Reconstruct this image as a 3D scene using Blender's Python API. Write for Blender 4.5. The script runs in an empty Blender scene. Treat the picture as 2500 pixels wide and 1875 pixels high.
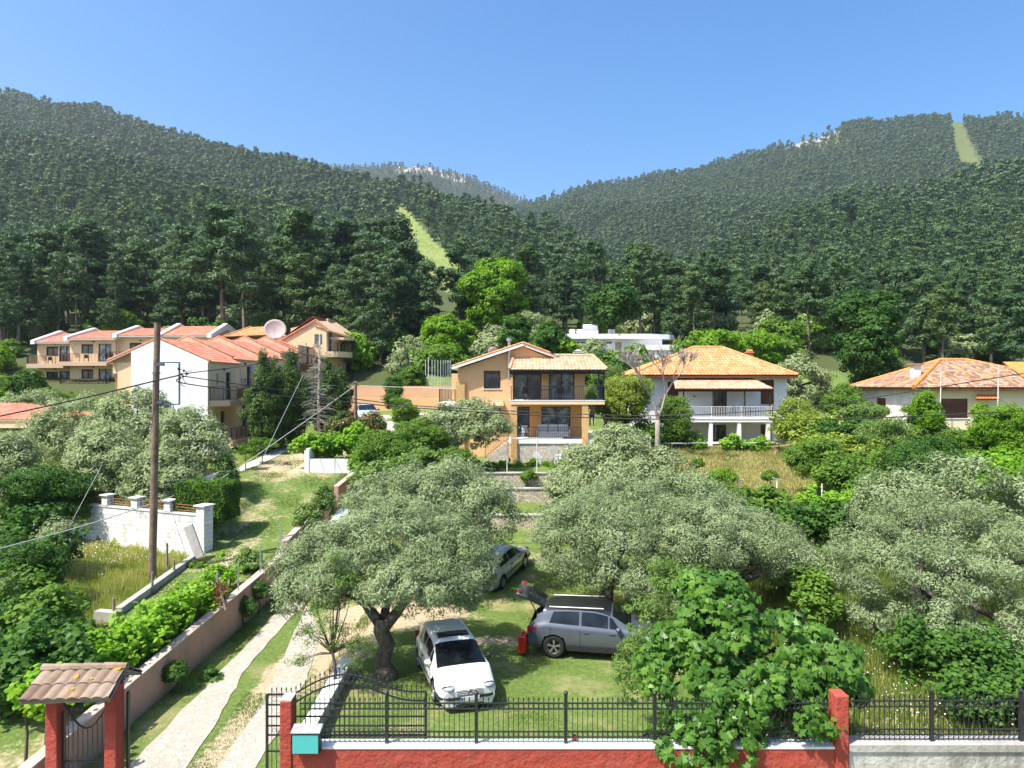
import bpy, bmesh, math, random
import numpy as np
from mathutils import Vector, Matrix, Euler
rad = math.radians
sc = bpy.context.scene
COL = sc.collection
# ------------------------------------------------------------------ camera, sky, sun, exposure
CZ, FL, CX, HY = 9.1, 1700.0, 1250.0, 937.5
cam = bpy.data.cameras.new('camera'); camo = bpy.data.objects.new('camera', cam); COL.objects.link(camo)
camo.location = (0, 0, CZ); camo.rotation_euler = (rad(90), 0, 0)
cam.sensor_width = 36; cam.lens = 36*FL/2500; cam.clip_start = .1; cam.clip_end = 9000
sc.camera = camo
SUN = Vector((-.44, -.31, .845)).normalized()          # towards the sun
EL = math.asin(SUN.z); AZ = math.atan2(SUN.x, SUN.y)
w = bpy.data.worlds.new('World'); sc.world = w; w.use_nodes = True
nt = w.node_tree; nt.nodes.clear()
sky = nt.nodes.new('ShaderNodeTexSky'); sky.sky_type = 'NISHITA'; sky.sun_disc = False
sky.sun_elevation = EL; sky.sun_rotation = AZ; sky.altitude = 50
sky.air_density = 1.0; sky.dust_density = 2.4; sky.ozone_density = 1.2
bg = nt.nodes.new('ShaderNodeBackground'); bg.inputs[1].default_value = .145
wo = nt.nodes.new('ShaderNodeOutputWorld')
hs = nt.nodes.new('ShaderNodeHueSaturation'); hs.inputs['Saturation'].default_value = 1.45
nt.links.new(sky.outputs[0], hs.inputs['Color']); nt.links.new(hs.outputs[0], bg.inputs[0]); nt.links.new(bg.outputs[0], wo.inputs[0])
sl = bpy.data.lights.new('sun', 'SUN'); sl.energy = 5.0; sl.angle = rad(.53); sl.color = (1, .955, .88)
so = bpy.data.objects.new('sun', sl); COL.objects.link(so)
so.rotation_euler = (-SUN).to_track_quat('-Z', 'Y').to_euler(); so.location = (-20, -10, 60)
sc.view_settings.view_transform = 'Standard'; sc.view_settings.look = 'None'
sc.view_settings.exposure = .85; sc.view_settings.gamma = 1
sc.cycles.max_bounces = 6; sc.cycles.diffuse_bounces = 2; sc.cycles.glossy_bounces = 2
sc.cycles.transmission_bounces = 3; sc.cycles.transparent_max_bounces = 6; sc.cycles.volume_bounces = 0
sc.cycles.caustics_reflective = False; sc.cycles.caustics_refractive = False
# ------------------------------------------------------------------ helpers: objects
def P(px, py, d): return Vector(((px-CX)/FL*d, d, CZ-(py-HY)/FL*d))
def PX(px, d): return (px-CX)/FL*d
def PZ(py, d): return CZ-(py-HY)/FL*d
def tag(o, label=None, cat=None, group=None, kind=None):
    if label: o['label'] = label
    if cat: o['category'] = cat
    if group: o['group'] = group
    if kind: o['kind'] = kind
    return o
def thing(name, label, cat, loc=(0, 0, 0), rotz=0, group=None):
    o = bpy.data.objects.new(name, None); COL.objects.link(o); o.location = loc; o.rotation_euler = (0, 0, rotz)
    o.empty_display_size = .2
    return tag(o, label, cat, group, 'thing')
def link(name, me, parent=None):
    o = bpy.data.objects.new(name, me); COL.objects.link(o)
    if parent: o.parent = parent
    return o
def copy_tree(o, parent=None, name=None):
    c = o.copy(); COL.objects.link(c); c.parent = parent
    for ch in list(o.children): copy_tree(ch, c)
    return c
def npmesh(name, V, F, mats=(), smooth=False, attrs=None, fattrs=None):
    V = np.asarray(V, np.float32).reshape(-1, 3); F = np.asarray(F, np.int32)
    me = bpy.data.meshes.new(name); k = F.shape[1]; n = len(F)
    me.vertices.add(len(V)); me.vertices.foreach_set('co', V.ravel())
    me.loops.add(n*k); me.loops.foreach_set('vertex_index', F.ravel())
    me.polygons.add(n); me.polygons.foreach_set('loop_start', np.arange(0, n*k, k, dtype=np.int32))
    me.polygons.foreach_set('use_smooth', np.full(n, smooth))
    for m in mats: me.materials.append(m)
    me.update(calc_edges=True)
    for an, av in (attrs or {}).items():
        a = me.attributes.new(an, 'FLOAT', 'POINT'); a.data.foreach_set('value', np.asarray(av, np.float32).ravel())
    for an, av in (fattrs or {}).items():
        a = me.attributes.new(an, 'FLOAT', 'FACE'); a.data.foreach_set('value', np.asarray(av, np.float32).ravel())
    return me
class MB:
    def __init__(s): s.v = []; s.f = []; s.m = []
    def add(s, vs, fs, mi=0):
        b = len(s.v); s.v += [tuple(v) for v in vs]; s.f += [tuple(b+i for i in f) for f in fs]; s.m += [mi]*len(fs); return s
    def box(s, x0, x1, y0, y1, z0, z1, mi=0):
        vs = [(x, y, z) for z in (z0, z1) for x, y in ((x0, y0), (x1, y0), (x1, y1), (x0, y1))]
        return s.add(vs, [(0, 3, 2, 1), (4, 5, 6, 7), (0, 1, 5, 4), (1, 2, 6, 5), (2, 3, 7, 6), (3, 0, 4, 7)], mi)
    def hexa(s, p, mi=0):
        return s.add(p, [(0, 3, 2, 1), (4, 5, 6, 7), (0, 1, 5, 4), (1, 2, 6, 5), (2, 3, 7, 6), (3, 0, 4, 7)], mi)
    def bar(s, a, b, w, h=None, mi=0):
        a = Vector(a); b = Vector(b); h = h or w; d = (b-a).normalized()
        up = Vector((0, 0, 1)) if abs(d.z) < .95 else Vector((0, 1, 0))
        x = d.cross(up).normalized()*w/2; y = x.cross(d).normalized()*h/2
        return s.hexa([a-x-y, a+x-y, a+x+y, a-x+y, b-x-y, b+x-y, b+x+y, b-x+y], mi)
    def tube(s, pts, rr, n=6, mi=0, cap=True):
        pts = [Vector(p) for p in pts]
        if not hasattr(rr, '__len__'): rr = [rr]*len(pts)
        b = len(s.v); px = None
        for i, p in enumerate(pts):
            d = (pts[min(i+1, len(pts)-1)]-pts[max(i-1, 0)]).normalized()
            if px is None: px = d.orthogonal().normalized()
            else: px = (px-d*px.dot(d)).normalized()
            py = d.cross(px)
            for k in range(n):
                a = 2*math.pi*k/n; s.v.append(tuple(p+(px*math.cos(a)+py*math.sin(a))*rr[i]))
        for i in range(len(pts)-1):
            for k in range(n):
                s.f.append((b+i*n+k, b+i*n+(k+1) % n, b+(i+1)*n+(k+1) % n, b+(i+1)*n+k)); s.m.append(mi)
        if cap:
            s.f.append(tuple(b+k for k in range(n))[::-1]); s.m.append(mi)
            e = b+(len(pts)-1)*n; s.f.append(tuple(e+k for k in range(n))); s.m.append(mi)
        return s
    def lathe(s, prof, c=(0, 0, 0), n=12, mi=0, axis='z'):
        b = len(s.v); c = Vector(c)
        for r, z in prof:
            for k in range(n):
                a = 2*math.pi*k/n; q = (r*math.cos(a), r*math.sin(a), z)
                if axis == 'y': q = (q[0], q[2], q[1])
                if axis == 'x': q = (q[2], q[0], q[1])
                s.v.append(tuple(c+Vector(q)))
        for i in range(len(prof)-1):
            for k in range(n):
                s.f.append((b+i*n+k, b+i*n+(k+1) % n, b+(i+1)*n+(k+1) % n, b+(i+1)*n+k)); s.m.append(mi)
        return s
    def ring(s, c, r, t, n=10, axis='y', mi=0):
        c = Vector(c); pts = []
        for k in range(n):
            a = 2*math.pi*k/n; q = (r*math.cos(a), 0, r*math.sin(a)) if axis == 'y' else (0, r*math.cos(a), r*math.sin(a))
            pts.append(c+Vector(q))
        b = len(s.v)
        for k, p in enumerate(pts):
            o = (p-c).normalized(); ax = Vector((0, 1, 0)) if axis == 'y' else Vector((1, 0, 0))
            for q in (o*t, ax*t, -o*t, -ax*t): s.v.append(tuple(p+q))
        for k in range(n):
            k2 = (k+1) % n
            for j in range(4): s.f.append((b+k*4+j, b+k*4+(j+1) % 4, b+k2*4+(j+1) % 4, b+k2*4+j)); s.m.append(mi)
        return s
    def poly(s, pts, mi=0): return s.add(pts, [tuple(range(len(pts)))], mi)
    def prism(s, pts, off, mi=0):
        n = len(pts); off = Vector(off); pts = [Vector(p) for p in pts]
        return s.add(pts+[p+off for p in pts], [tuple(range(n))[::-1], tuple(range(n, 2*n))]+[(i, (i+1) % n, n+(i+1) % n, n+i) for i in range(n)], mi)
    def ball(s, c, r, n=8, mi=0, sz=1):
        return s.lathe([(max(1e-4, r*math.sin(math.pi*i/(n//2+1))), -r*sz*math.cos(math.pi*i/(n//2+1))) for i in range(n//2+2)], c, n, mi)
    def build(s, name, mats, parent=None, smooth=False, bevel=0, ang=None):
        me = bpy.data.meshes.new(name); me.from_pydata(s.v, [], s.f)
        if not isinstance(mats, (list, tuple)): mats = [mats]
        for m in mats: me.materials.append(m)
        me.polygons.foreach_set('material_index', s.m)
        bm = bmesh.new(); bm.from_mesh(me); bmesh.ops.recalc_face_normals(bm, faces=bm.faces); bm.to_mesh(me); bm.free()
        if smooth:
            me.polygons.foreach_set('use_smooth', [True]*len(me.polygons))
            if ang: me.set_sharp_from_angle(angle=rad(ang))
        me.update(); o = link(name, me, parent)
        if bevel:
            b = o.modifiers.new('bevel', 'BEVEL'); b.width = bevel; b.segments = 2; b.limit_method = 'ANGLE'; b.angle_limit = rad(40)
        return o
# ------------------------------------------------------------------ materials
MAT = {}
def node(nt, t, **kw):
    n = nt.nodes.new(t)
    for k, v in kw.items(): setattr(n, k, v)
    return n
def ramp(nt, fac, stops):
    r = node(nt, 'ShaderNodeValToRGB'); e = r.color_ramp.elements
    while len(e) < len(stops): e.new(.5)
    for i, (p, c) in enumerate(stops): e[i].position = p; e[i].color = (*c, 1)
    nt.links.new(fac, r.inputs[0]); return r.outputs[0]
def noise(nt, co, scale, detail=4, rough=.6, vec=None):
    n = node(nt, 'ShaderNodeTexNoise'); n.inputs['Scale'].default_value = scale; n.inputs['Detail'].default_value = detail
    n.inputs['Roughness'].default_value = rough; nt.links.new(co, n.inputs['Vector']); return n.outputs['Fac']
def mix(nt, fac, a, b, mode='MIX'):
    m = node(nt, 'ShaderNodeMix', data_type='RGBA', blend_type=mode)
    for s, v in ((m.inputs[0], fac), (m.inputs[6], a), (m.inputs[7], b)):
        if isinstance(v, (int, float)): s.default_value = v
        elif isinstance(v, tuple): s.default_value = (*v, 1)
        else: nt.links.new(v, s)
    return m.outputs[2]
def math_(nt, op, a, b=None, c=None):
    m = node(nt, 'ShaderNodeMath', operation=op)
    for i, v in enumerate((a, b, c)):
        if v is None: continue
        if isinstance(v, (int, float)): m.inputs[i].default_value = v
        else: nt.links.new(v, m.inputs[i])
    return m.outputs[0]
def base(name):
    m = bpy.data.materials.new(name); m.use_nodes = True; nt = m.node_tree; b = nt.nodes['Principled BSDF']
    MAT[name] = m; return m, nt, b
def plain(name, c, rough=.7, c2=None, scale=3, metal=0, bump=0, bscale=40, spec=.4, coat=0, world=False, detail=5):
    m, nt, b = base(name); tc = node(nt, 'ShaderNodeTexCoord'); co = tc.outputs['Object']
    if world: g = node(nt, 'ShaderNodeNewGeometry'); co = g.outputs['Position']
    b.inputs['Roughness'].default_value = rough; b.inputs['Metallic'].default_value = metal
    b.inputs['Specular IOR Level'].default_value = spec; b.inputs['Coat Weight'].default_value = coat; b.inputs['Coat Roughness'].default_value = .05
    c2 = c2 or tuple(x*.82 for x in c)
    f = noise(nt, co, scale, detail)
    col = ramp(nt, f, [(.32, c2), (.66, c)]); nt.links.new(col, b.inputs['Base Color'])
    if bump:
        bp = node(nt, 'ShaderNodeBump'); bp.inputs['Strength'].default_value = bump; bp.inputs['Distance'].default_value = .03
        nt.links.new(noise(nt, co, bscale, 4), bp.inputs['Height']); nt.links.new(bp.outputs[0], b.inputs['Normal'])
    return m
def foliage(name, cols, trans=.35, rough=.45, spec=.35, tcol=None):
    """cols: three leaf colours along each leaf's own random number"""
    m, nt, b = base(name); at = node(nt, 'ShaderNodeAttribute', attribute_name='rnd')
    col = ramp(nt, at.outputs['Fac'], [(0, cols[0]), (.5, cols[1]), (1, cols[2])])
    b.inputs['Roughness'].default_value = rough; b.inputs['Specular IOR Level'].default_value = spec
    nt.links.new(col, b.inputs['Base Color'])
    tr = node(nt, 'ShaderNodeBsdfTranslucent'); hv = node(nt, 'ShaderNodeHueSaturation'); hv.inputs['Value'].default_value = 1.25; hv.inputs['Saturation'].default_value = 1.1
    nt.links.new(col, hv.inputs['Color']); nt.links.new(hv.outputs[0], tr.inputs[0])
    mx = node(nt, 'ShaderNodeMixShader'); mx.inputs[0].default_value = trans
    nt.links.new(b.outputs[0], mx.inputs[1]); nt.links.new(tr.outputs[0], mx.inputs[2])
    nt.links.new(mx.outputs[0], nt.nodes['Material Output'].inputs[0]); return m
foliage('pine_leaf', [(.038, .082, .03), (.072, .135, .048), (.125, .20, .078)], .22, .5, .2)
foliage('olive_leaf', [(.17, .22, .09), (.26, .32, .145), (.38, .44, .24)], .25, .6, .12)
foliage('olive_leaf_near', [(.125, .175, .072), (.22, .285, .13), (.36, .425, .235)], .25, .6, .14)
foliage('broad_leaf', [(.06, .13, .015), (.12, .22, .028), (.2, .33, .05)], .4, .5, .15)
foliage('bright_leaf', [(.08, .19, .012), (.15, .30, .02), (.26, .42, .04)], .45, .5, .15)
foliage('lime_leaf', [(.13, .2, .02), (.24, .33, .04), (.36, .42, .07)], .4, .45, .3)
foliage('dark_leaf', [(.03, .085, .012), (.06, .145, .02), (.11, .22, .035)], .35, .5, .18)
foliage('linden_leaf', [(.02, .06, .01), (.04, .105, .016), (.08, .17, .03)], .3, .5, .15)
foliage('fig_leaf', [(.035, .10, .012), (.08, .19, .025), (.18, .33, .05)], .4, .38, .3)
foliage('vine_leaf', [(.1, .24, .014), (.19, .38, .026), (.33, .5, .06)], .45, .5, .18)
foliage('cypress_leaf', [(.02, .055, .01), (.045, .105, .016), (.15, .22, .025)], .25, .5, .25)
foliage('photinia_leaf', [(.04, .11, .02), (.09, .16, .03), (.32, .09, .03)], .35, .35, .4)
foliage('hedge_leaf', [(.03, .09, .01), (.08, .17, .015), (.16, .26, .02)], .25, .5, .25)
foliage('feather_leaf', [(.08, .16, .03), (.15, .25, .05), (.24, .33, .09)], .4, .45, .3)
foliage('grass_blade', [(.16, .24, .04), (.36, .4, .1), (.62, .54, .25)], .5, .7, .05)
foliage('shaded_meadow_blade', [(.1, .17, .03), (.2, .27, .06), (.4, .4, .14)], .45, .7, .05)  # greener right-hand grass, its colour darkened for the shade under the olives
foliage('dry_blade', [(.3, .28, .1), (.55, .46, .22), (.75, .62, .36)], .45, .7, .05)
foliage('lawn_blade', [(.085, .16, .03), (.155, .25, .045), (.28, .35, .10)], .5, .7, .05)
foliage('dry_leaf', [(.12, .05, .02), (.22, .11, .05), (.35, .2, .1)], .2, .7, .1)
foliage('petal', [(.75, .75, .7), (.8, .8, .78), (.85, .84, .8)], .2, .6, .2)
def per_tree(name):     # one pine is a little yellower or darker than the next
    nt = MAT[name].node_tree; oi = node(nt, 'ShaderNodeObjectInfo'); r = [n for n in nt.nodes if n.type == 'VALTORGB'][0]
    t = ramp(nt, oi.outputs['Random'], [(0, (.72, .80, .85)), (.5, (1, 1, 1)), (.96, (1.18, 1.12, .95)), (1, (1.35, 1.08, .8))]); c = mix(nt, 1, r.outputs[0], t, 'MULTIPLY')
    for l in list(r.outputs[0].links):
        if l.to_node.type in ('BSDF_PRINCIPLED', 'HUE_SAT'): nt.links.new(c, l.to_socket)
per_tree('pine_leaf')
plain('bark', (.14, .115, .09), .9, (.05, .04, .032), 6, bump=.9, bscale=14)
plain('pine_bark', (.24, .18, .14), .9, (.09, .07, .055), 3, bump=.6, bscale=9)
plain('grey_bark', (.42, .38, .33), .9, (.2, .18, .15), 4, bump=.5, bscale=12)
# ------------------------------------------------------------------ terrain
def itp(y, pts): p = np.array(pts, float); return np.interp(y, p[:, 0], p[:, 1])
def sm(a, b, x): t = np.clip((x-a)/(b-a), 0, 1); return t*t*(3-2*t)
def zgarden(y): return itp(y, [(8, 0), (28, 0), (32.2, .42), (37.9, 1.32), (38.1, 1.92), (40.9, 2.2), (41.1, 2.9), (42.4, 2.9), (42.6, 3.62), (48, 3.93), (58, 4.3), (64, 6.6), (85, 12.2), (95, 14), (110, 17)])
def zdrive(y): return itp(y, [(8, 0), (29, 0), (36, .75), (45, 3.1), (50, 4.3), (58, 6.2), (64, 7.0), (85, 12), (95, 14), (110, 17)])
def ztrack(y): return itp(y, [(8, -.1), (14, .1), (20, .8), (27, 1.05), (31, 1.45), (38, 2.6), (44, 3.5), (50, 4.5), (58, 6.0), (85, 10.2), (95, 13), (110, 16)])
def zhotel(y): return itp(y, [(31, 2.75), (38, 3.0), (46, 3.5), (55, 4.6), (70, 6.2), (80, 8.0), (92, 12.5), (110, 17)])
def zfield(y): return itp(y, [(8, -.6), (14, -.5), (20, .1), (30, .95), (36, 1.3), (60, 4)])
def zright(y): return itp(y, [(8, .4), (15, .7), (28, .8), (36, 1.2), (45, 2.1), (53, 4.1), (60, 4.4), (72, 7.5), (85, 12), (95, 14), (110, 17)])
def zfar_r(y): return itp(y, [(8, .4), (15, .7), (30, 1.2), (44, 3.2), (49, 5.2), (62, 5.6), (75, 10), (88, 13.5), (95, 15), (110, 18)])
WALLY = lambda x: 34.2-(x+20.4)*.41          # the block wall's line
def H(x, y):
    x = np.asarray(x, float); y = np.asarray(y, float)
    g = zgarden(y); dv = zdrive(y); tk = ztrack(y); ho = zhotel(y); fi = zfield(y); r = zright(y); fr = zfar_r(y)
    z = np.where(x < -5.4, dv, dv+(g-dv)*sm(-5.4, -4.2, x))
    z = np.where(y < 29, g, z)
    z = z+(r-z)*sm(6.5, 12, x); z = z+(fr-z)*sm(22, 27, x)
    left = tk
    wy = WALLY(x)
    lf = fi+(ho-fi)*sm(.15, .5, y-wy)*(x > -24)+(ho-fi)*sm(0, 5, y-wy+1)*(x <= -24)
    k = sm(-14.3, -13.9, x)
    left = lf+(tk-lf)*k
    z = np.where(x < -10.42, left, z)
    up = sm(50, 60, y)                             # uphill both sides meet
    z2 = dv+(tk-dv)*0
    return z
def mats_ground():
    m, nt, b = base('ground'); g = node(nt, 'ShaderNodeNewGeometry'); co = g.outputs['Position']
    a = node(nt, 'ShaderNodeAttribute', attribute_name='zone'); sp = node(nt, 'ShaderNodeSeparateColor'); nt.links.new(a.outputs['Color'], sp.inputs[0])
    n1 = noise(nt, co, .55, 6, .65); n2 = noise(nt, co, 6, 5, .7); n3 = noise(nt, co, 45, 3, .6)
    lawn = ramp(nt, n2, [(.25, (.085, .145, .03)), (.55, (.155, .225, .055)), (.8, (.28, .31, .115))])
    pale = mix(nt, math_(nt, 'MULTIPLY', ramp(nt, n1, [(.5, (0, 0, 0)), (.68, (1, 1, 1))]), .8), lawn, (.40, .34, .17))
    dry = ramp(nt, n2, [(.25, (.16, .17, .05)), (.5, (.38, .33, .14)), (.8, (.55, .46, .24))])
    dirt = ramp(nt, n2, [(.25, (.36, .28, .16)), (.55, (.56, .45, .30)), (.8, (.68, .60, .46))])
    forest = ramp(nt, n2, [(.3, (.05, .075, .025)), (.7, (.11, .125, .05))])
    def edge(s, k=.55):   # break up a mask's rim with noise
        v = math_(nt, 'ADD', s, math_(nt, 'MULTIPLY', math_(nt, 'SUBTRACT', n2, .5), k)); v = math_(nt, 'ADD', v, math_(nt, 'MULTIPLY', math_(nt, 'SUBTRACT', n1, .5), k))
        return ramp(nt, v, [(.35, (0, 0, 0)), (.62, (1, 1, 1))])
    c = mix(nt, edge(sp.outputs[1]), pale, dry); c = mix(nt, edge(sp.outputs[0], .9), c, dirt); c = mix(nt, edge(sp.outputs[2]), c, forest)
    c = mix(nt, .5, c, ramp(nt, n3, [(.3, (.55, .55, .55)), (.7, (1.25, 1.25, 1.25))]), 'MULTIPLY')
    nt.links.new(c, b.inputs['Base Color']); b.inputs['Roughness'].default_value = .95; b.inputs['Specular IOR Level'].default_value = .1
    bp = node(nt, 'ShaderNodeBump'); bp.inputs['Strength'].default_value = .7; bp.inputs['Distance'].default_value = .06
    nt.links.new(math_(nt, 'ADD', n3, math_(nt, 'MULTIPLY', n2, 2)), bp.inputs['Height']); nt.links.new(bp.outputs[0], b.inputs['Normal'])
    return m
GM = mats_ground()
def grid_mesh(name, X, Y, Z, R, G, B, mat):
    ny, nx = X.shape; V = np.stack([X, Y, Z], -1).reshape(-1, 3); i = np.arange(ny*nx).reshape(ny, nx)
    F = np.stack([i[:-1, :-1], i[:-1, 1:], i[1:, 1:], i[1:, :-1]], -1).reshape(-1, 4)
    me = npmesh(name, V, F, [mat], True)
    a = me.attributes.new('zone', 'FLOAT_COLOR', 'POINT')
    a.data.foreach_set('color', np.stack([R, G, B, np.ones_like(R)], -1).astype(np.float32).ravel()); return me
def blob(x, y, cx, cy, rx, ry): return np.clip(1.3-np.sqrt(((x-cx)/rx)**2+((y-cy)/ry)**2), 0, 1)
def near_ground():
    xs = np.unique(np.concatenate([np.arange(-70, 76, .5), [-10.43, -10.41, -14.3, -13.9]])); ys = np.unique(np.concatenate([np.arange(9, 104, .5), [37.9, 38.1, 40.9, 41.1, 42.4, 42.6], ]))
    xs = xs[(np.abs(xs+10.5) > .08) | (np.abs(xs+10.42) < .012)]
    X, Y = np.meshgrid(xs, ys); Z = H(X, Y)
    rng = np.random.default_rng(3); Z = Z+.04*np.sin(X*1.3+Y*.7)*np.sin(Y*.9-X*.4)*((Y > 12))
    tr = ((X < -10.42) & (X > -14.1))*1.0
    R = np.maximum.reduce([tr*.33*(Y < 62), blob(X, Y, -12.2, 31, .7, 6)*.6*tr, blob(X, Y, -14.5, 47, 2.8, 5.5)*1.0, blob(X, Y, -7.2, 20, .7, 14)*.75, blob(X, Y, -4.5, 27.5, 3.6, 2.2)*.95, blob(X, Y, -5.8, 24, 1.3, 4)*.9, blob(X, Y, -.4, 24.6, 2.2, .8)*.6, blob(X, Y, 1.5, 34, 2.2, 1.5)*.5, blob(X, Y, -11, 52, 4, 5)*.9,
                             blob(X, Y, -18, 25.5, 2.0, 1.0)*.9, blob(X, Y, -13.5, 13.5, 3.5, 3.5)*1.0, blob(X, Y, 30, 34, 12, 5)*.3])
    G = np.maximum.reduce([((X < -14.2) & (Y < WALLY(X)))*.62, blob(X, Y, 16, 47, 8, 7)*.55, blob(X, Y, 11.2, 19, 3, 3)*.9, sm(7, 10, X)*sm(30, 40, Y)*.55*(1-sm(56, 62, Y)), (X > 7)*(Y < 30)*.45])
    B = np.maximum.reduce([sm(72, 82, Y), sm(25, 45, X)*.8*(Y > 20), (X < -30)*(Y < 40)*.6])
    me = grid_mesh('ground', X, Y, Z, R, G, B, GM); tag(link('ground', me), kind='structure')
near_ground()
# hills: ridges read as a distance and a height for each bearing
def ridge(px, tab, col): t = np.array(tab, float); return np.interp(px, t[:, 0], t[:, col])
LAY = [  # (px, ridge distance, ridge y in the photo), foot distance, foot z, power
 ([(-2500, 1000, 260), (-900, 1000, 170), (0, 900, 240), (226, 880, 283), (452, 850, 358), (678, 780, 398), (790, 730, 425), (950, 620, 476), (1017, 580, 478), (1130, 520, 505), (1260, 450, 550), (1350, 380, 595), (1470, 300, 655), (1600, 220, 760), (1700, 150, 850)], 95, 14, 1.3),
 ([(300, 2300, 520), (600, 2300, 440), (790, 2250, 408), (900, 2200, 410), (970, 2200, 408), (1040, 2200, 404), (1108, 2200, 423), (1187, 2150, 457), (1243, 2100, 480), (1290, 2050, 500), (1400, 2000, 560), (1700, 2000, 640)], 1300, 90, 1.0),
 ([(1000, 1500, 640), (1130, 1450, 560), (1270, 1400, 512), (1300, 1350, 502), (1400, 1320, 475), (1600, 1300, 442), (1800, 1250, 396), (1900, 1220, 372), (2000, 1200, 342), (2120, 1180, 312), (2200, 1160, 303), (2300, 1150, 298), (2330, 1150, 292), (2500, 1120, 300), (3400, 1100, 280)], 330, 30, 1.15),
 ([(1350, 250, 800), (1500, 290, 690), (1600, 310, 672), (1763, 350, 660), (1920, 400, 600), (2090, 460, 515), (2260, 500, 482), (2500, 560, 435), (3400, 700, 300)], 95, 14, 1.25)]
def hill(x, y):
    x = np.asarray(x, float); y = np.asarray(y, float); px = x/y*FL+CX
    z = itp(y, [(90, 13.2), (110, 17), (160, 24), (300, 38), (700, 70), (1300, 90), (3500, 90)])
    for tab, d0, z0, pw in LAY:
        dr = ridge(px, tab, 1); zr = CZ+(HY-ridge(px, tab, 2))/FL*dr
        t = np.clip((y-d0)/(dr-d0), 0, 1)
        up = z0+(zr-z0)*t**pw*(1-.12*(1-t)*np.sin(t*9+px*.004))
        down = zr-(y-dr)*.55
        z = np.maximum(z, np.where(y < dr, np.where(y > d0, up, -50), down))
    z = z+np.minimum(1, (y-95)/200).clip(0)*(3*np.sin(x*.021+y*.013)+2*np.sin(x*.05-y*.034)+1.2*np.sin(x*.11+1.7)*np.sin(y*.09))*(y > 95)
    return z
CLEAR1 = [(962, 510), (984, 512), (1014, 548), (1056, 600), (1122, 650), (1125, 720), (1080, 700), (1046, 655), (1010, 612), (986, 568)]
CLEAR2 = [(2318, 286), (2350, 290), (2372, 350), (2404, 410), (2348, 418), (2326, 350)]
def inpoly(px, py, poly):
    r = np.zeros(px.shape, bool); n = len(poly)
    for i in range(n):
        x0, y0 = poly[i]; x1, y1 = poly[(i+1) % n]
        c = ((y0 > py) != (y1 > py)) & (px < (x1-x0)*(py-y0)/(y1-y0+1e-9)+x0); r ^= c
    return r
def hills():
    u = np.linspace(-1.5, 1.5, 560); ys = np.concatenate([np.linspace(101, 300, 80), np.geomspace(304, 3400, 190)])
    U, Y = np.meshgrid(u, ys); X = U*Y; Z = hill(X, Y)-.5*(Y < 104)
    px = U*FL+CX; py = HY-(Z-CZ)/Y*FL
    c1 = (inpoly(px, py, CLEAR1) | inpoly(px-4, py, CLEAR1) | inpoly(px+4, py, CLEAR1) | inpoly(px, py+14, CLEAR1) | inpoly(px, py-10, CLEAR1)) & (Y < 700); c2 = inpoly(px, py, CLEAR2) & (Y > 700)
    R = np.where(c2, .0, 0.); G = np.where(c1, .35, np.where(c2, .46, 0.)); B = np.where(c1, 0., np.where(c2, .55, 1.))
    tag(link('hills', grid_mesh('hills', X, Y, Z, R, G, B, GM)), kind='structure')
hills()
def HH(x, y):
    return float(hill(x, y)) if y > 101 else float(H(x, y))
# ------------------------------------------------------------------ foliage
def unit(v): return v/np.maximum(1e-6, np.linalg.norm(v, axis=-1, keepdims=True))
def rdir(rng, n): return unit(rng.normal(size=(n, 3)))
OUT_LOBED = [(0, -.5), (.22, -.38), (.48, -.28), (.36, -.06), (.52, .2), (.26, .16), (0, .55), (-.26, .16), (-.52, .2), (-.36, -.06), (-.48, -.28), (-.22, -.38)]
OUT_VINE = [(0, -.4), (.3, -.48), (.5, -.1), (.34, .12), (.3, .34), (0, .5), (-.3, .34), (-.34, .12), (-.5, -.1), (-.3, -.48)]
OUT_OVAL = [(0, -.5), (.26, -.2), (.24, .2), (0, .5), (-.24, .2), (-.26, -.2)]
def leaves(name, pts, nrm, rnd, size, asp, rng, mat, outline=None, sj=.35):
    n = len(pts); nrm = unit(nrm); t = unit(np.cross(nrm, rdir(rng, n))); b = np.cross(nrm, t)
    s = size*(1+sj*rng.uniform(-1, 1, n))[:, None]
    if outline is None:
        V = np.stack([pts-t*s/2, pts+b*s*asp/2, pts+t*s/2, pts-b*s*asp/2], 1); k = 4
        F = np.arange(n*4).reshape(n, 4); R = np.repeat(rnd, 4)
    else:
        o = np.array(outline); k = len(o)+1
        ring = pts[:, None]+t[:, None]*(o[None, :, 1:2]*s[:, None])+b[:, None]*(o[None, :, 0:1]*s[:, None]*asp)-nrm[:, None]*(np.abs(o[None, :, 0:1])*s[:, None]*.45)
        V = np.concatenate([pts[:, None], ring], 1); m = len(o); base_ = (np.arange(n)*k)[:, None]
        a = np.arange(m); F = np.stack([np.broadcast_to(base_, (n, m)), base_+1+a, base_+1+(a+1) % m], -1).reshape(-1, 3); R = np.repeat(rnd, k)
    return npmesh(name, V.reshape(-1, 3), F, [mat], False, {'rnd': R})
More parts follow.
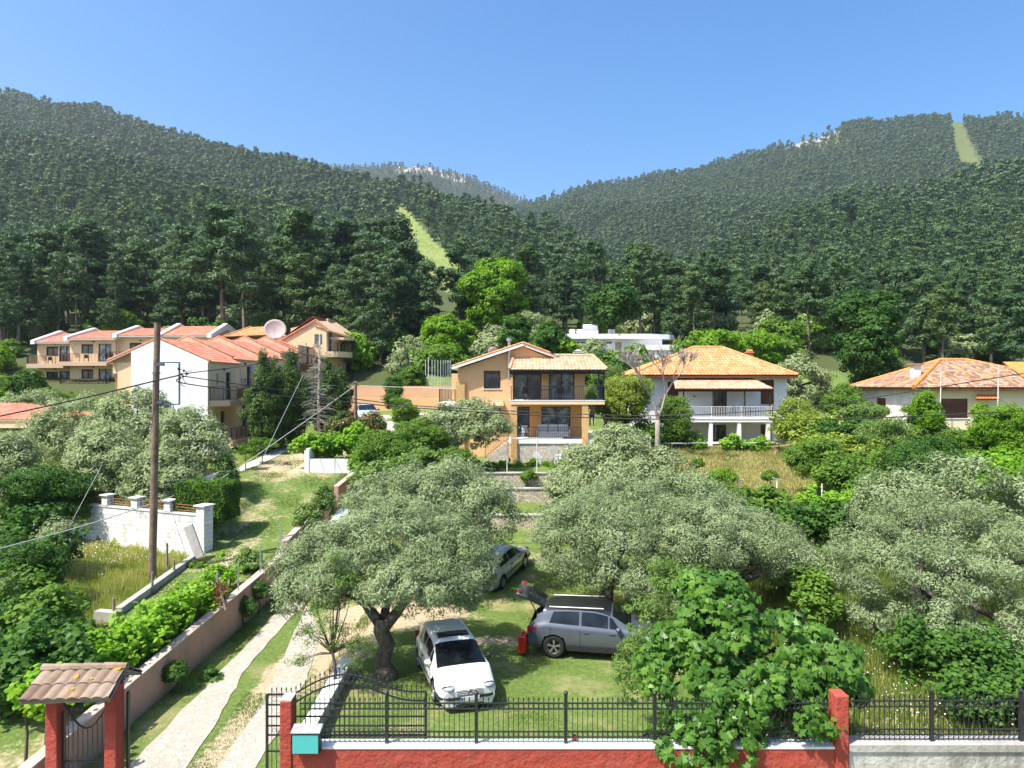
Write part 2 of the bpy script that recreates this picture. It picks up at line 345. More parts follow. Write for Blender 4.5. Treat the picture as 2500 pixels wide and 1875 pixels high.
def crown(rng, blobs, ncl, cr, per, upb=.25, shell=.62, droop=0, flat=.75, keep=None):
    """clumps on the blobs' outer parts, leaves through each clump"""
    B = [(np.array(c, float), np.array(r, float)) for c, r in blobs]; vol = np.array([np.prod(r)**(2/3) for c, r in B]); C = []; CN = []
    while len(C) < ncl:
        i = rng.choice(len(B), p=vol/vol.sum()); c, r = B[i]; d = rdir(rng, 1)[0]
        if d[2] < -.35 and rng.random() < .6: continue
        q = c+d*r*rng.uniform(shell, 1.03)
        if any(j != i and np.sum(((q-c2)/r2)**2) < .45 for j, (c2, r2) in enumerate(B)): continue
        if keep and not keep(q): continue
        C.append(q); CN.append(unit(d/r))
    C = np.array(C); CN = np.array(CN)
    n = ncl*per; ci = np.repeat(np.arange(ncl), per); d = rdir(rng, n); rr = rng.uniform(.25, 1, n)**.5
    sz = rng.uniform(.6, 1.25, ncl)[ci]
    off = d*(rr*sz*cr)[:, None]; off[:, 2] *= flat; off[:, 2] -= droop*rng.random(n)*(rng.random(n) < .4)
    pts = C[ci]+off
    nrm = d*.75+CN[ci]*.5+rdir(rng, n)*.7+np.array([0, 0, upb])
    rnd = np.clip(rng.random(ncl)[ci]*.5+rng.random(n)*.5, 0, 1)
    return pts, nrm, rnd, C
def trunk_mb(rng, ends, r0, fork, lean=(0, 0), nb=7, start=-.25):
    mb = MB(); f = Vector((lean[0], lean[1], fork))
    mid = Vector((lean[0]*.3+rng.uniform(-.1, .1), lean[1]*.3+rng.uniform(-.1, .1), fork*.5))
    mb.tube([(0, 0, start), (0, 0, .05), mid, f], [r0*1.5, r0*1.15, r0*.9, r0*.85], 9)
    for e in ends:
        e = Vector([float(q) for q in e]); h = f+(e-f)*.45+Vector((rng.uniform(-.15, .15), rng.uniform(-.15, .15), abs(e.z-f.z)*.12)); 
        mb.tube([f-Vector((0, 0, .05)), h, e], [r0*.55, r0*.3, r0*.06], nb-2)
    return mb
def tree_meshes(seed, blobs, ncl, cr, per, leaf, asp, lm, r0, fork, bark='bark', nlimb=9, outline=None, lean=(0, 0), **kw):
    rng = np.random.default_rng(seed); pts, nrm, rnd, C = crown(rng, blobs, ncl, cr, per, **kw)
    cm = leaves('crown', pts, nrm, rnd, leaf, asp, rng, MAT[lm], outline)
    idx = rng.choice(len(C), min(nlimb, len(C)), replace=False)
    t = trunk_mb(rng, C[idx]*.98, r0, fork, lean).build('trunk', MAT[bark], None, True); tm = t.data; bpy.data.objects.remove(t)
    return tm, cm
def plant(name, meshes, label, cat, loc, scale=1, rotz=0, group=None, crown_name='crown', trunk_name='trunk'):
    x, y = loc[0], loc[1]; z = loc[2] if len(loc) > 2 else HH(x, y)
    r = thing(name, label, cat, (x, y, z), rotz, group); r.scale = scale if hasattr(scale, '__len__') else (scale,)*3
    link(trunk_name, meshes[0], r); link(crown_name, meshes[1], r); return r
# pines
def pine_blobs(rng, h, r, lo, n):
    out = []
    for i in range(n):
        t = (i+.5)/n; z = h*(lo+(1-lo)*t*.96); w = r*(math.sin(math.pi*min(1, .22+t*.78))**.7)*.8
        a = rng.uniform(0, 6.28); q = w*rng.uniform(.2, .8)
        s = r*rng.uniform(.34, .52)*(1-.35*t)
        out.append(((q*math.cos(a), q*math.sin(a), z), (s, s, s*.6)))
    out.append(((0, 0, h*.93), (r*.3, r*.3, r*.35))); return out
def pine(seed, h, r, lo, nb, ncl, cr, per, leaf, asp=.4, nlimb=14, r0=.2):
    rng = np.random.default_rng(seed); bl = pine_blobs(rng, h, r, lo, nb)
    pts, nrm, rnd, C = crown(rng, bl, ncl, cr, per, .35, .45, flat=.65)
    cm = leaves('crown', pts, nrm, rnd, leaf, asp, rng, MAT['pine_leaf'])
    mb = MB(); bx, by = rng.uniform(-.3, .3, 2)
    mb.tube([(0, 0, -.6), (0, 0, .3), (bx, by, h*.45), (bx*.4, by*.4, h*.93)], [r0*1.3, r0*1.05, r0*.8, r0*.15], 7)
    for i in rng.choice(len(bl), min(nlimb, len(bl)), replace=False):
        c = Vector(bl[i][0]); zz = max(h*.2, c.z-rng.uniform(.3, 1.2)); mb.tube([(bx*.7, by*.7, zz), (c.x*.5, c.y*.5, (zz+c.z)/2), c], [r0*.3, r0*.2, .02], 4, cap=False)
    t = mb.build('trunk', MAT['pine_bark'], None, True); tm = t.data; bpy.data.objects.remove(t); return tm, cm
def joined(tm, cm, name):
    bm = bmesh.new(); bm.from_mesh(cm); n0 = len(bm.faces); bm.from_mesh(tm); bm.faces.ensure_lookup_table()
    for f in bm.faces[n0:]: f.material_index = 1
    me = bpy.data.meshes.new(name); bm.to_mesh(me); bm.free(); me.materials.clear(); me.materials.append(MAT['pine_leaf']); me.materials.append(MAT['pine_bark']); return me
NEARP = [pine(10+i, 13+i*.5, 3.2+.2*(i % 3), (.25, .42, .2, .35, .48, .28)[i], 22+i, 200, .68, 40, .44, .35) for i in range(6)]
MIDP = [pine(40+i, 12, 3.0, .3, 11, 60, .85, 14, .75, .5, 4) for i in range(5)]
FARP = [pine(60+i, 12, 3.2, .2, 7, 26, 1.2, 9, 1.35, .6, 0) for i in range(4)]
kinds = bpy.data.collections.new('pine_kinds')
for i, (t, c) in enumerate(MIDP): kinds.objects.link(bpy.data.objects.new('pine_form_%02d' % i, joined(t, c, 'pine_form')))
for i, (t, c) in enumerate(FARP): kinds.objects.link(bpy.data.objects.new('pine_form_%02d' % (i+5), joined(t, c, 'pine_form')))
def scatter_group():
    ng = bpy.data.node_groups.new('forest_scatter', 'GeometryNodeTree')
    ng.interface.new_socket('Geometry', in_out='INPUT', socket_type='NodeSocketGeometry'); ng.interface.new_socket('Geometry', in_out='OUTPUT', socket_type='NodeSocketGeometry')
    L = ng.links.new; gi = ng.nodes.new('NodeGroupInput'); go = ng.nodes.new('NodeGroupOutput')
    ci = ng.nodes.new('GeometryNodeCollectionInfo'); ci.inputs['Collection'].default_value = kinds; ci.inputs['Separate Children'].default_value = True; ci.inputs['Reset Children'].default_value = True
    ip = ng.nodes.new('GeometryNodeInstanceOnPoints'); ip.inputs['Pick Instance'].default_value = True
    def at(nm, t): a = ng.nodes.new('GeometryNodeInputNamedAttribute'); a.data_type = t; a.inputs['Name'].default_value = nm; return a.outputs['Attribute']
    L(gi.outputs[0], ip.inputs['Points']); L(ci.outputs[0], ip.inputs['Instance']); L(at('kind', 'INT'), ip.inputs['Instance Index'])
    L(at('turn', 'FLOAT_VECTOR'), ip.inputs['Rotation']); L(at('size', 'FLOAT_VECTOR'), ip.inputs['Scale']); L(ip.outputs[0], go.inputs[0]); return ng
def forest():
    rng = np.random.default_rng(5)
    pts = []
    for (d0, d1, s) in ((97, 420, 6.9), (420, 900, 7.0), (900, 1500, 8.2), (1500, 2350, 10.5)):
        ys = np.arange(d0, d1, s); 
        for y in ys:
            xm = y*(.84 if y < 300 else .78); xs = np.arange(-xm, xm, s)
            x = xs+rng.uniform(-.45, .45, len(xs))*s; yy = y+rng.uniform(-.45, .45, len(xs))*s
            pts.append(np.stack([x, yy, np.full(len(xs), s)], -1))
    A = np.concatenate(pts); x, y, s = A.T; z = hill(x, y); px = x/y*FL+CX; ht = 14.0*(s/6.9)**.3*rng.uniform(.55, 1.25, len(x))*(1+.15*np.sin(x*.03+y*.017)*np.sin(y*.021-x*.013)); ht = ht*(1-.27*sm(950, 1120, px)*(1-sm(200, 340, y)))
    py = HY-(z-CZ)/y*FL; pt = HY-(z+ht*.9-CZ)/y*FL
    hit = np.zeros(len(x), bool)
    for t in (0, .25, .5, .75, 1):
        for o in (-1.2, 0, 1.2): hit |= inpoly(px+o/y*FL, py+(pt-py)*t, CLEAR1)
    ok = ~(hit & (y > 104) & (y < 700)) & ~((np.abs(px-385) < 22) & (y < 128))
    ok &= ~((inpoly(px, py, CLEAR2) | inpoly(px, (py+pt)/2, CLEAR2)) & (y > 650))
    rocky = ((np.abs(px-1050) < 90) & (py < 425) & (y > 1900)) | ((np.abs(px-1985) < 70) & (py < 372) & (py > 0) & (y > 1000)) | ((np.abs(px-700) < 22) & (py < 412) & (y > 600))
    ok &= ~(rocky & (rng.random(len(x)) < .72))
    # leave out what stands wholly behind nearer ground
    zb = np.full(3000, 9999.); order = np.argsort(y)
    hid = np.zeros(len(x), bool); D = np.concatenate([np.arange(100, 500, 6), np.arange(500, 2400, 14)]); U = (np.arange(-200, 2800, 10)-CX)/FL
    E = np.minimum.accumulate(np.stack([HY-(hill(U*d, np.full_like(U, d))-CZ)/d*FL for d in D]), 0)
    di = np.clip(np.searchsorted(D, y-12)-1, 0, len(D)-1); ui = np.clip(((px+200)/10).astype(int), 0, len(U)-1)
    ok &= pt < E[di, ui]+3
    x, y, z, s, px, py, pt, ht = [q[ok] for q in (x, y, z, s, px, py, pt, ht)]
    infr = (px > -10) & (px < 2510); o = np.argsort(np.where(infr, y, 1e9))[:225]; near = np.zeros(len(x), bool); near[o] = True
    return x, y, z, ht, px, near
fx, fy, fz, fh, fpx, fnear = forest()
def place_forest():
    rng = np.random.default_rng(9)
    marks = [(0, 'at the left edge of the photo'), (90, 'above the leftmost apartment balcony'), (190, 'above the second apartment balcony'), (290, 'above the middle apartment roofs'), (400, 'above the top of the tall utility pole'), (500, 'above the apartment end gable'), (590, 'left of the big satellite dish'), (670, 'above the big satellite dish'), (750, 'above the round balcony'), (840, 'right of the round balcony'), (930, 'below the grassy forest clearing'), (1020, 'above the row of thin metal poles'), (1100, 'left of the bright green plane tree'), (1200, 'behind the bright green plane tree'), (1310, 'right of the bright green plane tree'), (1400, 'behind the round dark chestnut tree'), (1560, 'behind the bare tree'), (1660, 'behind the flat white building end'), (1760, 'above the white house ridge'), (1860, 'above the white house chimney'), (1950, 'left of the tall dark linden'), (2060, 'behind the tall dark linden'), (2190, 'right of the tall dark linden'), (2290, 'above the old cottage roof'), (2390, 'above the new orange roof wing'), (2460, 'at the right edge of the photo')]
    used = set()
    for i in np.nonzero(fnear)[0]:
        where = [m_ for p_, m_ in marks if fpx[i] >= p_ or p_ == 0][-1]
        band = 'front row' if fy[i] < 108 else ('second row' if fy[i] < 118 else ('third row' if fy[i] < 128 else 'upper row'))
        k = int(rng.integers(6)); h0 = 13+k*.5; sc_ = fh[i]/h0*(1.1 if fy[i] < 125 else 1.0); wd = rng.uniform(1.0, 1.4)
        look = ('tall' if sc_ > 1.02 else 'short') if rng.random() < .5 else ('broad' if wd > 1.2 else 'slim')
        lab = look+' pine in the '+band+' '+where
        if lab in used: look = ('tall ' if sc_ > 1.02 else 'short ')+('broad' if wd > 1.2 else 'slim'); lab = look+' pine in the '+band+' '+where
        used.add(lab)
        plant('pine_tree', NEARP[k], lab, 'pine tree', (fx[i], fy[i], fz[i]-.2), (sc_*wd,)*2+(sc_,), rng.uniform(0, 6.28), 'pines at the foot of the wooded hills')
    m = ~fnear; n = int(m.sum()); V = np.stack([fx[m], fy[m], fz[m]-.3], -1)
    me = bpy.data.meshes.new('pine_forest'); me.vertices.add(n); me.vertices.foreach_set('co', V.astype(np.float32).ravel())
    yy = fy[m]; kd = np.where(yy < 420, rng.integers(0, 5, n), rng.integers(5, 9, n)).astype(np.int32)
    a = me.attributes.new('kind', 'INT', 'POINT'); a.data.foreach_set('value', kd)
    h = fh[m]/12; wdt = h*rng.uniform(.95, 1.45, n)
    a = me.attributes.new('size', 'FLOAT_VECTOR', 'POINT'); a.data.foreach_set('vector', np.stack([wdt, wdt, h], -1).astype(np.float32).ravel())
    a = me.attributes.new('turn', 'FLOAT_VECTOR', 'POINT'); a.data.foreach_set('vector', np.stack([rng.uniform(-.06, .06, n), rng.uniform(-.06, .06, n), rng.uniform(0, 6.28, n)], -1).astype(np.float32).ravel())
    o = link('pine_forest', me); tag(o, 'dense pine forest covering the hills and mountains', 'forest', kind='stuff')
    md = o.modifiers.new('scatter', 'NODES'); md.node_group = scatter_group(); print('forest instances', n)
place_forest()
# ------------------------------------------------------------------ building materials
def stucco(name, c, c2=None, bump=.35, bs=9, rough=.85, streak=0):
    m, nt, b = base(name); g = node(nt, 'ShaderNodeNewGeometry'); co = g.outputs['Position']
    n = noise(nt, co, .9, 5); col = ramp(nt, n, [(.3, c2 or tuple(x*.85 for x in c)), (.65, c)])
    if streak:   # rain streaks below the coping: long vertical stains
        mp = node(nt, 'ShaderNodeMapping'); mp.inputs['Scale'].default_value = (2.6, 2.6, .22); nt.links.new(co, mp.inputs[0])
        st = noise(nt, mp.outputs[0], 1.6, 6, .7); col = mix(nt, math_(nt, 'MULTIPLY', ramp(nt, st, [(.5, (0, 0, 0)), (.68, (1, 1, 1))]), streak), col, (.22, .21, .19))
    nt.links.new(col, b.inputs['Base Color']); b.inputs['Roughness'].default_value = rough; b.inputs['Specular IOR Level'].default_value = .2
    bp = node(nt, 'ShaderNodeBump'); bp.inputs['Strength'].default_value = bump; bp.inputs['Distance'].default_value = .05
    nt.links.new(noise(nt, co, bs, 5), bp.inputs['Height']); nt.links.new(bp.outputs[0], b.inputs['Normal']); return m
def tiles(name, cols, lichen=0):
    m, nt, b = base(name); at = node(nt, 'ShaderNodeAttribute', attribute_name='rnd'); g = node(nt, 'ShaderNodeNewGeometry'); co = g.outputs['Position']
    col = ramp(nt, at.outputs['Fac'], [(0, cols[0]), (.5, cols[1]), (1, cols[2])])
    n = noise(nt, co, 5, 5, .7); col = mix(nt, .6, col, ramp(nt, n, [(.3, (.62, .6, .6)), (.65, (1.15, 1.12, 1.1))]), 'MULTIPLY')
    if lichen: col = mix(nt, math_(nt, 'MULTIPLY', ramp(nt, noise(nt, co, 1.3, 6, .7), [(.56, (0, 0, 0)), (.66, (1, 1, 1))]), lichen), col, (.52, .33, .09))
    nt.links.new(col, b.inputs['Base Color']); b.inputs['Roughness'].default_value = .8; b.inputs['Specular IOR Level'].default_value = .2; return m
def stones(name, cols, mortar, sc_=(2.2, 2.2, 3.6), rnd=.9, ms=.05, bump=.9):
    m, nt, b = base(name); g = node(nt, 'ShaderNodeNewGeometry'); mp = node(nt, 'ShaderNodeMapping'); mp.inputs['Scale'].default_value = sc_; nt.links.new(g.outputs['Position'], mp.inputs[0])
    v = node(nt, 'ShaderNodeTexVoronoi'); v.inputs['Randomness'].default_value = rnd; nt.links.new(mp.outputs[0], v.inputs['Vector'])
    e = node(nt, 'ShaderNodeTexVoronoi', feature='DISTANCE_TO_EDGE'); e.inputs['Randomness'].default_value = rnd; nt.links.new(mp.outputs[0], e.inputs['Vector'])
    s = node(nt, 'ShaderNodeSeparateColor'); nt.links.new(v.outputs['Color'], s.inputs[0])
    col = ramp(nt, s.outputs[0], [(i/(len(cols)-1), c) for i, c in enumerate(cols)])
    col = mix(nt, .5, col, ramp(nt, noise(nt, g.outputs['Position'], 7, 5), [(.3, (.7, .7, .7)), (.7, (1.2, 1.2, 1.2))]), 'MULTIPLY')
    f = ramp(nt, e.outputs['Distance'], [(ms*.5, (0, 0, 0)), (ms*1.4, (1, 1, 1))]); col = mix(nt, f, mortar, col)
    nt.links.new(col, b.inputs['Base Color']); b.inputs['Roughness'].default_value = .9
    bp = node(nt, 'ShaderNodeBump'); bp.inputs['Strength'].default_value = bump; bp.inputs['Distance'].default_value = .04
    nt.links.new(f, bp.inputs['Height']); nt.links.new(bp.outputs[0], b.inputs['Normal']); return m
stucco('ochre', (.76, .48, .25), (.68, .42, .21), .6, 12)
stucco('ochre_rough', (.66, .42, .19), (.5, .3, .12), 1.0, 16)
stucco('orange_paint', (.76, .38, .14), (.70, .34, .12), .2)
stucco('cream', (.78, .57, .35), (.72, .52, .32), .2)
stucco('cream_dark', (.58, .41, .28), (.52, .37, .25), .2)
stucco('cream_streaked', (.60, .46, .30), (.54, .41, .27), .3, streak=.5)
stucco('white_paint', (.80, .80, .79), (.72, .72, .71), .2)
stucco('white_gable', (.84, .835, .82), (.80, .795, .78), .2, streak=.3)
stucco('old_white', (.76, .74, .68), (.6, .57, .5), .4, streak=.35)
stucco('old_cream', (.74, .66, .46), (.66, .58, .40), .3, streak=.15)
stucco('pink_plaster', (.52, .32, .24), (.38, .25, .19), .6, 8, streak=.35)
stucco('red_plaster', (.42, .075, .052), (.34, .06, .043), 1.0, 7, streak=0)
def weather(name, c, amt=.45):    # faded and scuffed patches with shapes of their own
    nt = MAT[name].node_tree; b = nt.nodes['Principled BSDF']; g = node(nt, 'ShaderNodeNewGeometry'); src = b.inputs['Base Color'].links[0].from_socket
    n = noise(nt, g.outputs['Position'], 2.6, 8, .75); k = math_(nt, 'MULTIPLY', ramp(nt, n, [(.5, (0, 0, 0)), (.7, (1, 1, 1))]), amt); nt.links.new(mix(nt, k, src, c), b.inputs['Base Color'])
weather('red_plaster', (.46, .17, .12), .35)
stucco('grey_concrete', (.45, .43, .39), (.3, .28, .25), .5, 10, streak=.5)
stucco('stained_white', (.62, .60, .55), (.22, .21, .19), .8, 8, streak=.85)
stucco('tan_wall', (.60, .38, .22), (.55, .34, .2), .2)
plain('pink_coping', (.60, .46, .38), .9, (.42, .31, .25), 4, bump=.5); plain('white_trim', (.8, .8, .78), .5, (.74, .74, .72)); plain('coping', (.74, .72, .66), .85, (.5, .48, .43), 3, bump=.5)
plain('black_iron', (.018, .018, .02), .45, (.03, .03, .032), spec=.5); plain('brown_iron', (.09, .045, .03), .5); plain('rust', (.3, .13, .06), .8, (.2, .08, .04), 9)
plain('brown_wood', (.12, .05, .028), .5, (.08, .032, .018), 6); plain('dark_wood', (.035, .022, .016), .6); plain('shutter', (.15, .055, .03), .55, (.12, .045, .024), 5)
plain('steel', (.55, .56, .57), .35, metal=.9); plain('galv', (.5, .5, .5), .5, (.38, .38, .38), 8, metal=.5); plain('plastic_white', (.78, .78, .77), .4); plain('cushion', (.62, .6, .57), .9)
plain('pole_wood', (.26, .18, .125), .9, (.12, .08, .055), 2.5, bump=.8, bscale=10); plain('grey_wood', (.3, .26, .22), .9, (.16, .13, .11), 5, bump=.6)
plain('teal', (.09, .47, .44), .35, (.085, .44, .41), 2); plain('cable_black', (.02, .02, .022), .6); plain('cable_grey', (.5, .5, .48), .5); plain('dark_inside', (.02, .02, .02), .9)
plain('umbrella_cloth', (.5, .43, .33), .9, (.4, .33, .25), 6); plain('paving_pale', (.46, .43, .38), .85, (.37, .34, .3), 3, world=True, bump=.3)
plain('red_cup', (.6, .02, .03), .4); plain('skin', (.58, .28, .19), .6, (.52, .25, .165)); plain('denim', (.05, .07, .12), .9); plain('hat_cloth', (.75, .72, .68), .9); plain('hair', (.03, .02, .015), .8)
plain('dish_face', (.44, .35, .33), .7, (.36, .29, .27)); plain('terracotta', (.5, .2, .09), .8, (.35, .15, .08), 5); plain('rock', (.5, .46, .42), .95, (.25, .23, .21), .12, bump=.8, bscale=1.2, world=True)
plain('awning', (.72, .55, .36), .7); plain('tile_floor', (.6, .5, .46), .5)
stones('stone_wall', [(.68, .54, .38), (.40, .34, .28), (.84, .76, .62), (.62, .42, .28), (.86, .80, .68)], (.20, .17, .14), (1.7, 1.7, 3.4), ms=.045)
stones('pale_stone_wall', [(.62, .54, .42), (.5, .45, .38), (.74, .68, .58), (.6, .42, .3), (.80, .76, .68)], (.5, .45, .38), (1.4, 1.4, 2.0), ms=.05)
stones('stone_paving', [(.42, .385, .32), (.36, .325, .26), (.46, .425, .36), (.40, .345, .265)], (.30, .27, .215), (1.5, 1.5, 1.5), ms=.04, bump=.35)
tiles('roof_red', [(.50, .18, .11), (.56, .225, .145), (.62, .29, .20)]); tiles('roof_orange', [(.52, .23, .09), (.60, .29, .125), (.66, .37, .19)])
tiles('roof_aged', [(.52, .29, .17), (.60, .37, .24), (.66, .46, .33)], .35); tiles('roof_old', [(.20, .12, .08), (.36, .21, .13), (.46, .34, .25)], .75); tiles('roof_new', [(.66, .25, .07), (.72, .28, .08), (.76, .32, .11)])
tiles('roof_gate', [(.18, .125, .09), (.25, .185, .135), (.33, .265, .20)], .3)
def glass(name, c, c2, sc_=1.2, rough=.06):
    m, nt, b = base(name); tc = node(nt, 'ShaderNodeTexCoord')
    nt.links.new(ramp(nt, noise(nt, tc.outputs['Object'], sc_, 2), [(.4, c), (.62, c2)]), b.inputs['Base Color'])
    b.inputs['Roughness'].default_value = rough; b.inputs['Specular IOR Level'].default_value = .8; return m
glass('pane', (.015, .025, .035), (.07, .11, .14)); glass('pane_curtain_sky', (.03, .06, .09), (.26, .34, .40), 2.0); glass('car_glass', (.006, .008, .01), (.02, .024, .028)); MAT['car_glass'].node_tree.nodes['Principled BSDF'].inputs['Specular IOR Level'].default_value = .45  # curtained panes: the blue tint paints in sky reflected by the glass
def blockwall():
    m, nt, b = base('block_wall'); tc = node(nt, 'ShaderNodeTexCoord'); mp = node(nt, 'ShaderNodeMapping'); mp.inputs['Rotation'].default_value = (rad(90), 0, 0); nt.links.new(tc.outputs['Object'], mp.inputs[0])
    br = node(nt, 'ShaderNodeTexBrick'); br.inputs['Scale'].default_value = 1; br.inputs['Brick Width'].default_value = .42; br.inputs['Row Height'].default_value = .2; br.inputs['Mortar Size'].default_value = .009
    br.inputs['Color1'].default_value = (.74, .73, .70, 1); br.inputs['Color2'].default_value = (.66, .65, .61, 1); br.inputs['Mortar'].default_value = (.40, .38, .35, 1); nt.links.new(mp.outputs[0], br.inputs['Vector'])
    n = noise(nt, tc.outputs['Object'], 1.8, 6, .7); col = mix(nt, math_(nt, 'MULTIPLY', ramp(nt, n, [(.52, (0, 0, 0)), (.66, (1, 1, 1))]), .7), br.outputs['Color'], (.30, .27, .23))
    nt.links.new(col, b.inputs['Base Color']); b.inputs['Roughness'].default_value = .9
    bp = node(nt, 'ShaderNodeBump'); bp.inputs['Strength'].default_value = .6; bp.inputs['Distance'].default_value = .02; nt.links.new(br.outputs['Fac'], bp.inputs['Height']); bp.invert = True; nt.links.new(bp.outputs[0], b.inputs['Normal'])
blockwall()
# ------------------------------------------------------------------ building tools
class Fr:
    """a wall plane: u runs along it to the viewer's right, o is outwards"""
    def __init__(s, x, y, ang=0): s.p = Vector((x, y, 0)); s.u = Vector((math.cos(ang), math.sin(ang), 0)); s.n = Vector((math.sin(ang), -math.cos(ang), 0))
    def pt(s, u, z, o=0): q = s.p+s.u*u+s.n*o; q.z = z; return q
    def box(s, mb, u0, u1, z0, z1, o0, o1, mi=0):
        return mb.hexa([s.pt(u, z, o) for z in (z0, z1) for u, o in ((u0, o1), (u1, o1), (u1, o0), (u0, o0))], mi)
def wall(mb, fr, u0, u1, z0, z1, holes=(), depth=.2, top=None, mi=0):
    us = sorted({u0, u1, *[h[0] for h in holes], *[h[1] for h in holes]}); zs = sorted({z0, z1, *[h[2] for h in holes], *[h[3] for h in holes]})
    inh = lambda u, z: any(h[0] < u < h[1] and h[2] < z < h[3] for h in holes)
    for a, b in zip(us, us[1:]):
        for c, d in zip(zs, zs[1:]):
            if not inh((a+b)/2, (c+d)/2): mb.poly([fr.pt(a, c), fr.pt(b, c), fr.pt(b, d), fr.pt(a, d)], mi)
    for a, b, c, d in holes:
        q = [(a, c), (b, c), (b, d), (a, d)]
        for i in range(4):
            p, r = q[i], q[(i+1) % 4]; mb.poly([fr.pt(*p), fr.pt(*r), fr.pt(r[0], r[1], -depth), fr.pt(p[0], p[1], -depth)], mi)
    if top: mb.poly([fr.pt(u, z) for u, z in top], mi)
    return mb
def window(root, fr, u0, u1, z0, z1, mat='brown_wood', glassm='pane', n=2, sill=True, ft=.07, depth=.16, shutter=False, name='window', label=None, box=0):
    mb = MB(); o0, o1 = -depth-.04, -depth+.04
    fr.box(mb, u0, u0+ft, z0, z1, o0, o1); fr.box(mb, u1-ft, u1, z0, z1, o0, o1)
    fr.box(mb, u0+ft, u1-ft, z0, z0+ft, o0, o1); fr.box(mb, u0+ft, u1-ft, z1-ft-box, z1, o0, o1)
    for i in range(1, n): c = u0+(u1-u0)*i/n; fr.box(mb, c-ft*.5, c+ft*.5, z0+ft, z1-ft-box, o0, o1)
    if shutter:
        z = z0+ft
        while z < z1-ft: fr.box(mb, u0+ft, u1-ft, z, z+.045, o0-.02, o1-.012); z += .06
    w = mb.build(name, MAT[mat], root)
    if label: w['label'] = label
    g = MB(); fr.box(g, u0+ft*.5, u1-ft*.5, z0+ft*.5, z1-ft*.5, o0-.03, o0+.02); g.build('pane', MAT['dark_inside' if shutter else glassm], w)
    if sill and name == 'window': s = MB(); fr.box(s, u0-.08, u1+.08, z0-.05, z0, -depth, .06); s.build('sill', MAT['white_trim'], w)
    return w
def rail(root, pts, h, mat, sp=.12, name='railing', th=.018, posts=None, low=.08, top=.04):
    mb = MB()
    for a, b in zip(pts, pts[1:]):
        a = Vector(a); b = Vector(b); L = (b-a).length; up = Vector((0, 0, h)); lo = Vector((0, 0, low))
        mb.bar(a+up, b+up, top, top*.8); mb.bar(a+lo, b+lo, top*.7, top*.6)
        n = max(1, int(L/sp))
        for i in range(n+1):
            p = a.lerp(b, i/n); t = th*2.2 if (posts and i % posts == 0) or i in (0, n) else th
            mb.bar(p+(Vector((0, 0, 0)) if t > th else lo), p+up, t, t)
    return mb.build(name, MAT[mat], root)
def pantile(name, corners, mat, root, tw=.24, tl=.34, amp=.035, st=.03, seed=0, thick=.1, slab='brown_wood'):
    """corners: planar polygon, the first two are the eave, left to right"""
    C = [Vector(c) for c in corners]; u = (C[1]-C[0]).normalized(); n = u.cross(C[-1]-C[0]).normalized()
    if n.z < 0: n = -n
    v = n.cross(u).normalized()
    Q = [((c-C[0]).dot(u), (c-C[0]).dot(v)) for c in C]; a0 = min(q[0] for q in Q); a1 = max(q[0] for q in Q); b0 = min(q[1] for q in Q); b1 = max(q[1] for q in Q)
    nc = int(math.ceil((a1-a0)/tw)); nr = int(math.ceil((b1-b0)/tl)); rng = np.random.default_rng(seed)
    bm = bmesh.new(); lay = bm.faces.layers.float.new('rnd'); sub = 4
    for r in range(nr):
        jv = rng.uniform(-.01, .01); rowv = []
        for q, hh in ((0, st), (1.06, .004)):
            rowv.append([bm.verts.new(C[0]+u*(a0+i*tw/sub)+v*(b0+(r+q)*tl)+n*(hh+amp*abs(math.sin(math.pi*i/sub))**.8)) for i in range(nc*sub+1)])
        low = [bm.verts.new(C[0]+u*(a0+i*tw/sub)+v*(b0+r*tl)+n*(-.005)) for i in range(nc*sub+1)]
        R = rng.random(nc)
        for i in range(nc*sub):
            for A, B in ((rowv[0], rowv[1]), (low, rowv[0])):
                f = bm.faces.new((A[i], A[i+1], B[i+1], B[i])); f[lay] = R[i//sub]
    m = len(C)
    cen = sum(C, Vector())/m
    for i in range(m):
        p, q = C[i], C[(i+1) % m]; e = (q-p).normalized(); no = e.cross(n)
        if no.dot(p-cen) < 0: no = -no
        bmesh.ops.bisect_plane(bm, geom=bm.verts[:]+bm.edges[:]+bm.faces[:], plane_co=p+no*.001, plane_no=no, clear_outer=True)
    me = bpy.data.meshes.new(name); bm.to_mesh(me); bm.free(); me.materials.append(MAT[mat]); o = link(name, me, root)
    if thick: mb = MB(); mb.prism([c-n*.012 for c in C], -n*thick); mb.build('roof_board', MAT[slab], o)
    return o
def ridge_caps(parent, a, b, mat, r=.11, step=.36, name='ridge_tiles'):
    a = Vector(a); b = Vector(b); L = (b-a).length; n = max(1, int(L/step)); mb = MB()
    for i in range(n): p = a.lerp(b, i/n); q = a.lerp(b, (i+1.12)/n); mb.tube([p, q], [r*1.1, r*.9], 8)
    o = mb.build(name, MAT[mat], parent); at = o.data.attributes.new('rnd', 'FLOAT', 'POINT'); rg = np.random.default_rng(n); at.data.foreach_set('value', np.repeat(rg.random(len(o.data.vertices)//8+1), 8)[:len(o.data.vertices)].astype(np.float32)); return o
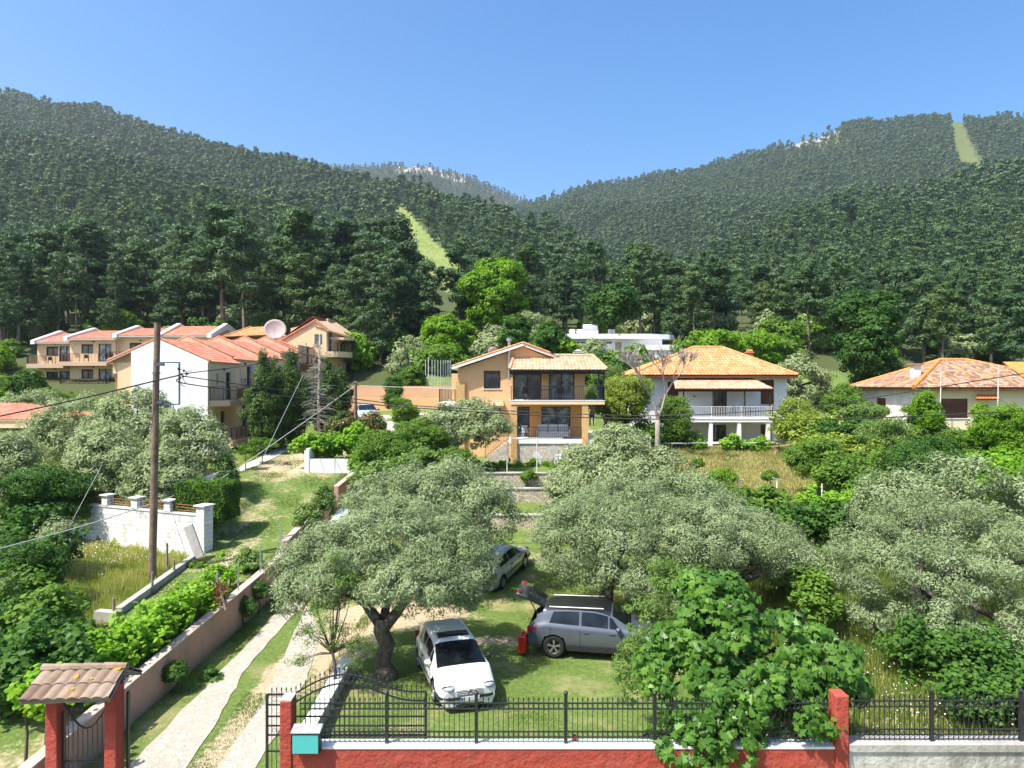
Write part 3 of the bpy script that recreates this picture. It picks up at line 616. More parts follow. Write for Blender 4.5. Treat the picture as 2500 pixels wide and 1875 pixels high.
def chair(label, loc, rz, mat='plastic_white', group=None, s=1, parts=True):
    r = thing('chair', label, 'chair', loc, rz, group); r.scale = (s, s, s); M = MAT[mat]
    mb = MB(); mb.box(-.23, .23, -.23, .22, .42, .45); mb.build('seat', M, r)
    mb = MB(); mb.hexa([(-.22, .2, .45), (.22, .2, .45), (.22, .23, .45), (-.22, .23, .45), (-.2, .28, .88), (.2, .28, .88), (.2, .31, .88), (-.2, .31, .88)]); mb.build('backrest', M, r)
    for x in (-.2, .2):
        for y in (-.2, .19): mb = MB(); mb.bar((x, y, .42), (x*1.15, y*1.15, 0), .035); mb.build('leg', M, r)
        mb = MB(); mb.bar((x*1.15, -.2, .64), (x*1.15, .26, .66), .04, .03); mb.bar((x*1.15, -.2, .64), (x*1.15, -.2, .44), .03); mb.build('armrest', M, r)
    return r
def dish(label, loc, rz, tilt, r, mat='dish_face', mast=.6, cat='satellite dish'):
    t = thing('satellite_dish', label, cat, loc, rz)
    mb = MB(); c, s = math.cos(tilt), math.sin(tilt)
    prof = [(r*k/6, .25*r*(k/6)**2) for k in range(7)]
    m2 = MB(); m2.lathe([(max(p[0], .001), p[1]) for p in prof]+[(p[0]+.001, p[1]-.02) for p in prof[::-1]], (0, 0, 0), 24); R = Matrix.Rotation(math.pi/2-tilt, 4, 'X'); off = Vector((0, 0, mast+r*.8))
    m2.v = [tuple(R @ Vector(v)+off) for v in m2.v]; m2.build('reflector', MAT[mat], t, True)
    m3 = MB(); q = R @ Vector((0, 0, r*.8))+off; m3.tube([R @ Vector((0, -r*.9, .2*r))+off, q], .02, 5); m3.ball(q, .07); m3.build('feed_arm', MAT['galv'], t)
    m4 = MB(); m4.tube([(0, .1, 0), (0, .1, mast+r*.7)], .04, 8); m4.bar((0, .1, mast+r*.7), (0, 0, mast+r*.8), .08); m4.build('mast', MAT['galv'], t); return t
def ac_unit(root, fr, u, z, o=.3):
    mb = MB(); fr.box(mb, u-.4, u+.4, z, z+.55, o-.28, o); b = mb.build('air_conditioner', MAT['plastic_white'], root)
    g = MB(); c = fr.pt(u-.1, z+.28, o+.01); g.ring(c, .2, .02, 12, 'y' if abs(fr.n.y) > .5 else 'x'); g.build('fan_grille', MAT['black_iron'], b)
def lamp_part(root, fr, u, z):
    mb = MB(); mb.ball(fr.pt(u, z, .12), .09); mb.bar(fr.pt(u, z+.08, 0), fr.pt(u, z+.08, .12), .03); mb.build('wall_lamp', MAT['dark_wood'], root)
# ------------------------------------------------------------------ the orange house
def orange_house():
    r = thing('house', 'two-storey ochre orange house with tiled porch roof and black balcony railing', 'house')
    fr = Fr(0, 49.2); XL, XR = -3.83, 5.15
    fu = Fr(0, 49.2)
    hol = [(PX(1181, 49.2), PX(1222, 49.2), PZ(949, 49.2), PZ(905, 49.2)), (.12, 2.08, 8.0, 10.2), (2.62, 4.42, 8.0, 10.2)]
    g = [(XL, 9.9), (XL, 10.2), (.78, 11.78), (2.52, 11.05), (XR, 10.2), (XR, 9.9)]
    mb = MB(); hol2 = [hol[0]]
    wall(mb, fu, XL, .0, 7.75, 10.06, hol2); wall(mb, fu, 0, XR, 7.75, 10.2, [(.12, 2.08, 8.0, 10.15), (2.62, 4.42, 8.0, 10.15)])
    mb.poly([fu.pt(XL, 10.06), fu.pt(0, 10.06), fu.pt(0, 11.45), fu.pt(XL, 10.14)]); mb.poly([fu.pt(0, 10.2), fu.pt(XR, 10.2), fu.pt(XR, 10.4), fu.pt(2.52, 11.0), fu.pt(.78, 11.72), fu.pt(0, 11.45)])
    d1, d2 = (PX(1262, 49.2), PX(1293, 49.2)), (PX(1322, 49.2), PX(1393, 49.2))
    aw = (PX(1163, 49.2), PX(1222, 49.2), 6.3, 7.45)
    wall(mb, fu, XL, 0, 3.6, 7.75, [aw]); mb2 = MB(); wall(mb2, fu, 0, XR, 3.6, 7.75, [(*d1, 5.35, 7.5), (*d2, 6.1, 7.5)])
    mb.box(XL, XR, 49.45, 57, 3.6, 7.7); mb.box(XL, XR, 49.5, 57, 7.75, 9.9)
    mb.poly([(XL, 49.2, 3.6), (XL, 57, 3.6), (XL, 57, 10.1), (XL, 49.2, 10.1)]); mb.poly([(XR, 49.2, 3.6), (XR, 57, 3.6), (XR, 57, 10.1), (XR, 49.2, 10.1)])
    mb.build('wall', MAT['ochre'], r); w2 = mb2.build('porch_wall', MAT['orange_paint'], r)
    # rough corner pillar at left
    mb = MB(); mb.box(XL-.12, XL+.5, 49.0, 49.6, 3.6, 9.3); mb.build('corner_pillar', MAT['ochre_rough'], r)
    window(r, fu, *hol[0], n=2, glassm='pane', box=.16); window(r, fu, .12, 2.08, 8.0, 10.15, 'dark_wood', 'pane', 2, False, name='sliding_door'); window(r, fu, 2.62, 4.42, 8.0, 10.15, 'dark_wood', 'pane_curtain_sky', 2, False, name='sliding_door')
    window(r, fu, *d1, 5.35, 7.5, 'dark_wood', 'pane', 1, False, name='door'); window(r, fu, *d2, 6.1, 7.5, 'dark_wood', 'pane_curtain_sky', 2, True); window(r, fu, *aw, shutter=True)
    # main gable roof, ridge running back
    px_, pz = .78, 11.95; ex0, ez0 = -4.25, 10.28; ex1, ez1 = 5.9, 10.0
    rl = pantile('roof', [(ex0, 57.4, ez0), (ex0, 48.6, ez0), (px_, 48.6, pz), (px_, 57.4, pz)], 'roof_orange', r, slab='white_trim', thick=.16, seed=1)
    rr = pantile('roof', [(ex1, 51.0, ez1), (ex1, 57.4, ez1), (px_, 57.4, pz), (px_, 48.8, pz), (2.7, 48.8, 11.24)], 'roof_orange', r, slab='white_trim', thick=.16, seed=2)
    ridge_caps(rl, (px_, 48.75, pz+.03), (px_, 57.4, pz+.03), 'roof_orange'); ridge_caps(rl, (ex0+.05, 48.8, ez0+.06), (px_, 48.8, pz+.06), 'roof_orange', .08); ridge_caps(rr, (px_, 48.8, pz+.06), (2.6, 48.8, 11.32), 'roof_orange', .08)
    # porch roof in front
    pr = pantile('porch_roof', [(-.2, 46.7, 10.05), (6.4, 46.7, 10.05), (5.75, 49.6, 11.08), (.15, 49.6, 11.08)], 'roof_aged', r, seed=3, thick=.1, slab='dark_wood')
    pe = pantile('porch_roof', [(6.4, 46.7, 10.05), (6.4, 49.6, 10.05), (5.75, 49.6, 11.08)], 'roof_aged', r, seed=4, thick=0)
    ridge_caps(pr, (.15, 49.55, 11.14), (5.75, 49.55, 11.14), 'roof_aged'); ridge_caps(pr, (6.4, 46.72, 10.1), (5.75, 49.5, 11.12), 'roof_aged'); ridge_caps(pr, (-.18, 46.72, 10.1), (.15, 49.5, 11.12), 'roof_aged')
    mb = MB(); mb.box(-.15, 6.3, 46.95, 47.1, 9.78, 9.93); mb.box(-.1, .02, 47.1, 49.1, 9.78, 9.93); mb.box(6.18, 6.3, 47.1, 49.1, 9.78, 9.93)
    for i in range(9): mb.box(.5+i*.68, .58+i*.68, 46.8, 49.1, 9.94, 10.03)
    mb.build('porch_beam', MAT['dark_wood'], r)
    for x in (.1, 5.85, 6.2): m = MB(); m.box(x-.05, x+.05, 47.0, 47.1, 7.98, 9.78); m.build('post', MAT['black_iron'], r)
    mb = MB(); mb.box(-.12, 6.2, 46.55, 49.19, 7.72, 7.97); sl = mb.build('balcony', MAT['cream'], r, bevel=.01)
    m = MB(); m.box(-.14, 6.22, 46.53, 49.19, 7.974, 8.0); m.build('balcony_floor', MAT['white_trim'], sl)
    rail(sl, [(-.05, 49.1, 8.0), (-.05, 46.95, 8.0), (6.15, 46.95, 8.0), (6.15, 49.1, 8.0)], .95, 'black_iron', .13)
    for x in (-.06, 4.7): m = MB(); m.box(x, x+.4, 46.6, 46.98, 3.7, 7.715); m.build('pillar', MAT['ochre_rough'], r)
    # porch floor on a stone base
    mb = MB(); mb.box(-.1, 6.3, 46.75, 49.18, 3.6, 5.1); ba = mb.build('stone_base', MAT['pale_stone_wall'], r)
    m = MB(); m.box(-.2, 6.35, 46.68, 49.18, 5.104, 5.35); m.build('porch_floor', MAT['white_trim'], r)
    m = MB(); m.prism([(2.55, 46.72, 3.95), (3.1, 46.72, 3.95), (3.1, 46.72, 4.75), (2.95, 46.72, 4.97), (2.7, 46.72, 4.97), (2.55, 46.72, 4.75)], (0, .04, 0)); m.build('niche', MAT['grey_concrete'], ba)
    rail(r, [(.4, 46.85, 5.35), (4.7, 46.85, 5.35)], .85, 'black_iron', .13)
    # side steps down to the left
    mb = MB()
    for i in range(8): mb.box(-1.75+i*.2, -.2, 47.0, 48.2, 3.6, 4.0+i*.17)
    st = mb.build('steps', MAT['white_trim'], r)
    m = MB(); m.prism([(-1.85, 46.93, 3.5), (-.22, 46.93, 3.5), (-.22, 46.93, 5.3), (-1.85, 46.93, 4.0)], (0, .06, 0)); m.build('side_wall', MAT['pale_stone_wall'], st)
    rail(st, [(-1.8, 46.96, 4.1), (-.25, 46.96, 5.35)], .8, 'black_iron', .14)
    # small tiled awning over the lower window
    aw_ = pantile('awning', [(PX(1150, 48.4), 48.4, 7.55), (PX(1230, 48.4), 48.4, 7.55), (PX(1228, 49.2), 49.2, 7.9), (PX(1152, 49.2), 49.2, 7.9)], 'roof_aged', r, seed=6, thick=.08, slab='awning')
    m = MB(); m.tube([(-.2, 48.9, 9.4), (-.2, 48.9, 12.1)], .1, 12); m.lathe([(.12, 12.1), (.19, 12.14), (.19, 12.26), (.05, 12.34)], (-.2, 48.9, 0)); m.build('flue_pipe', MAT['steel'], r, True, ang=40)
    m = MB(); m.box(4.55, 5.0, 50.2, 50.6, 10.3, 11.35); ch = m.build('chimney', MAT['terracotta'], r); m = MB(); m.box(4.45, 5.1, 50.1, 50.7, 11.354, 11.42); m.prism([(4.5, 50.15, 11.5), (5.05, 50.15, 11.5), (4.78, 50.4, 11.62)], (0, .5, 0)); m.build('chimney_cap', MAT['coping'], ch)
    # upper side terrace with black railing, left
    m = MB(); m.box(-5.2, XL-.13, 49.6, 55, 7.55, 7.78); te = m.build('terrace', MAT['white_trim'], r)
    rail(te, [(-5.15, 49.65, 7.8), (-4.0, 49.65, 7.8)], .95, 'black_iron', .1, th=.04)
    m = MB(); m.box(-5.0, -4.0, 49.9, 55, 3.9, 7.545); m.build('terrace_wall', MAT['pale_stone_wall'], r)
    m = MB(); m.box(-4.6, XL-.01, 53, 57, 7.9, 9.9); m.build('annex', MAT['ochre'], r)
    lamp_part(r, fu, -3.4, 9.15)
orange_house()
dish('round satellite dish behind the rear roof slope of the orange house', (-1.45, 53, 11.05), rad(200), rad(25), .38, 'dish_face', .2)
# porch furniture
def sofa():
    r = thing('garden_sofa', 'rattan garden sofa with three pale cushions on the orange house porch', 'sofa', (2.85, 48.2, 5.35))
    m = MB(); m.box(-1.1, 1.1, -.35, .35, .12, .36); m.build('seat', MAT['galv'], r)
    m = MB(); m.box(-1.1, 1.1, .3, .38, .37, .8); m.build('backrest', MAT['galv'], r)
    for s in (-1, 1): m = MB(); m.box(s*1.1-.05, s*1.1+.05, -.35, .38, .1, .6); m.build('armrest', MAT['galv'], r)
    for x in (-.7, 0, .7):
        m = MB(); m.box(x-.33, x+.33, .12, .28, .42, .95); m.build('cushion', MAT['cushion'], r, bevel=.04)
        m = MB(); m.box(x-.33, x+.33, -.33, .11, .365, .48); m.build('seat_cushion', MAT['cushion'], r, bevel=.04)
sofa()
chair('pale rattan armchair by the door on the orange house porch', (.95, 48.0, 5.35), rad(15), 'cushion')
chair('white plastic garden chair on the lawn before the arched niche', (1.7, 45.6, H(1.7, 45.6)), rad(160)); chair('white plastic garden chair on the lawn beside the olive crown', (3.1, 45.7, H(3.1, 45.7)), rad(-120))
for i, x in enumerate((1.0, 3.3)): chair(('dark chair on the orange house balcony before the left sliding door', 'dark chair on the orange house balcony before the right sliding door')[i], (x, 48.2, 8.0), rad(20-60*i), 'dark_wood')
def table(label, loc, w, d, h, mat, cat='table'):
    r = thing('table', label, cat, loc); m = MB(); m.box(-w/2, w/2, -d/2, d/2, h-.04, h); m.build('table_top', MAT[mat], r, bevel=.01)
    for x in (-1, 1):
        for y in (-1, 1): m = MB(); m.bar((x*(w/2-.05), y*(d/2-.05), h-.04), (x*(w/2-.05), y*(d/2-.05), 0), .045); m.build('leg', MAT[mat], r)
table('dark table between the two sliding doors on the orange house balcony', (2.3, 48.0, 8.0), .9, .6, .74, 'dark_wood')
# ------------------------------------------------------------------ the white house
def white_house():
    r = thing('house', 'white two-storey house with orange tiled hip roof and long balcony', 'house')
    X0, X1, Y0, Y1 = 10.7, 22.9, 58, 66; fu = Fr(0, Y0); Z0, ZM, ZT = 3.3, 6.45, 9.85
    doors = (PX(1740, 58), PX(1775, 58)); wl = (PX(1630, 58), PX(1657, 58)); wr = (PX(1857, 58), PX(1890, 58))
    mb = MB(); wall(mb, fu, X0, X1, ZM, ZT, [(*doors, ZM, 8.75), (*wl, 7.45, 9.3), (*wr, 7.4, 9.45)])
    wall(mb, fu, X0, X1, Z0-1, ZM, [(PX(1741, 58), PX(1773, 58), Z0, 5.7), (PX(1857, 58), PX(1884, 58), 4.3, 5.75), (PX(1640, 58), PX(1660, 58), 4.3, 5.7)])
    mb.box(X0+.01, X1-.01, Y0+.25, Y1, Z0-1, ZT-.05); mb.poly([(X0, Y0, Z0-1), (X0, Y1, Z0-1), (X0, Y1, ZT), (X0, Y0, ZT)]); mb.poly([(X1, Y0, Z0-1), (X1, Y1, Z0-1), (X1, Y1, ZT), (X1, Y0, ZT)])
    mb.build('wall', MAT['white_paint'], r)
    window(r, fu, *doors, ZM, 8.75, 'brown_wood', 'pane', 2, False, name='door'); window(r, fu, *wl, 7.45, 9.3, shutter=True, mat='shutter'); window(r, fu, *wr, 7.4, 9.45, shutter=True, mat='shutter')
    window(r, fu, PX(1741, 58), PX(1773, 58), Z0, 5.7, 'brown_wood', 'pane', 2, False, name='door'); window(r, fu, PX(1857, 58), PX(1884, 58), 4.3, 5.75, shutter=True, mat='shutter'); window(r, fu, PX(1640, 58), PX(1660, 58), 4.3, 5.7, shutter=True, mat='shutter')
    e = [(9.75, 57.1, 9.85), (23.5, 57.1, 9.85), (23.5, 67, 9.85), (9.75, 67, 9.85)]; a, b = (16.1, 62, 12.35), (18.7, 62, 12.35)
    rf = pantile('roof', [e[0], e[1], b, a], 'roof_orange', r, .28, .36, seed=11, thick=.12, slab='brown_wood'); pantile('roof', [e[3], e[0], a], 'roof_orange', r, .28, .36, seed=12, thick=.12, slab='brown_wood'); pantile('roof', [e[1], e[2], b], 'roof_orange', r, .28, .36, seed=13, thick=.12, slab='brown_wood'); pantile('roof', [e[2], e[3], a, b], 'roof_orange', r, .4, .5, seed=14, thick=.12, slab='brown_wood')
    for p, q in ((a, b), (e[0], a), (e[1], b)): ridge_caps(rf, Vector(p)+Vector((0, 0, .04)), Vector(q)+Vector((0, 0, .04)), 'roof_orange')
    m = MB(); m.box(9.9, 23.4, 57.0, 57.15, 9.6, 9.76); m.build('gutter', MAT['brown_wood'], r)
    pr = pantile('porch_roof', [(12.9, 55.0, 8.72), (20.7, 55.0, 8.72), (19.9, 57.7, 9.56), (13.3, 57.7, 9.56)], 'roof_aged', r, .26, .34, seed=15, thick=.09)
    m = MB(); m.box(13.05, 20.55, 55.15, 55.27, 8.5, 8.62); m.build('porch_beam', MAT['dark_wood'], r)
    for x in (13.6, 15.95, 18.45, 20.45): m = MB(); m.box(x-.05, x+.05, 55.16, 55.26, 6.5, 8.5); m.build('post', MAT['dark_wood'], r)
    m = MB(); m.box(13.35, 20.9, 55.05, 57.99, 6.08, 6.46); sl = m.build('balcony', MAT['white_paint'], r)
    rail(sl, [(13.45, 57.9, 6.46), (13.45, 55.15, 6.46), (20.65, 55.15, 6.46), (20.65, 57.9, 6.46)], .85, 'white_trim', .13, th=.022, posts=18)
    for x in (13.55, 15.75, 18.0, 20.3): m = MB(); m.box(x-.14, x+.14, 55.1, 55.4, 3.0, 6.075); m.build('pillar', MAT['white_paint'], r)
    m = MB(); m.box(21.3, 21.8, 63, 63.5, 9.9, 11.9); ch = m.build('chimney', MAT['terracotta'], r); m = MB(); m.box(21.2, 21.9, 62.9, 63.6, 11.904, 12.0); m.tube([(21.3, 63.2, 12.05), (21.8, 63.2, 12.05)], .2, 8); m.build('chimney_cap', MAT['terracotta'], ch)
    m = MB(); fu.box(m, 22.05, 22.3, 5.0, 5.35, 0, .12); m.build('meter_box', MAT['galv'], r)
    m = MB(); m.bar((15.2, 57.95, 8.0), (15.2, 57.95, 8.15), .08); m.build('wall_lamp', MAT['dark_wood'], r)
white_house()
table('dark table behind the white balcony railing of the white house', (18.6, 56.6, 6.46), 1.2, .7, .72, 'denim')
for i, x in enumerate((17.75, 19.6)): chair(('blue chair left of the table on the white house balcony', 'blue chair right of the table on the white house balcony')[i], (x, 56.6, 6.46), rad(-80+160*i), 'denim')
# ------------------------------------------------------------------ the old cottage at the right
def cottage():
    r = thing('house', 'old low cottage with weathered hip roof, white side and cream front', 'house')
    X0, X1, Y0, Y1, Z0, ZT = 29.2, 35.4, 50, 58.5, 4.6, 8.75; fu = Fr(0, Y0); fl = Fr(X0, Y1, rad(-90))   # left side wall; u from back to front
    m = MB(); wall(m, fu, X0, 40.5, Z0, ZT, [(PX(2297, 50), PX(2364, 50), 6.65, 8.05), (PX(2399, 50), PX(2414, 50), 6.7, 7.6)])
    m.box(X0+.3, 40.4, Y0+.25, Y1, Z0, ZT-.05); m.build('wall', MAT['old_cream'], r)
    m = MB(); wall(m, fl, 0, 8.5, Z0, ZT, [(2.6, 4.1, 6.4, 8.0)]); m.build('side_wall', MAT['old_white'], r)
    window(r, fu, PX(2297, 50), PX(2364, 50), 6.65, 8.05, mat='brown_wood', shutter=True, box=.2); window(r, fu, PX(2399, 50), PX(2414, 50), 6.7, 7.6, n=1); window(r, fl, 2.6, 4.1, 6.4, 8.0, mat='shutter', shutter=True, box=.15)
    e = [(28.5, 49.4, 8.85), (36.9, 49.4, 8.85), (36.9, 59.1, 8.85), (28.5, 59.1, 8.85)]; a, b = (33.35, 54.3, 10.95), (35.4, 54.3, 10.95)
    rf = pantile('roof', [e[0], (37.2, 49.4, 8.85), (37.6, 52.8, 10.3), b, a], 'roof_old', r, .26, .3, seed=21, thick=.12); pantile('roof', [e[3], e[0], a], 'roof_old', r, .26, .3, seed=22, thick=.12); pantile('roof', [e[2], e[3], a, b], 'roof_old', r, .4, .4, seed=23, thick=.12)
    ridge_caps(rf, Vector(e[0])+Vector((0, 0, .05)), Vector(a)+Vector((0, 0, .05)), 'roof_new', .15); ridge_caps(rf, Vector(a)+Vector((0, 0, .05)), Vector(b)+Vector((0, 0, .05)), 'roof_new', .12); ridge_caps(rf, Vector(b)+Vector((0, 0, .05)), (38.2, 52.9, 10.2), 'roof_new', .12); ridge_caps(rf, Vector(e[3])+Vector((0, 0, .05)), Vector(a)+Vector((0, 0, .05)), 'roof_new', .1)
    wing = pantile('roof', [(37.2, 49.38, 8.86), (45, 49.38, 8.86), (45, 54.5, 10.8), (38.4, 54.5, 10.8)], 'roof_new', r, .26, .32, seed=24, thick=.12); wing['label'] = 'new bright orange roof wing'
    m = MB(); m.box(28.6, 45, 49.28, 49.4, 8.66, 8.78); m.build('gutter', MAT['brown_wood'], r)
    m = MB(); m.box(30.0, 30.55, 52.0, 52.5, 9.2, 10.55); ch = m.build('chimney', MAT['old_white'], r); m = MB(); m.box(29.85, 30.7, 51.85, 52.65, 10.554, 10.64); m.build('chimney_cap', MAT['terracotta'], ch)
    pantile('awning', [(PX(2383, 49.3), 49.3, 8.05), (PX(2440, 49.3), 49.3, 8.05), (PX(2437, 50), 50, 8.3), (PX(2385, 50), 50, 8.3)], 'roof_new', r, seed=25, thick=.07, slab='shutter')
cottage()
def antenna(label, loc, h):
    r = thing('tv_antenna', label, 'antenna', loc); m = MB(); m.tube([(0, 0, 0), (.05, 0, h*.5), (.1, 0, h)], .035, 6); m.build('mast', MAT['coping'], r)
    m = MB(); m.bar((-.5, 0, h-.1), (.7, 0, h-.1), .025)
    for i in range(6): m.bar((-.4+i*.2, -.25, h-.1), (-.4+i*.2, .25, h-.1), .018)
    m.build('aerial', MAT['galv'], r)
antenna('tall thin antenna mast before the dark window of the old cottage', (34.0, 48.8, 5.0), 5.4); antenna('thin antenna pole beside the white chimney of the old cottage', (30.1, 49.0, 5.2), 5.1)
# ------------------------------------------------------------------ flat white building behind
def modern():
    r = thing('building', 'low flat-roofed white modern building behind the trees', 'building'); Y = 85
    x0, x1, x2 = PX(1355, Y), PX(1590, Y), PX(1660, Y); zt, zb = PZ(815, Y), PZ(827, Y); fu = Fr(0, Y+.8)
    m = MB(); m.prism([(x0, Y, zb), (x1, Y, zb), (x2-1, Y+1.2, zb), (x2, Y+3, zb), (x2, Y+9, zb), (x0, Y+9, zb)], (0, 0, zt-zb)); m.build('roof', MAT['white_paint'], r)
    hs = [(PX(1504, Y), PX(1520, Y), PZ(860, Y), PZ(834, Y))]+[(PX(a, Y), PX(b, Y), zb-.55, zb-.3) for a, b in ((1372, 1404), (1410, 1450), (1458, 1496))]
    m = MB(); wall(m, fu, x0+.5, x2-2, 10.5, zb-.004, hs); m.box(x0+.5, x2-2, Y+1.1, Y+8, 10.5, zb-.004); m.build('wall', MAT['white_paint'], r)
    m = MB(); fu.box(m, *hs[0], -.2, -.1); m.build('stone_panel', MAT['stone_wall'], r)
    for h in hs[1:]: m = MB(); fu.box(m, *h, -.2, -.1); m.build('window', MAT['pane'], r)
    m = MB(); m.box(PX(1560, Y), PX(1679, Y-3), Y-3, Y+.5, PZ(858, Y), PZ(845, Y)); m.box(PX(1575, Y), PX(1670, Y-3), Y-2.8, Y+.5, 10.5, PZ(860, Y)); m.build('terrace', MAT['white_paint'], r)
    m = MB(); m.box(PX(1488, Y-2), PX(1520, Y-2), Y-2, Y+.7, 10, PZ(857, Y)); m.build('stone_base', MAT['stone_wall'], r)
    rail(r, [(x0+2, Y-.6, PZ(862, Y)), (PX(1486, Y), Y-.6, PZ(862, Y))], 1.0, 'white_trim', .3)
    return zt, Y
zt, Y_ = modern()
def heater(label, x, y, z):
    r = thing('solar_heater', label, 'water heater', (x, y, z)); m = MB(); m.tube([(-.9, 0, 1.1), (.9, 0, 1.1)], .3, 12); m.build('tank', MAT['plastic_white'], r, True, ang=40)
    m = MB(); m.box(-1.2, 1.0, -.1, .9, 0, .8); m.build('stand', MAT['white_paint'], r)
heater('white solar water heater tank on the flat white roof', PX(1441, Y_+3), Y_+3, zt)
for x, l in ((1399, 'leftmost of the air conditioners on the flat white roof'), (1412, 'air conditioner beside the water heater on the flat white roof'), (1493, 'air conditioner standing alone on the flat white roof')):
    r = thing('air_conditioner', l, 'air conditioner', (PX(x, Y_+2), Y_+2, zt), 0, 'air conditioners on the flat white roof'); m = MB(); m.box(-.42, .42, -.15, .2, .05, .7); m.build('casing', MAT['plastic_white'], r); m = MB(); m.ring((-.1, -.17, .38), .22, .03, 12); m.build('fan_grille', MAT['galv'], r)
# ------------------------------------------------------------------ the apartments at the left
def apartments():
    r = thing('apartment_row', 'cream stepped apartment terrace with white end gable and red tiled roofs', 'apartment building')
    D = [50, 56, 62, 69, 76, 83, 89]; PKX = [-25.4, -26.1, -26.1, -26.5, -26.9, -27.1]; PKZ = [PZ(826, d) for d in D[:6]]
    HW = 3.6; EZ = 1.62
    for i in range(6):
        y0, y1, xc, zp = D[i], D[i+1], PKX[i], PKZ[i]; ze = zp-EZ; xr = xc+HW-.05; xl = xc-HW; zb = [3.6, 4.2, 5, 6, 7, 8][i]
        fu = Fr(0, y0); fs = Fr(xr, y0, rad(90)); L = y1-y0           # right-hand side wall, u goes back
        m = MB(); fl = zb+1.35; f2 = fl+2.95
        if i == 0:
            wl = xc-1.95
            m.poly([(wl, y0, zb-1), (xr, y0, zb-1), (xr, y0, ze), (xc, y0, zp-.08), (wl, y0, zp-.08-EZ*1.95/HW)])
            m.build('end_gable', MAT['white_gable'], r); m = MB()
            m.poly([(xl, y0+.6, ze-.9), (wl, y0+.6, ze-.9), (wl, y0+.6, zp-.12-EZ*1.95/HW), (xl, y0+.6, ze)]); m.box(xl+.4, wl, y0+.9, y1, zb-1, ze-.9); m.poly([(wl, y0, zb-1), (wl, y0+.9, zb-1), (wl, y0+.9, ze+.6), (wl, y0, ze+.6)])
        else:
            m.prism([(xl, y0, ze-1.2), (xr, y0, ze-1.2), (xr, y0, ze+.1), (xc, y0, zp+.12), (xl, y0, ze+.1)], (0, .25, 0)); m.build('gable_parapet', MAT['cream_streaked'], r); m = MB()
            m.poly([(xl, y0+.02, zb-1), (xr, y0+.02, zb-1), (xr, y0+.02, ze), (xl, y0+.02, ze)])
        hs = [(1.5, 1.85, f2+1.15, f2+1.95), (3.2, 4.1, f2, f2+2.1), (1.5, 1.85, fl+1.15, fl+1.95), (2.2, 3.1, fl, fl+2.1)]
        wall(m, fs, 0, L, zb-1, ze, hs); m.box(xl+.5, xr-.26, y0+.3, y1, zb-1, ze-.1); m.poly([(xl, y0+.9, zb), (xl, y1, zb), (xl, y1, ze), (xl, y0+.9, ze)]); m.build('wall', MAT['cream'], r)
        for h in hs: window(r, fs, *h, 'brown_wood', 'pane', 1, False, ft=.05)
        p1 = pantile('roof', [(xr+.12, y0+.02, ze-.05), (xr+.12, y1, ze-.05), (xc, y1, zp), (xc, y0+.02, zp)], 'roof_red', r, .3, .42, seed=30+i, thick=.08, slab='cream_dark')
        p2 = pantile('roof', [(xl-.15, y1, ze-.05), (xl-.15, y0+.02, ze-.05), (xc, y0+.02, zp), (xc, y1, zp)], 'roof_red', r, .4, .5, seed=40+i, thick=.08, slab='cream_dark')
        dz = .03 if i == 0 else .18
        ridge_caps(p1, (xc, y0+.1, zp+dz), (xr+.1, y0+.1, ze+dz), 'roof_red', .1); ridge_caps(p2, (xc, y0+.1, zp+dz), (xl-.1, y0+.1, ze+dz), 'roof_red', .1)
        # balcony at the side
        bz = f2; bx = xr+1.45
        m = MB(); m.prism([(xr, y0+.2, bz-.42), (bx-.2, y0+.9, bz-.42), (bx, y0+2.0, bz-.42), (bx, y1-.7, bz-.42), (xr, y1-.7, bz-.42)], (0, 0, .42)); b = m.build('balcony', MAT['cream_dark'], r)
        rail(b, [(xr+.05, y0+.3, bz), (bx-.25, y0+.95, bz), (bx-.08, y0+2.0, bz)], 1.0, 'brown_iron', .14, posts=6)
        pn = MB(); a_, c_ = Vector((bx-.08, y0+2.05, bz)), Vector((bx-.08, y1-.75, bz)); pn.hexa([a_+Vector((0, 0, .12)), a_+Vector((.03, 0, .12)), c_+Vector((.03, 0, .12)), c_+Vector((0, 0, .12)), a_+Vector((0, 0, .88)), a_+Vector((.03, 0, .88)), c_+Vector((.03, 0, .88)), c_+Vector((0, 0, .88))]); pn.build('railing_panel', MAT['shutter'], b)
        rail(b, [(bx-.08, y0+2.0, bz), (bx-.08, y1-.75, bz)], 1.0, 'brown_iron', 1.0, posts=1)
        m = MB(); m.prism([(xr, y0+.5, fl-.5), (bx+.1, y0+.6, fl-.5), (bx+.1, y1-.9, fl-.5), (xr, y1-.9, fl-.5)], (0, 0, .5)); m.box(xr+.1, xr+1.0, y0+.55, y0+.8, zb-1, fl-.504); t = m.build('porch', MAT['cream'], r)
        rail(t, [(xr+.05, y0+.6, fl), (bx, y0+.65, fl), (bx, y1-1.6, fl)], .95, 'brown_iron', .15, posts=6)
        m = MB()
        for k in range(6): m.box(bx+.12, bx+.4+k*.01, y1-1.0+k*.27, y1-.72+k*.27, zb-.5, fl-.2*k)
        m.build('steps', MAT['paving_pale'], r)
        lamp_part(r, fs, 2.6, f2+2.3)
        if i in (1, 3, 4): ac_unit(r, fs, L-1.6, ze-1.0)
    return r
apartments()
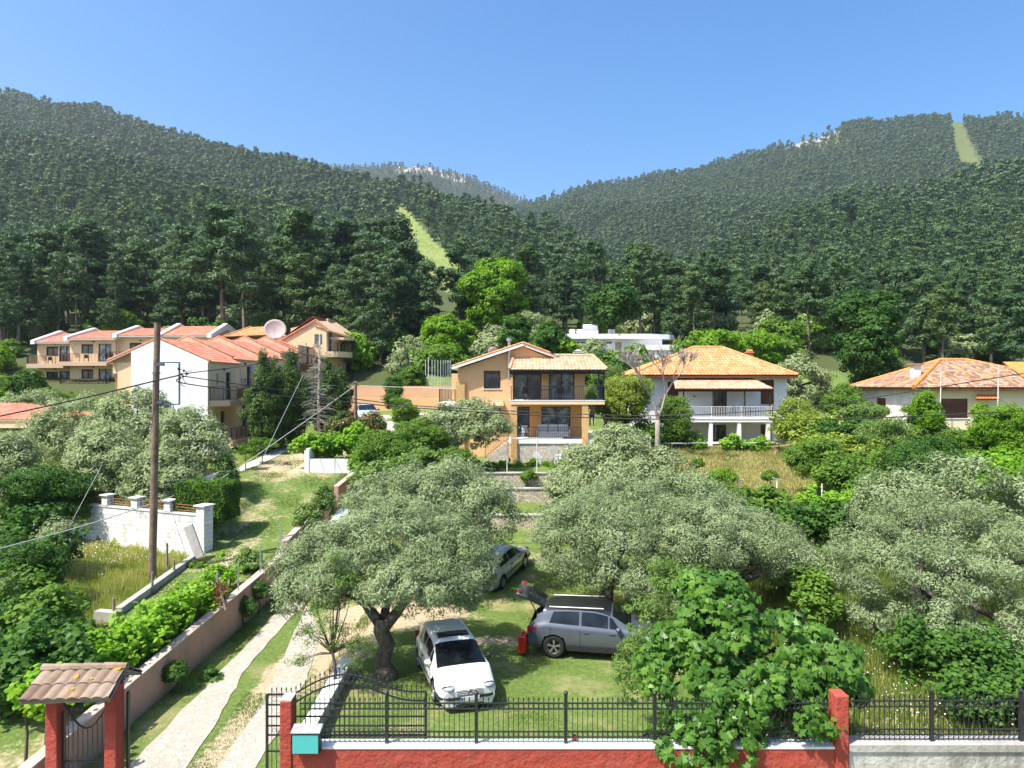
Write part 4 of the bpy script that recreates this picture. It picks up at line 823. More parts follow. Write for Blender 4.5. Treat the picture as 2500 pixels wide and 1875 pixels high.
def far_wing():
    r = thing('apartment_row', 'long cream two-storey apartment wing with white roof copings and dark balconies', 'apartment building'); Y = 85
    segs = [(91, 178, 836, 815, 889, 950), (178, 290, 828, 808, 884, 945), (290, 395, 820, 802, 880, 941), (395, 516, 820, 797, 876, 937)]
    for i, (a, b, ye, yr, y1, y2) in enumerate(segs):
        x0, x1 = PX(a, Y), PX(b, Y)+(.0 if i < 3 else 0); ze, zr, f2, f1 = PZ(ye, Y), PZ(yr, Y+4.5), PZ(y1, Y), PZ(y2, Y); yo = Y-(.6 if i == 1 else 0)+(.4 if i == 3 else 0)
        fu = Fr(0, yo); W = x1-x0; hs = []
        for f in (f1, f2):
            if i < 3: hs += [(x0+W*.25, x0+W*.25+1.45, f+1.0, f+2.15), (x0+W*.62, x0+W*.62+1.6, f+.02, f+2.2)]
            else: hs += [(x0+W*.3, x0+W*.3+1.5, f+1.0, f+2.1)]
        m = MB(); wall(m, fu, x0, x1, f1-3.2, ze, hs); m.box(x0, x1, yo+.25, Y+9, f1-3.2, ze-.05); m.build('wall', MAT['cream'], r)
        if i == 3: m = MB(); m.poly([(x1+.01, yo, ze-2), (x1+.01, Y+9, ze-2), (x1+.01, Y+9, ze), (x1+.01, Y+4.5, zr), (x1+.01, yo, ze)]); m.build('end_wall', MAT['cream_dark'], r)
        for k, h in enumerate(hs): window(r, fu, *h, 'dark_wood', 'pane_curtain_sky' if k % 2 else 'pane', 2, False, box=.15 if k % 2 == 0 else 0)
        rf = pantile('roof', [(x0+.1, yo-.6, ze), (x1+.1, yo-.6, ze), (x1+.1, Y+4.5, zr), (x0+.1, Y+4.5, zr)], 'roof_red', r, .36, .45, seed=50+i, thick=.18, slab='white_trim')
        for xx in ([x0] if i < 3 else [x0, x1]):
            m = MB(); m.prism([(xx-.35, yo-.75, ze-.25), (xx-.35, yo-.75, ze+.2), (xx-.35, Y+4.5, zr+.4), (xx-.35, Y+9, zr-.6), (xx-.35, Y+9, ze-.3), (xx-.35, Y+4.5, zr-.4)], (.5, 0, 0)); m.build('coping', MAT['white_trim'] if xx != x1 else MAT['white_trim'], r)
        for f in (f1, f2):
            bx0, bx1 = (x0-.3, x0+W*.95) if i < 3 else (x0+W*.1, x0+W*.6)
            m = MB(); m.box(bx0, bx1, yo-1.5, yo-.01, f-.5, f); b_ = m.build('balcony', MAT['cream_dark'], r)
            rail(b_, [(bx0+.05, yo-.1, f), (bx0+.05, yo-1.42, f), (bx1-.05, yo-1.42, f), (bx1-.05, yo-.1, f)], 1.0, 'brown_iron', .16, posts=7, th=.03)
            if i < 3: lamp_part(r, fu, x0+W*.52, f+2.45)
    k = 0
    for i, (a, b, ye, yr, y1, y2) in enumerate(segs[:2]):
        for y_, lv in ((y1, 'upper'), (y2, 'lower')):
            for u in (.35, .75):
                chair('dark chair on the %s %s balcony of the far wing, %s end' % (('first', 'second')[i], lv, 'left' if u < .5 else 'right'), (PX(a+(b-a)*u, 84), 84.1-(.6 if i else 0), PZ(y_, Y)), rad(40 if u < .5 else -50), 'dark_wood', 'balcony chairs of the far wing')
far_wing()
def dish_building():
    r = thing('apartment_block', 'cream building with gabled roof and rounded corner balcony beside the satellite dish', 'apartment building'); Y = 82
    x0, xm, x1 = PX(690, Y), PX(797, Y), PX(842, Y+4); zp = PZ(785, Y); ze = PZ(815, Y); f2, f1 = PZ(858, Y), PZ(932, Y)
    fu = Fr(0, Y); fs = Fr(xm, Y, rad(78)); xc = PX(772, Y)
    m = MB(); m.poly([(x0, Y, f1-3), (xm, Y, f1-3), (xm, Y, ze+.5), (xc, Y, zp), (x0, Y, PZ(830, Y))])
    L = 5.2; wall(m, fs, 0, L, f1-3, ze+.5, [(.5, 1.5, f2, f2+2.3), (.5, 1.5, f1, f1+2.2)]); m.box(x0, xm-.3, Y+.3, Y+9, f1-3, ze-.1); m.build('wall', MAT['cream'], r)
    window(r, fs, .5, 1.5, f2, f2+2.3, 'brown_wood', 'pane_curtain_sky', 2, False, name='door'); window(r, fs, .5, 1.5, f1, f1+2.2, 'brown_wood', 'pane', 2, False, name='door')
    m = MB(); fu.box(m, PX(768, Y), PX(786, Y), PZ(840, Y), PZ(816, Y), -.05, .03); m.build('window', MAT['pane'], r)
    xb = PX(794, Y+4); zb = PZ(776, Y+4)
    rf = pantile('roof', [(xm+1.9, Y+4.6, ze-.1), (xm+2.2, Y+9, ze-.1), (xb, Y+9, zb), (xc, Y-.15, zp+.1), (xm+.3, Y-.15, ze+.35)], 'roof_orange', r, .34, .42, seed=60, thick=.12, slab='cream_dark')
    rl = pantile('roof', [(x0-.3, Y+9, PZ(830, Y)), (x0-.3, Y-.15, PZ(830, Y)), (xc, Y-.15, zp+.1), (xb, Y+9, zb)], 'roof_red', r, .34, .42, seed=61, thick=.12, slab='cream_dark')
    ridge_caps(rf, (xc, Y-.1, zp+.2), (xm+.3, Y-.1, ze+.45), 'roof_orange', .1); ridge_caps(rl, (xc, Y-.1, zp+.2), (x0, Y-.1, PZ(829, Y)), 'roof_red', .1)
    m = MB(); m.prism([(PX(703, Y+4), Y+5, PZ(800, Y+4)), (PX(786, Y+4), Y+5, PZ(778, Y+4)), (PX(796, Y+4), Y+5, PZ(775, Y+4)), (PX(796, Y+4), Y+5, PZ(815, Y+4)), (PX(703, Y+4), Y+5, PZ(830, Y+4))], (0, 3.5, 0)); m.build('upper_block', MAT['cream_streaked'], r)
    for f, nm in ((f2, 'balcony'), (f1, 'balcony')):
        arc = [(xm-.05, Y-.3)]+[(xm+2.5*math.sin(t), Y+2.2-2.5*math.cos(t)) for t in np.linspace(.35, 1.9, 9)]+[(xm+1.0, Y+5.0)]
        m = MB(); m.prism([(x, y, f-.65) for x, y in arc], (0, 0, .65)); b = m.build(nm, MAT['cream'], r)
        rail(b, [(x, y, f) for x, y in arc[1:-1]], 1.0, 'brown_iron', .15, posts=5, th=.03)
    arc = [(xm+.1, Y+1.2)]+[(xm+2.6*math.sin(t), Y+3.2-2.2*math.cos(t)) for t in np.linspace(.7, 1.9, 9)]+[(xm+1.1, Y+5.0)]
    m = MB(); m.prism([(x, y, ze-.6) for x, y in arc], (0, 0, .3)); m.build('canopy', MAT['cream'], r)
    ac_unit(r, fs, 2.0, ze-.8)
dish_building()
def hip_pavilion_roof():
    r = thing('pavilion', 'orange tiled open roof shelter on dark timber beams left of the dish', 'shelter'); Y = 84
    a = pantile('roof', [(PX(545, Y), Y, PZ(822, Y)), (PX(652, Y), Y, PZ(818, Y)), (PX(650, Y+5), Y+5, PZ(800, Y+5)), (PX(612, Y+5), Y+5, PZ(799, Y+5))], 'roof_orange', r, .36, .42, seed=70, thick=.12)
    m = MB(); m.box(PX(550, Y), PX(652, Y), Y+.3, Y+.6, PZ(826, Y), PZ(823, Y)); m.build('beam', MAT['dark_wood'], r)
    for x in (560, 600, 648): m = MB(); m.box(PX(x, Y)-.12, PX(x, Y)+.12, Y+.4, Y+.65, 8, PZ(826, Y)); m.build('post', MAT['dark_wood'], r)
    ridge_caps(a, (PX(545, Y), Y, PZ(821, Y)), (PX(612, Y+5), Y+5, PZ(798, Y+5)), 'roof_orange', .12)
hip_pavilion_roof()
dish('very large pale pink satellite dish standing above the red roofs', (PX(672, 79), 79, PZ(838, 79)), rad(15), rad(20), 1.22, 'dish_face', .5)
def garden_pavilion():
    r = thing('pavilion', 'open garden pavilion with pink tiled roof at the left edge', 'shelter'); Y = 47
    x1 = PX(86, Y); z = PZ(1025, Y)
    p = pantile('roof', [(x1-8, Y, z), (x1, Y, z), (x1-3.6, Y+4, PZ(985, Y+4)), (x1-8, Y+4, PZ(985, Y+4))], 'roof_red', r, .3, .36, seed=71, thick=.1, slab='cream'); pantile('roof', [(x1, Y, z), (x1, Y+8, z), (x1-3.6, Y+4, PZ(985, Y+4))], 'roof_red', r, .3, .36, seed=72, thick=.1, slab='cream')
    m = MB(); m.box(x1-8, x1-.1, Y+.1, Y+.35, z-.55, z-.14); m.build('beam', MAT['cream'], r)
    for x in (x1-.9, x1-3.6, x1-6): m = MB(); m.box(x-.16, x+.16, Y+.2, Y+.5, H(x, Y)-.2, z-.56); m.build('post', MAT['dark_wood'], r)
garden_pavilion()
def closed_umbrella():
    x, y = PX(37, 44), 44; r = thing('parasol', 'closed beige parasol beside the garden pavilion', 'parasol', (x, y, float(H(x, y))))
    m = MB(); m.tube([(0, 0, 0), (0, 0, 2.7)], .03, 6); m.build('pole', MAT['dark_wood'], r)
    m = MB(); n = 16; b = []
    for (z, q) in ((2.65, .05), (2.3, .16), (1.6, .3), (1.0, .42)):
        b.append([(q*(1 if k % 2 else .6)*math.cos(k*2*math.pi/n), q*(1 if k % 2 else .6)*math.sin(k*2*math.pi/n), z) for k in range(n)])
    m.add([p for q in b for p in q], [(i*n+k, i*n+(k+1) % n, (i+1)*n+(k+1) % n, (i+1)*n+k) for i in range(3) for k in range(n)]); m.build('canopy', MAT['umbrella_cloth'], r)
closed_umbrella()
# ------------------------------------------------------------------ walls
def strip_wall(name, label, cat, pts, th, mat, coping=None, top=.06, ov=.05, zb=None, group=None):
    """pts: (x, y, ztop); one wall following them"""
    r = thing(name, label, cat, (pts[0][0], pts[0][1], 0), 0, group); o = Vector((pts[0][0], pts[0][1], 0)); m = MB(); c = MB()
    for a, b in zip(pts, pts[1:]):
        A, B = Vector(a)-o, Vector(b)-o; d = (B-A); d.z = 0; d.normalize(); n = Vector((-d.y, d.x, 0))*th/2; za = (zb if zb is not None else min(HH(*a[:2]), HH(*b[:2]))-.8)
        q = [A-n, B-n, B+n, A+n]; m.hexa([Vector((p.x, p.y, za)) for p in q]+q)
        if coping: n2 = n*(1+ov*2/th); q = [A-n2, B-n2, B+n2, A+n2]; c.hexa([p+Vector((0, 0, .003)) for p in q]+[p+Vector((0, 0, top)) for p in q])
    m.build('wall', MAT[mat], r)
    if coping: c.build('coping', MAT[coping], r)
    return r
strip_wall('garden_wall', 'uppermost dry stone terrace wall below the row of shrubs', 'wall', [(-3.4, 42.3, 3.68), (5.5, 42.3, 3.68)], .45, 'stone_wall', 'grey_concrete', group='stone terrace walls')
strip_wall('garden_wall', 'middle dry stone terrace wall between two olive crowns', 'wall', [(-3.0, 40.8, 2.96), (5.5, 40.8, 2.96)], .45, 'stone_wall', 'grey_concrete', group='stone terrace walls')
strip_wall('garden_wall', 'lowest dry stone terrace wall above the parked silver car', 'wall', [(-3.2, 37.8, 1.98), (3.2, 37.8, 1.98)], .45, 'stone_wall', 'grey_concrete', group='stone terrace walls')
strip_wall('boundary_wall', 'long pink plastered wall between the stone driveway and the dirt track', 'wall', [(-10.3, 14.6, .95), (-10.3, 19, 1.1), (-10.3, 25, 1.25), (-10.25, 31.2, 1.5)], .24, 'pink_plaster', 'pink_coping', .04, .03)
strip_wall('boundary_wall', 'farther, higher piece of pink wall stepping uphill beyond the sapling', 'wall', [(-10.25, 31.3, 2.0), (-10.2, 36, 2.5), (-10.1, 38, 2.7)], .24, 'pink_plaster', 'pink_coping', .04, .03)
strip_wall('boundary_wall', 'topmost short pieces of pink wall beside the cream planter', 'wall', [(-10.1, 40, 3.2), (-10.0, 44, 3.5)], .24, 'pink_plaster', 'pink_coping', .04, .03)
strip_wall('retaining_wall', 'lower orange retaining wall beside the parked car', 'wall', [(-16, 62.6, 7.95), (-6.3, 62.6, 7.85)], .4, 'ochre', None, zb=5); strip_wall('retaining_wall', 'upper tan retaining wall above the parked car', 'wall', [(-16.5, 63.2, 8.95), (-5.3, 63.2, 8.9)], .4, 'tan_wall', None, zb=5)
def planter():
    r = thing('planter_wall', 'cream plastered raised planter holding the grape arbour', 'wall', (0, 0, 0)); x0, x1, y = PX(745, 44), PX(862, 44), 44
    m = MB(); m.box(x0, x1, y, y+.2, 2.6, 4.35); m.box(x0, x0+.2, y+.2, y+4.5, 2.6, 5.0); m.box(x0-.04, x0+.24, y-.04, y, 2.6, 4.9); m.build('wall', MAT['white_paint'], r)
    m = MB(); m.box(x0-.1, x1+.1, y-.14, y-.05, 2.6, 3.5); m.build('plinth', MAT['coping'], r)
planter()
def block_wall():
    x0, y0, x1, y1 = -20.4, 34.2, -13.75, 31.45; a = math.atan2(y1-y0, x1-x0); L = math.hypot(x1-x0, y1-y0); zt = 3.15
    r = thing('block_wall', 'whitewashed concrete block wall with pillars and rusty rails', 'wall', (x0, y0, zt), a)
    m = MB(); m.box(-2.2, L-.5, 0, .22, -3.2, -.05); m.build('wall', MAT['block_wall'], r)
    m = MB(); m.box(-2.2, L-.5, -.04, .26, -.046, .02); m.build('coping', MAT['coping'], r)
    for i, u in enumerate((.62, 2.62, 4.75)):
        m = MB(); m.box(u-.2, u+.2, -.06, .3, .024, .5); p = m.build('pillar', MAT['block_wall'], r, bevel=.01); m = MB(); m.box(u-.28, u+.28, -.14, .38, .504, .56); m.build('pillar_cap', MAT['coping'], p)
    m = MB(); m.box(L-.49, L, -.2, .32, -2.4, .42); p = m.build('pillar', MAT['block_wall'], r, bevel=.01); m = MB(); m.box(L-.57, L+.08, -.28, .4, .424, .48); m.build('pillar_cap', MAT['coping'], p)
    for a_, b_ in ((-1.3, .41), (.83, 2.41), (2.83, 4.54), (4.96, L-.5)):
        m = MB()
        for z in (.12, .25, .38): m.bar((a_, .12, z), (b_, .12, z), .03)
        m.build('railing', MAT['rust'], r)
block_wall()
def slab():
    p = P(488, 1362, 30.3); r = thing('concrete_slab', 'grey concrete slab leaning against the last wall pillar', 'slab', p); m = MB(); m.box(-.2, .2, -.05, .05, 0, 1.5); o = m.build('panel', MAT['grey_concrete'], r, bevel=.01); r.rotation_euler = (rad(-8), rad(-24), 0)
slab()
strip_wall('kerb_wall', 'low crumbling stone kerb along the dirt track', 'kerb', [(-13.9, 24.6, 1.2), (-14.0, 27.5, 1.35), (-13.9, 30.5, 1.65)], .25, 'grey_concrete')
strip_wall('kerb_wall', 'short white stone kerb across the end of the low kerb', 'kerb', [(-14.6, 24.5, 1.15), (-13.7, 24.3, 1.15)], .3, 'grey_concrete')
strip_wall('garden_edge', 'low white marble edging wall beside the sapling', 'wall', [(-5.15, 17.6, .42), (-5.2, 21.9, .42)], .32, 'grey_concrete', 'white_trim', .05, .03, zb=-.3)
# front wall, posts
YF = 14.5
def front_wall():
    r = thing('boundary_wall', 'rough red plastered front wall with white coping under the iron fence', 'wall', (0, YF, 0))
    m = MB(); n = 60; x0, x1 = -4.58, 6.72
    m.box(x0, x1, 0, .28, -1.2, 1.5); m.build('wall', MAT['red_plaster'], r)
    m = MB(); m.box(x0, x1, -.015, .31, 1.503, 1.55); m.build('coping', MAT['white_trim'], r)
    m = MB(); m.box(-4.83, -4.585, -.03, .3, -1.2, 2.5); p = m.build('post', MAT['red_plaster'], r, bevel=.02); m = MB(); m.box(-4.82, -4.59, -.02, .29, 2.503, 2.54); m.build('post_cap', MAT['coping'], p)
    m = MB(); m.box(6.73, 7.0, -.04, .32, -1.2, 2.62); m.build('post', MAT['red_plaster'], r, bevel=.02)
front_wall()
def grey_front():
    r = thing('boundary_wall', 'stained grey white front wall at the right end of the fence', 'wall', (7.02, YF, 0))
    m = MB(); m.box(0, 9, 0, .3, -1.2, 1.45); m.build('wall', MAT['stained_white'], r); m = MB(); m.box(0, 9, -.04, .36, 1.453, 1.6); m.build('coping', MAT['grey_concrete'], r)
grey_front()
# wrought iron
def spear(m, x, y, z0, z1):
    m.bar((x, y, z0), (x, y, z1-.09), .013); m.lathe([(.002, z1-.09), (.018, z1-.07), (.014, z1-.04), (.001, z1)], (x, y, 0), 5)
def panel(parent, x0, x1, zs, zt, y=0, sp=.104, name='fence_panel', ringsz=None):
    m = MB()
    for z in zs: m.bar((x0, y, z), (x1, y, z), .03, .022)
    n = max(1, round((x1-x0)/sp)); 
    for i in range(1, n): spear(m, x0+(x1-x0)*i/n, y, zs[-1]-.1 if zs[-1] < zs[0] else zs[0]-.1, zt)
    for za, zb in ringsz or ():
        for i in range(n): m.ring((x0+(x1-x0)*(i+.5)/n, y, (za+zb)/2), abs(zb-za)/2-.012, .005, 10)
    return m.build(name, MAT['black_iron'], parent)
def iron_fence(label, x0, posts, x1, zb):
    r = thing('iron_fence', label, 'fence', (0, YF+.14, zb)); xs = [x0]+posts+[x1]
    for p in posts:
        m = MB(); m.box(p-.035, p+.035, -.035, .035, 0, 1.0); m.ball((p, 0, 1.05), .05); m.build('post', MAT['black_iron'], r)
    for a, b in zip(xs, xs[1:]):
        panel(r, a+.04, b-.04, [.84, .72, .243, .128], .98, ringsz=((.84, .72), (.243, .128)))
iron_fence('black wrought iron fence with spear tips on the red wall', -4.5, [-2.63, -.75, 1.13, 3.0, 4.88], 6.7, 1.55)
iron_fence('black wrought iron fence on the stained grey wall', 7.05, [8.82, 10.7, 12.6], 14.5, 1.6)
def arch_gate():
    r = thing('sliding_gate', 'black wrought iron gate with arched top behind the fence', 'gate', (0, 14.98, 0)); m = MB()
    x0, xa, xp, x1 = -5.27, -4.7, -3.6, -1.85
    def top(x):
        if x < xa: return 2.42
        if x < xp: return 2.42+.43*math.sin((x-xa)/(xp-xa)*math.pi/2)
        t = (x-xp)/(x1-xp); return 2.85-.37*(.5-.5*math.cos(min(1, t*1.15)*math.pi))
    xs = np.linspace(xa, x1, 22)
    for a, b in zip(xs, xs[1:]):
        for dz in (0, -.19): m.bar((a, 0, top(a)+dz), (b, 0, top(b)+dz), .03, .03)
    m.bar((x0, 0, 2.42), (xa, 0, 2.42), .035); m.bar((x0, 0, 2.2), (xa, 0, 2.2), .03)
    for x in (x0, xa+.03, x1): m.bar((x, 0, .1), (x, 0, top(x)), .05)
    for z in (1.95, 1.75, 1.55, 1.2, .45, .2): m.bar((x0, 0, z), (x1, 0, z), .03)
    n = 33
    for i in range(1, n):
        x = x0+(x1-x0)*i/n; spear(m, x, 0, .2, top(x)+.17); m.ring((x+.052, 0, 1.65), .045, .005, 8); m.ring((x+.052, 0, top(x)-.095), .055, .005, 8)
        m.ring((x+.03, 0, top(x)+.035), .028, .005, 7)
    m.build('gate_frame', MAT['black_iron'], r)
arch_gate()
def teal_box():
    r = thing('meter_cabinet', 'teal metal box with sloping grey lid on the red wall', 'cabinet', (-4.24, 14.3, 1.5)); m = MB(); m.box(-.28, .28, 0, .2, 0, .43); m.build('frame', MAT['black_iron'], r)
    m = MB(); m.box(-.265, .265, -.02, -.003, .015, .4); m.build('door', MAT['teal'], r, bevel=.004)
    m = MB(); m.hexa([(-.3, -.04, .434), (.3, -.04, .434), (.3, .22, .434), (-.3, .22, .434), (-.3, -.04, .45), (.3, -.04, .45), (.3, .22, .52), (-.3, .22, .52)]); m.build('lid', MAT['galv'], r)
teal_box()
def gate_house():
    r = thing('gateway', 'red garden gateway with two pillars and a small tiled roof', 'gateway', (0, YF, 0)); 
    for x in (-9.73, -8.5):
        m = MB(); m.box(x, x+.25, 0, .33, -1.2, 2.78); m.build('pillar', MAT['red_plaster'], r, bevel=.02)
    e0, e1, r0, r1 = (-9.95, -.45, 2.68), (-8.12, -.45, 2.74), (-10.0, .35, 3.0), (-8.25, .35, 3.04)
    p = pantile('roof', [e0, e1, r1, r0], 'roof_gate', r, .25, .40, .05, .035, seed=80, thick=.05, slab='grey_wood'); pantile('roof', [(-8.15, .85, 2.75), (-9.95, .85, 2.72), r0, r1], 'roof_gate', r, .25, .3, .045, seed=81, thick=.05, slab='grey_wood')
    ridge_caps(p, Vector(r0)+Vector((0, 0, .04)), Vector(r1)+Vector((0, 0, .04)), 'roof_gate', .09, .42)
    rg = random.Random(4); m = MB()
    for (u, v, s) in ((-9.1, .05, .06), (-8.35, .25, .07), (-9.0, -.25, .035), (-8.75, .0, .04)):
        z = 2.71+(v+.45)*.4+.075; m.add([(u+s*rg.uniform(.6, 1.2)*math.cos(k), v+s*rg.uniform(.6, 1.2)*math.sin(k), z+.4*s*rg.uniform(.6, 1.2)*math.sin(k)+.01) for k in np.linspace(0, 5.6, 9)], [tuple(range(9))])
    m.build('lichen', plain('lichen', (.55, .27, .03), .9, (.45, .2, .02), 20), p)
    m = MB(); m.box(-9.73, -8.25, -.1, .02, 2.79, 2.9); m.box(-9.73, -8.25, .3, .4, 2.79, 2.88); m.build('beam', MAT['grey_wood'], r)
    m = MB(); m.lathe([(.001, 0), (.05, 0), (.05, .05), (.001, .05)], (-8.37, -.06, 2.62), 10, axis='y'); m.build('bell', MAT['coping'], r)
    g = MB(); a, b = -9.45, -8.53
    for z in (.1, .95, 1.15): g.bar((a, .17, z), (b, .17, z), .035)
    for x in (a, b): g.bar((x, .17, 0), (x, .17, 2.2), .045)
    pts = [(a+(b-a)*t, .17, 2.4-.55*math.sin(t*math.pi*.95)) for t in np.linspace(0, 1, 9)]
    for p_, q_ in zip(pts, pts[1:]): g.bar(p_, q_, .03)
    for i in range(1, 9):
        x = a+(b-a)*i/9; g.bar((x, .17, .1), (x, .17, 2.4-.55*math.sin(i/9*math.pi*.95)), .014)
        g.ring((x-.05, .17, 1.05), .045, .006, 8); g.ring((x-.03, .17, 1.22), .03, .005, 7)
    g.build('iron_door', MAT['black_iron'], r)
    m = MB(); m.box(-8.2, -8.16, .3, .38, -1, 2.55); m.build('gate_stop', MAT['black_iron'], r)
gate_house()
m = MB(); m.lathe([(.035, 0), (.045, .11), (.04, .11), (.03, .01)], (0, 0, 0), 10)
tag(m.build('cup', MAT['red_cup']), 'small red cup left on the white coping behind the fence', 'cup'); bpy.data.objects['cup'].location = (PX(1403, 14.75), 14.75, 1.552)
# ------------------------------------------------------------------ paths
def ribbon(name, L, R, mat, dz=.02, step=.5):
    """a sheet between two edge lines (x, y) laid on the ground"""
    def rs(pl, n):
        pl = np.array(pl, float); s = np.concatenate([[0], np.cumsum(np.hypot(*np.diff(pl, axis=0).T))]); t = np.linspace(0, s[-1], n); return np.stack([np.interp(t, s, pl[:, 0]), np.interp(t, s, pl[:, 1])], -1)
    n = int(max(np.hypot(*np.diff(np.array(L, float), axis=0).T).sum(), 2)/step)+2; A, B = rs(L, n), rs(R, n); rg = np.random.default_rng(len(name)); A += rg.uniform(-.04, .04, A.shape); B += rg.uniform(-.04, .04, B.shape)
    k = 5; V = np.concatenate([A[:, None]*(1-t)+B[:, None]*t for t in np.linspace(0, 1, k)[:, None, None].reshape(k, 1, 1)], 1).reshape(-1, 2) if False else np.stack([A*(1-t)+B*t for t in np.linspace(0, 1, k)], 1).reshape(-1, 2)
    Z = np.array([HH(x, y) for x, y in V])+.04*np.sin(V[:, 0]*1.3+V[:, 1]*.7)*np.sin(V[:, 1]*.9-V[:, 0]*.4)+dz; i = np.arange(n*k).reshape(n, k)
    F = np.stack([i[:-1, :-1], i[:-1, 1:], i[1:, 1:], i[1:, :-1]], -1).reshape(-1, 4)
    return tag(link(name, npmesh(name, np.column_stack([V, Z]), F, [MAT[mat]], True)), kind='structure')
ribbon('driveway', [(-9.15, 13.5), (-9.12, 18.3), (-9.25, 24), (-9.4, 30.4), (-9.5, 36), (-9.6, 44)], [(-7.55, 13.5), (-7.9, 18.3), (-8.45, 22), (-8.6, 26), (-8.5, 31), (-8.3, 36), (-8.2, 44)], 'stone_paving')
ribbon('stone_path', [(-6.85, 13.5), (-7.0, 18), (-7.3, 21.4), (-7.9, 25), (-8.4, 28.5)], [(-6.0, 13.5), (-6.1, 18), (-6.3, 21.4), (-6.9, 25), (-8.3, 28.5)], 'stone_paving')
ribbon('gateway_paving', [(-9.15, 13.5), (-9.15, 15.8)], [(-10.2, 13.5), (-9.9, 15.6)], 'stone_paving', .024)
ribbon('footpath', [(-17.2, 58), (-17.6, 52), (-18.2, 46.5), (-19.5, 42.5), (-22, 40.2), (-26, 39.5)], [(-16.0, 58), (-16.3, 52), (-17.2, 46), (-18.7, 41.6), (-22, 39.5), (-26, 38.8)], 'paving_pale', .035)
ribbon('upper_drive', [(-16, 55), (-15.5, 60.5)], [(-4.5, 53), (-5.5, 60.5)], 'paving_pale', .03)
ribbon('terrace_paving', [(5.5, 50), (6, 60)], [(9.8, 50), (10.5, 60)], 'paving_pale', .03)
ribbon('pool_terrace', [(-36, 37), (-36, 47)], [(-29.2, 37), (-29.2, 44)], 'paving_pale', .05)
m = MB(); m.bar(P(565, 1195, 39), P(575, 1290, 33), .12, .1)
# ------------------------------------------------------------------ trees and plants
def el(px, py, d, rx, ry, rz): c = P(px, py, d); return (tuple(c), (rx, ry, rz))
def tree_at(name, label, cat, base, blobs, ncl, cr, per, leaf, asp, lm, r0, fork, group=None, seed=1, **kw):
    """blobs given in world coordinates; the tree's own origin is its foot"""
    bx, by = base; bz = HH(bx, by); o = np.array([bx, by, bz]); bl = [(np.array(c)-o, r) for c, r in blobs]
    tm, cm = tree_meshes(seed, bl, ncl, cr, per, leaf, asp, lm, r0, fork, **kw)
    return plant(name, (tm, cm), label, cat, (bx, by, bz), 1, 0, group)
G1 = 'olive trees in the front garden'
ON = dict(cr=.42, per=150, leaf=.125, asp=.34, lm='olive_leaf_near', upb=.35, shell=.72)
def olive_front():
    # the twisted olive beside the white car: its bare forked trunk is in plain sight
    bx, by = PX(940, 21.6), 21.6; o = np.array([bx, by, 0]); rng = np.random.default_rng(101)
    bl = [((-5.9, 22.4, 3.5), (1.7, 2.0, 1.15)), ((-3.9, 23.2, 3.9), (2.3, 2.4, 1.25)), ((-2.3, 22.6, 3.45), (1.7, 2.0, 1.2)), ((-3.0, 21.0, 3.1), (1.6, 1.3, .8)), ((-6.0, 21.2, 2.9), (1.1, 1.1, .8)), ((-1.5, 21.8, 2.9), (.9, 1.1, .75))]
    bl = [(np.array(c)-o, r) for c, r in bl]
    pts, nrm, rnd, C = crown(rng, bl, 430, .42, 225, .35, .62)
    cm = leaves('crown', pts, nrm, rnd, .12, .27, rng, MAT['olive_leaf_near'])
    m = MB(); m.tube([(0, 0, -.2), (.05, 0, .1), (-.1, .05, .5), (.06, .02, 1.0), (-.12, 0, 1.45), (-.05, 0, 1.8)], [.42, .34, .25, .26, .24, .27], 10)
    m.tube([(-.1, 0, 1.6), (-.5, .05, 2.1), (-.95, .2, 2.7), (-1.7, .5, 3.3)], [.2, .16, .11, .03], 8); m.tube([(0, 0, 1.6), (.35, 0, 2.0), (.62, .1, 2.35), (.95, .3, 2.9), (1.4, .5, 3.4)], [.2, .16, .14, .09, .03], 8)
    m.tube([(.55, .1, 2.25), (.9, -.4, 2.7), (1.3, -.6, 3.0)], [.1, .06, .02], 6); m.tube([(-.6, .05, 2.2), (-.9, -.4, 2.6), (-1.8, -.5, 2.9)], [.09, .06, .02], 6); m.tube([(-.05, .1, 1.8), (.0, .9, 2.7), (-.3, 1.6, 3.4)], [.15, .1, .03], 7)
    for i in rng.choice(len(C), 26, replace=False): c = Vector([float(q) for q in C[i]]); s = Vector((-1.0 if c.x < -.3 else .9, .3, 2.75)); m.tube([s, s.lerp(c, .55)+Vector((0, 0, .12)), c], [.05, .03, .008], 4, cap=False)
    t = m.build('trunk', MAT['bark'], None, True); tm = t.data; bpy.data.objects.remove(t)
    plant('olive_tree', (tm, cm), 'olive with forked twisted bare trunk beside the white hatchback', 'olive tree', (bx, by, 0), 1, 0, G1)
olive_front()
tree_at('olive_tree', 'silvery olive behind the forked-trunk olive, before the stone terraces', 'olive tree', (-2.6, 29.5), [((-5.2, 29.6, 3.9), (1.9, 2, 1.4)), ((-3.0, 30.6, 4.4), (2.4, 2.2, 1.5)), ((-1.1, 29.4, 3.7), (1.6, 1.9, 1.5)), ((-3.4, 28.6, 3.5), (1.8, 1.4, 1.1))], 260, .5, 185, .15, .28, 'olive_leaf_near', .3, 1.9, G1, 102, upb=.35)
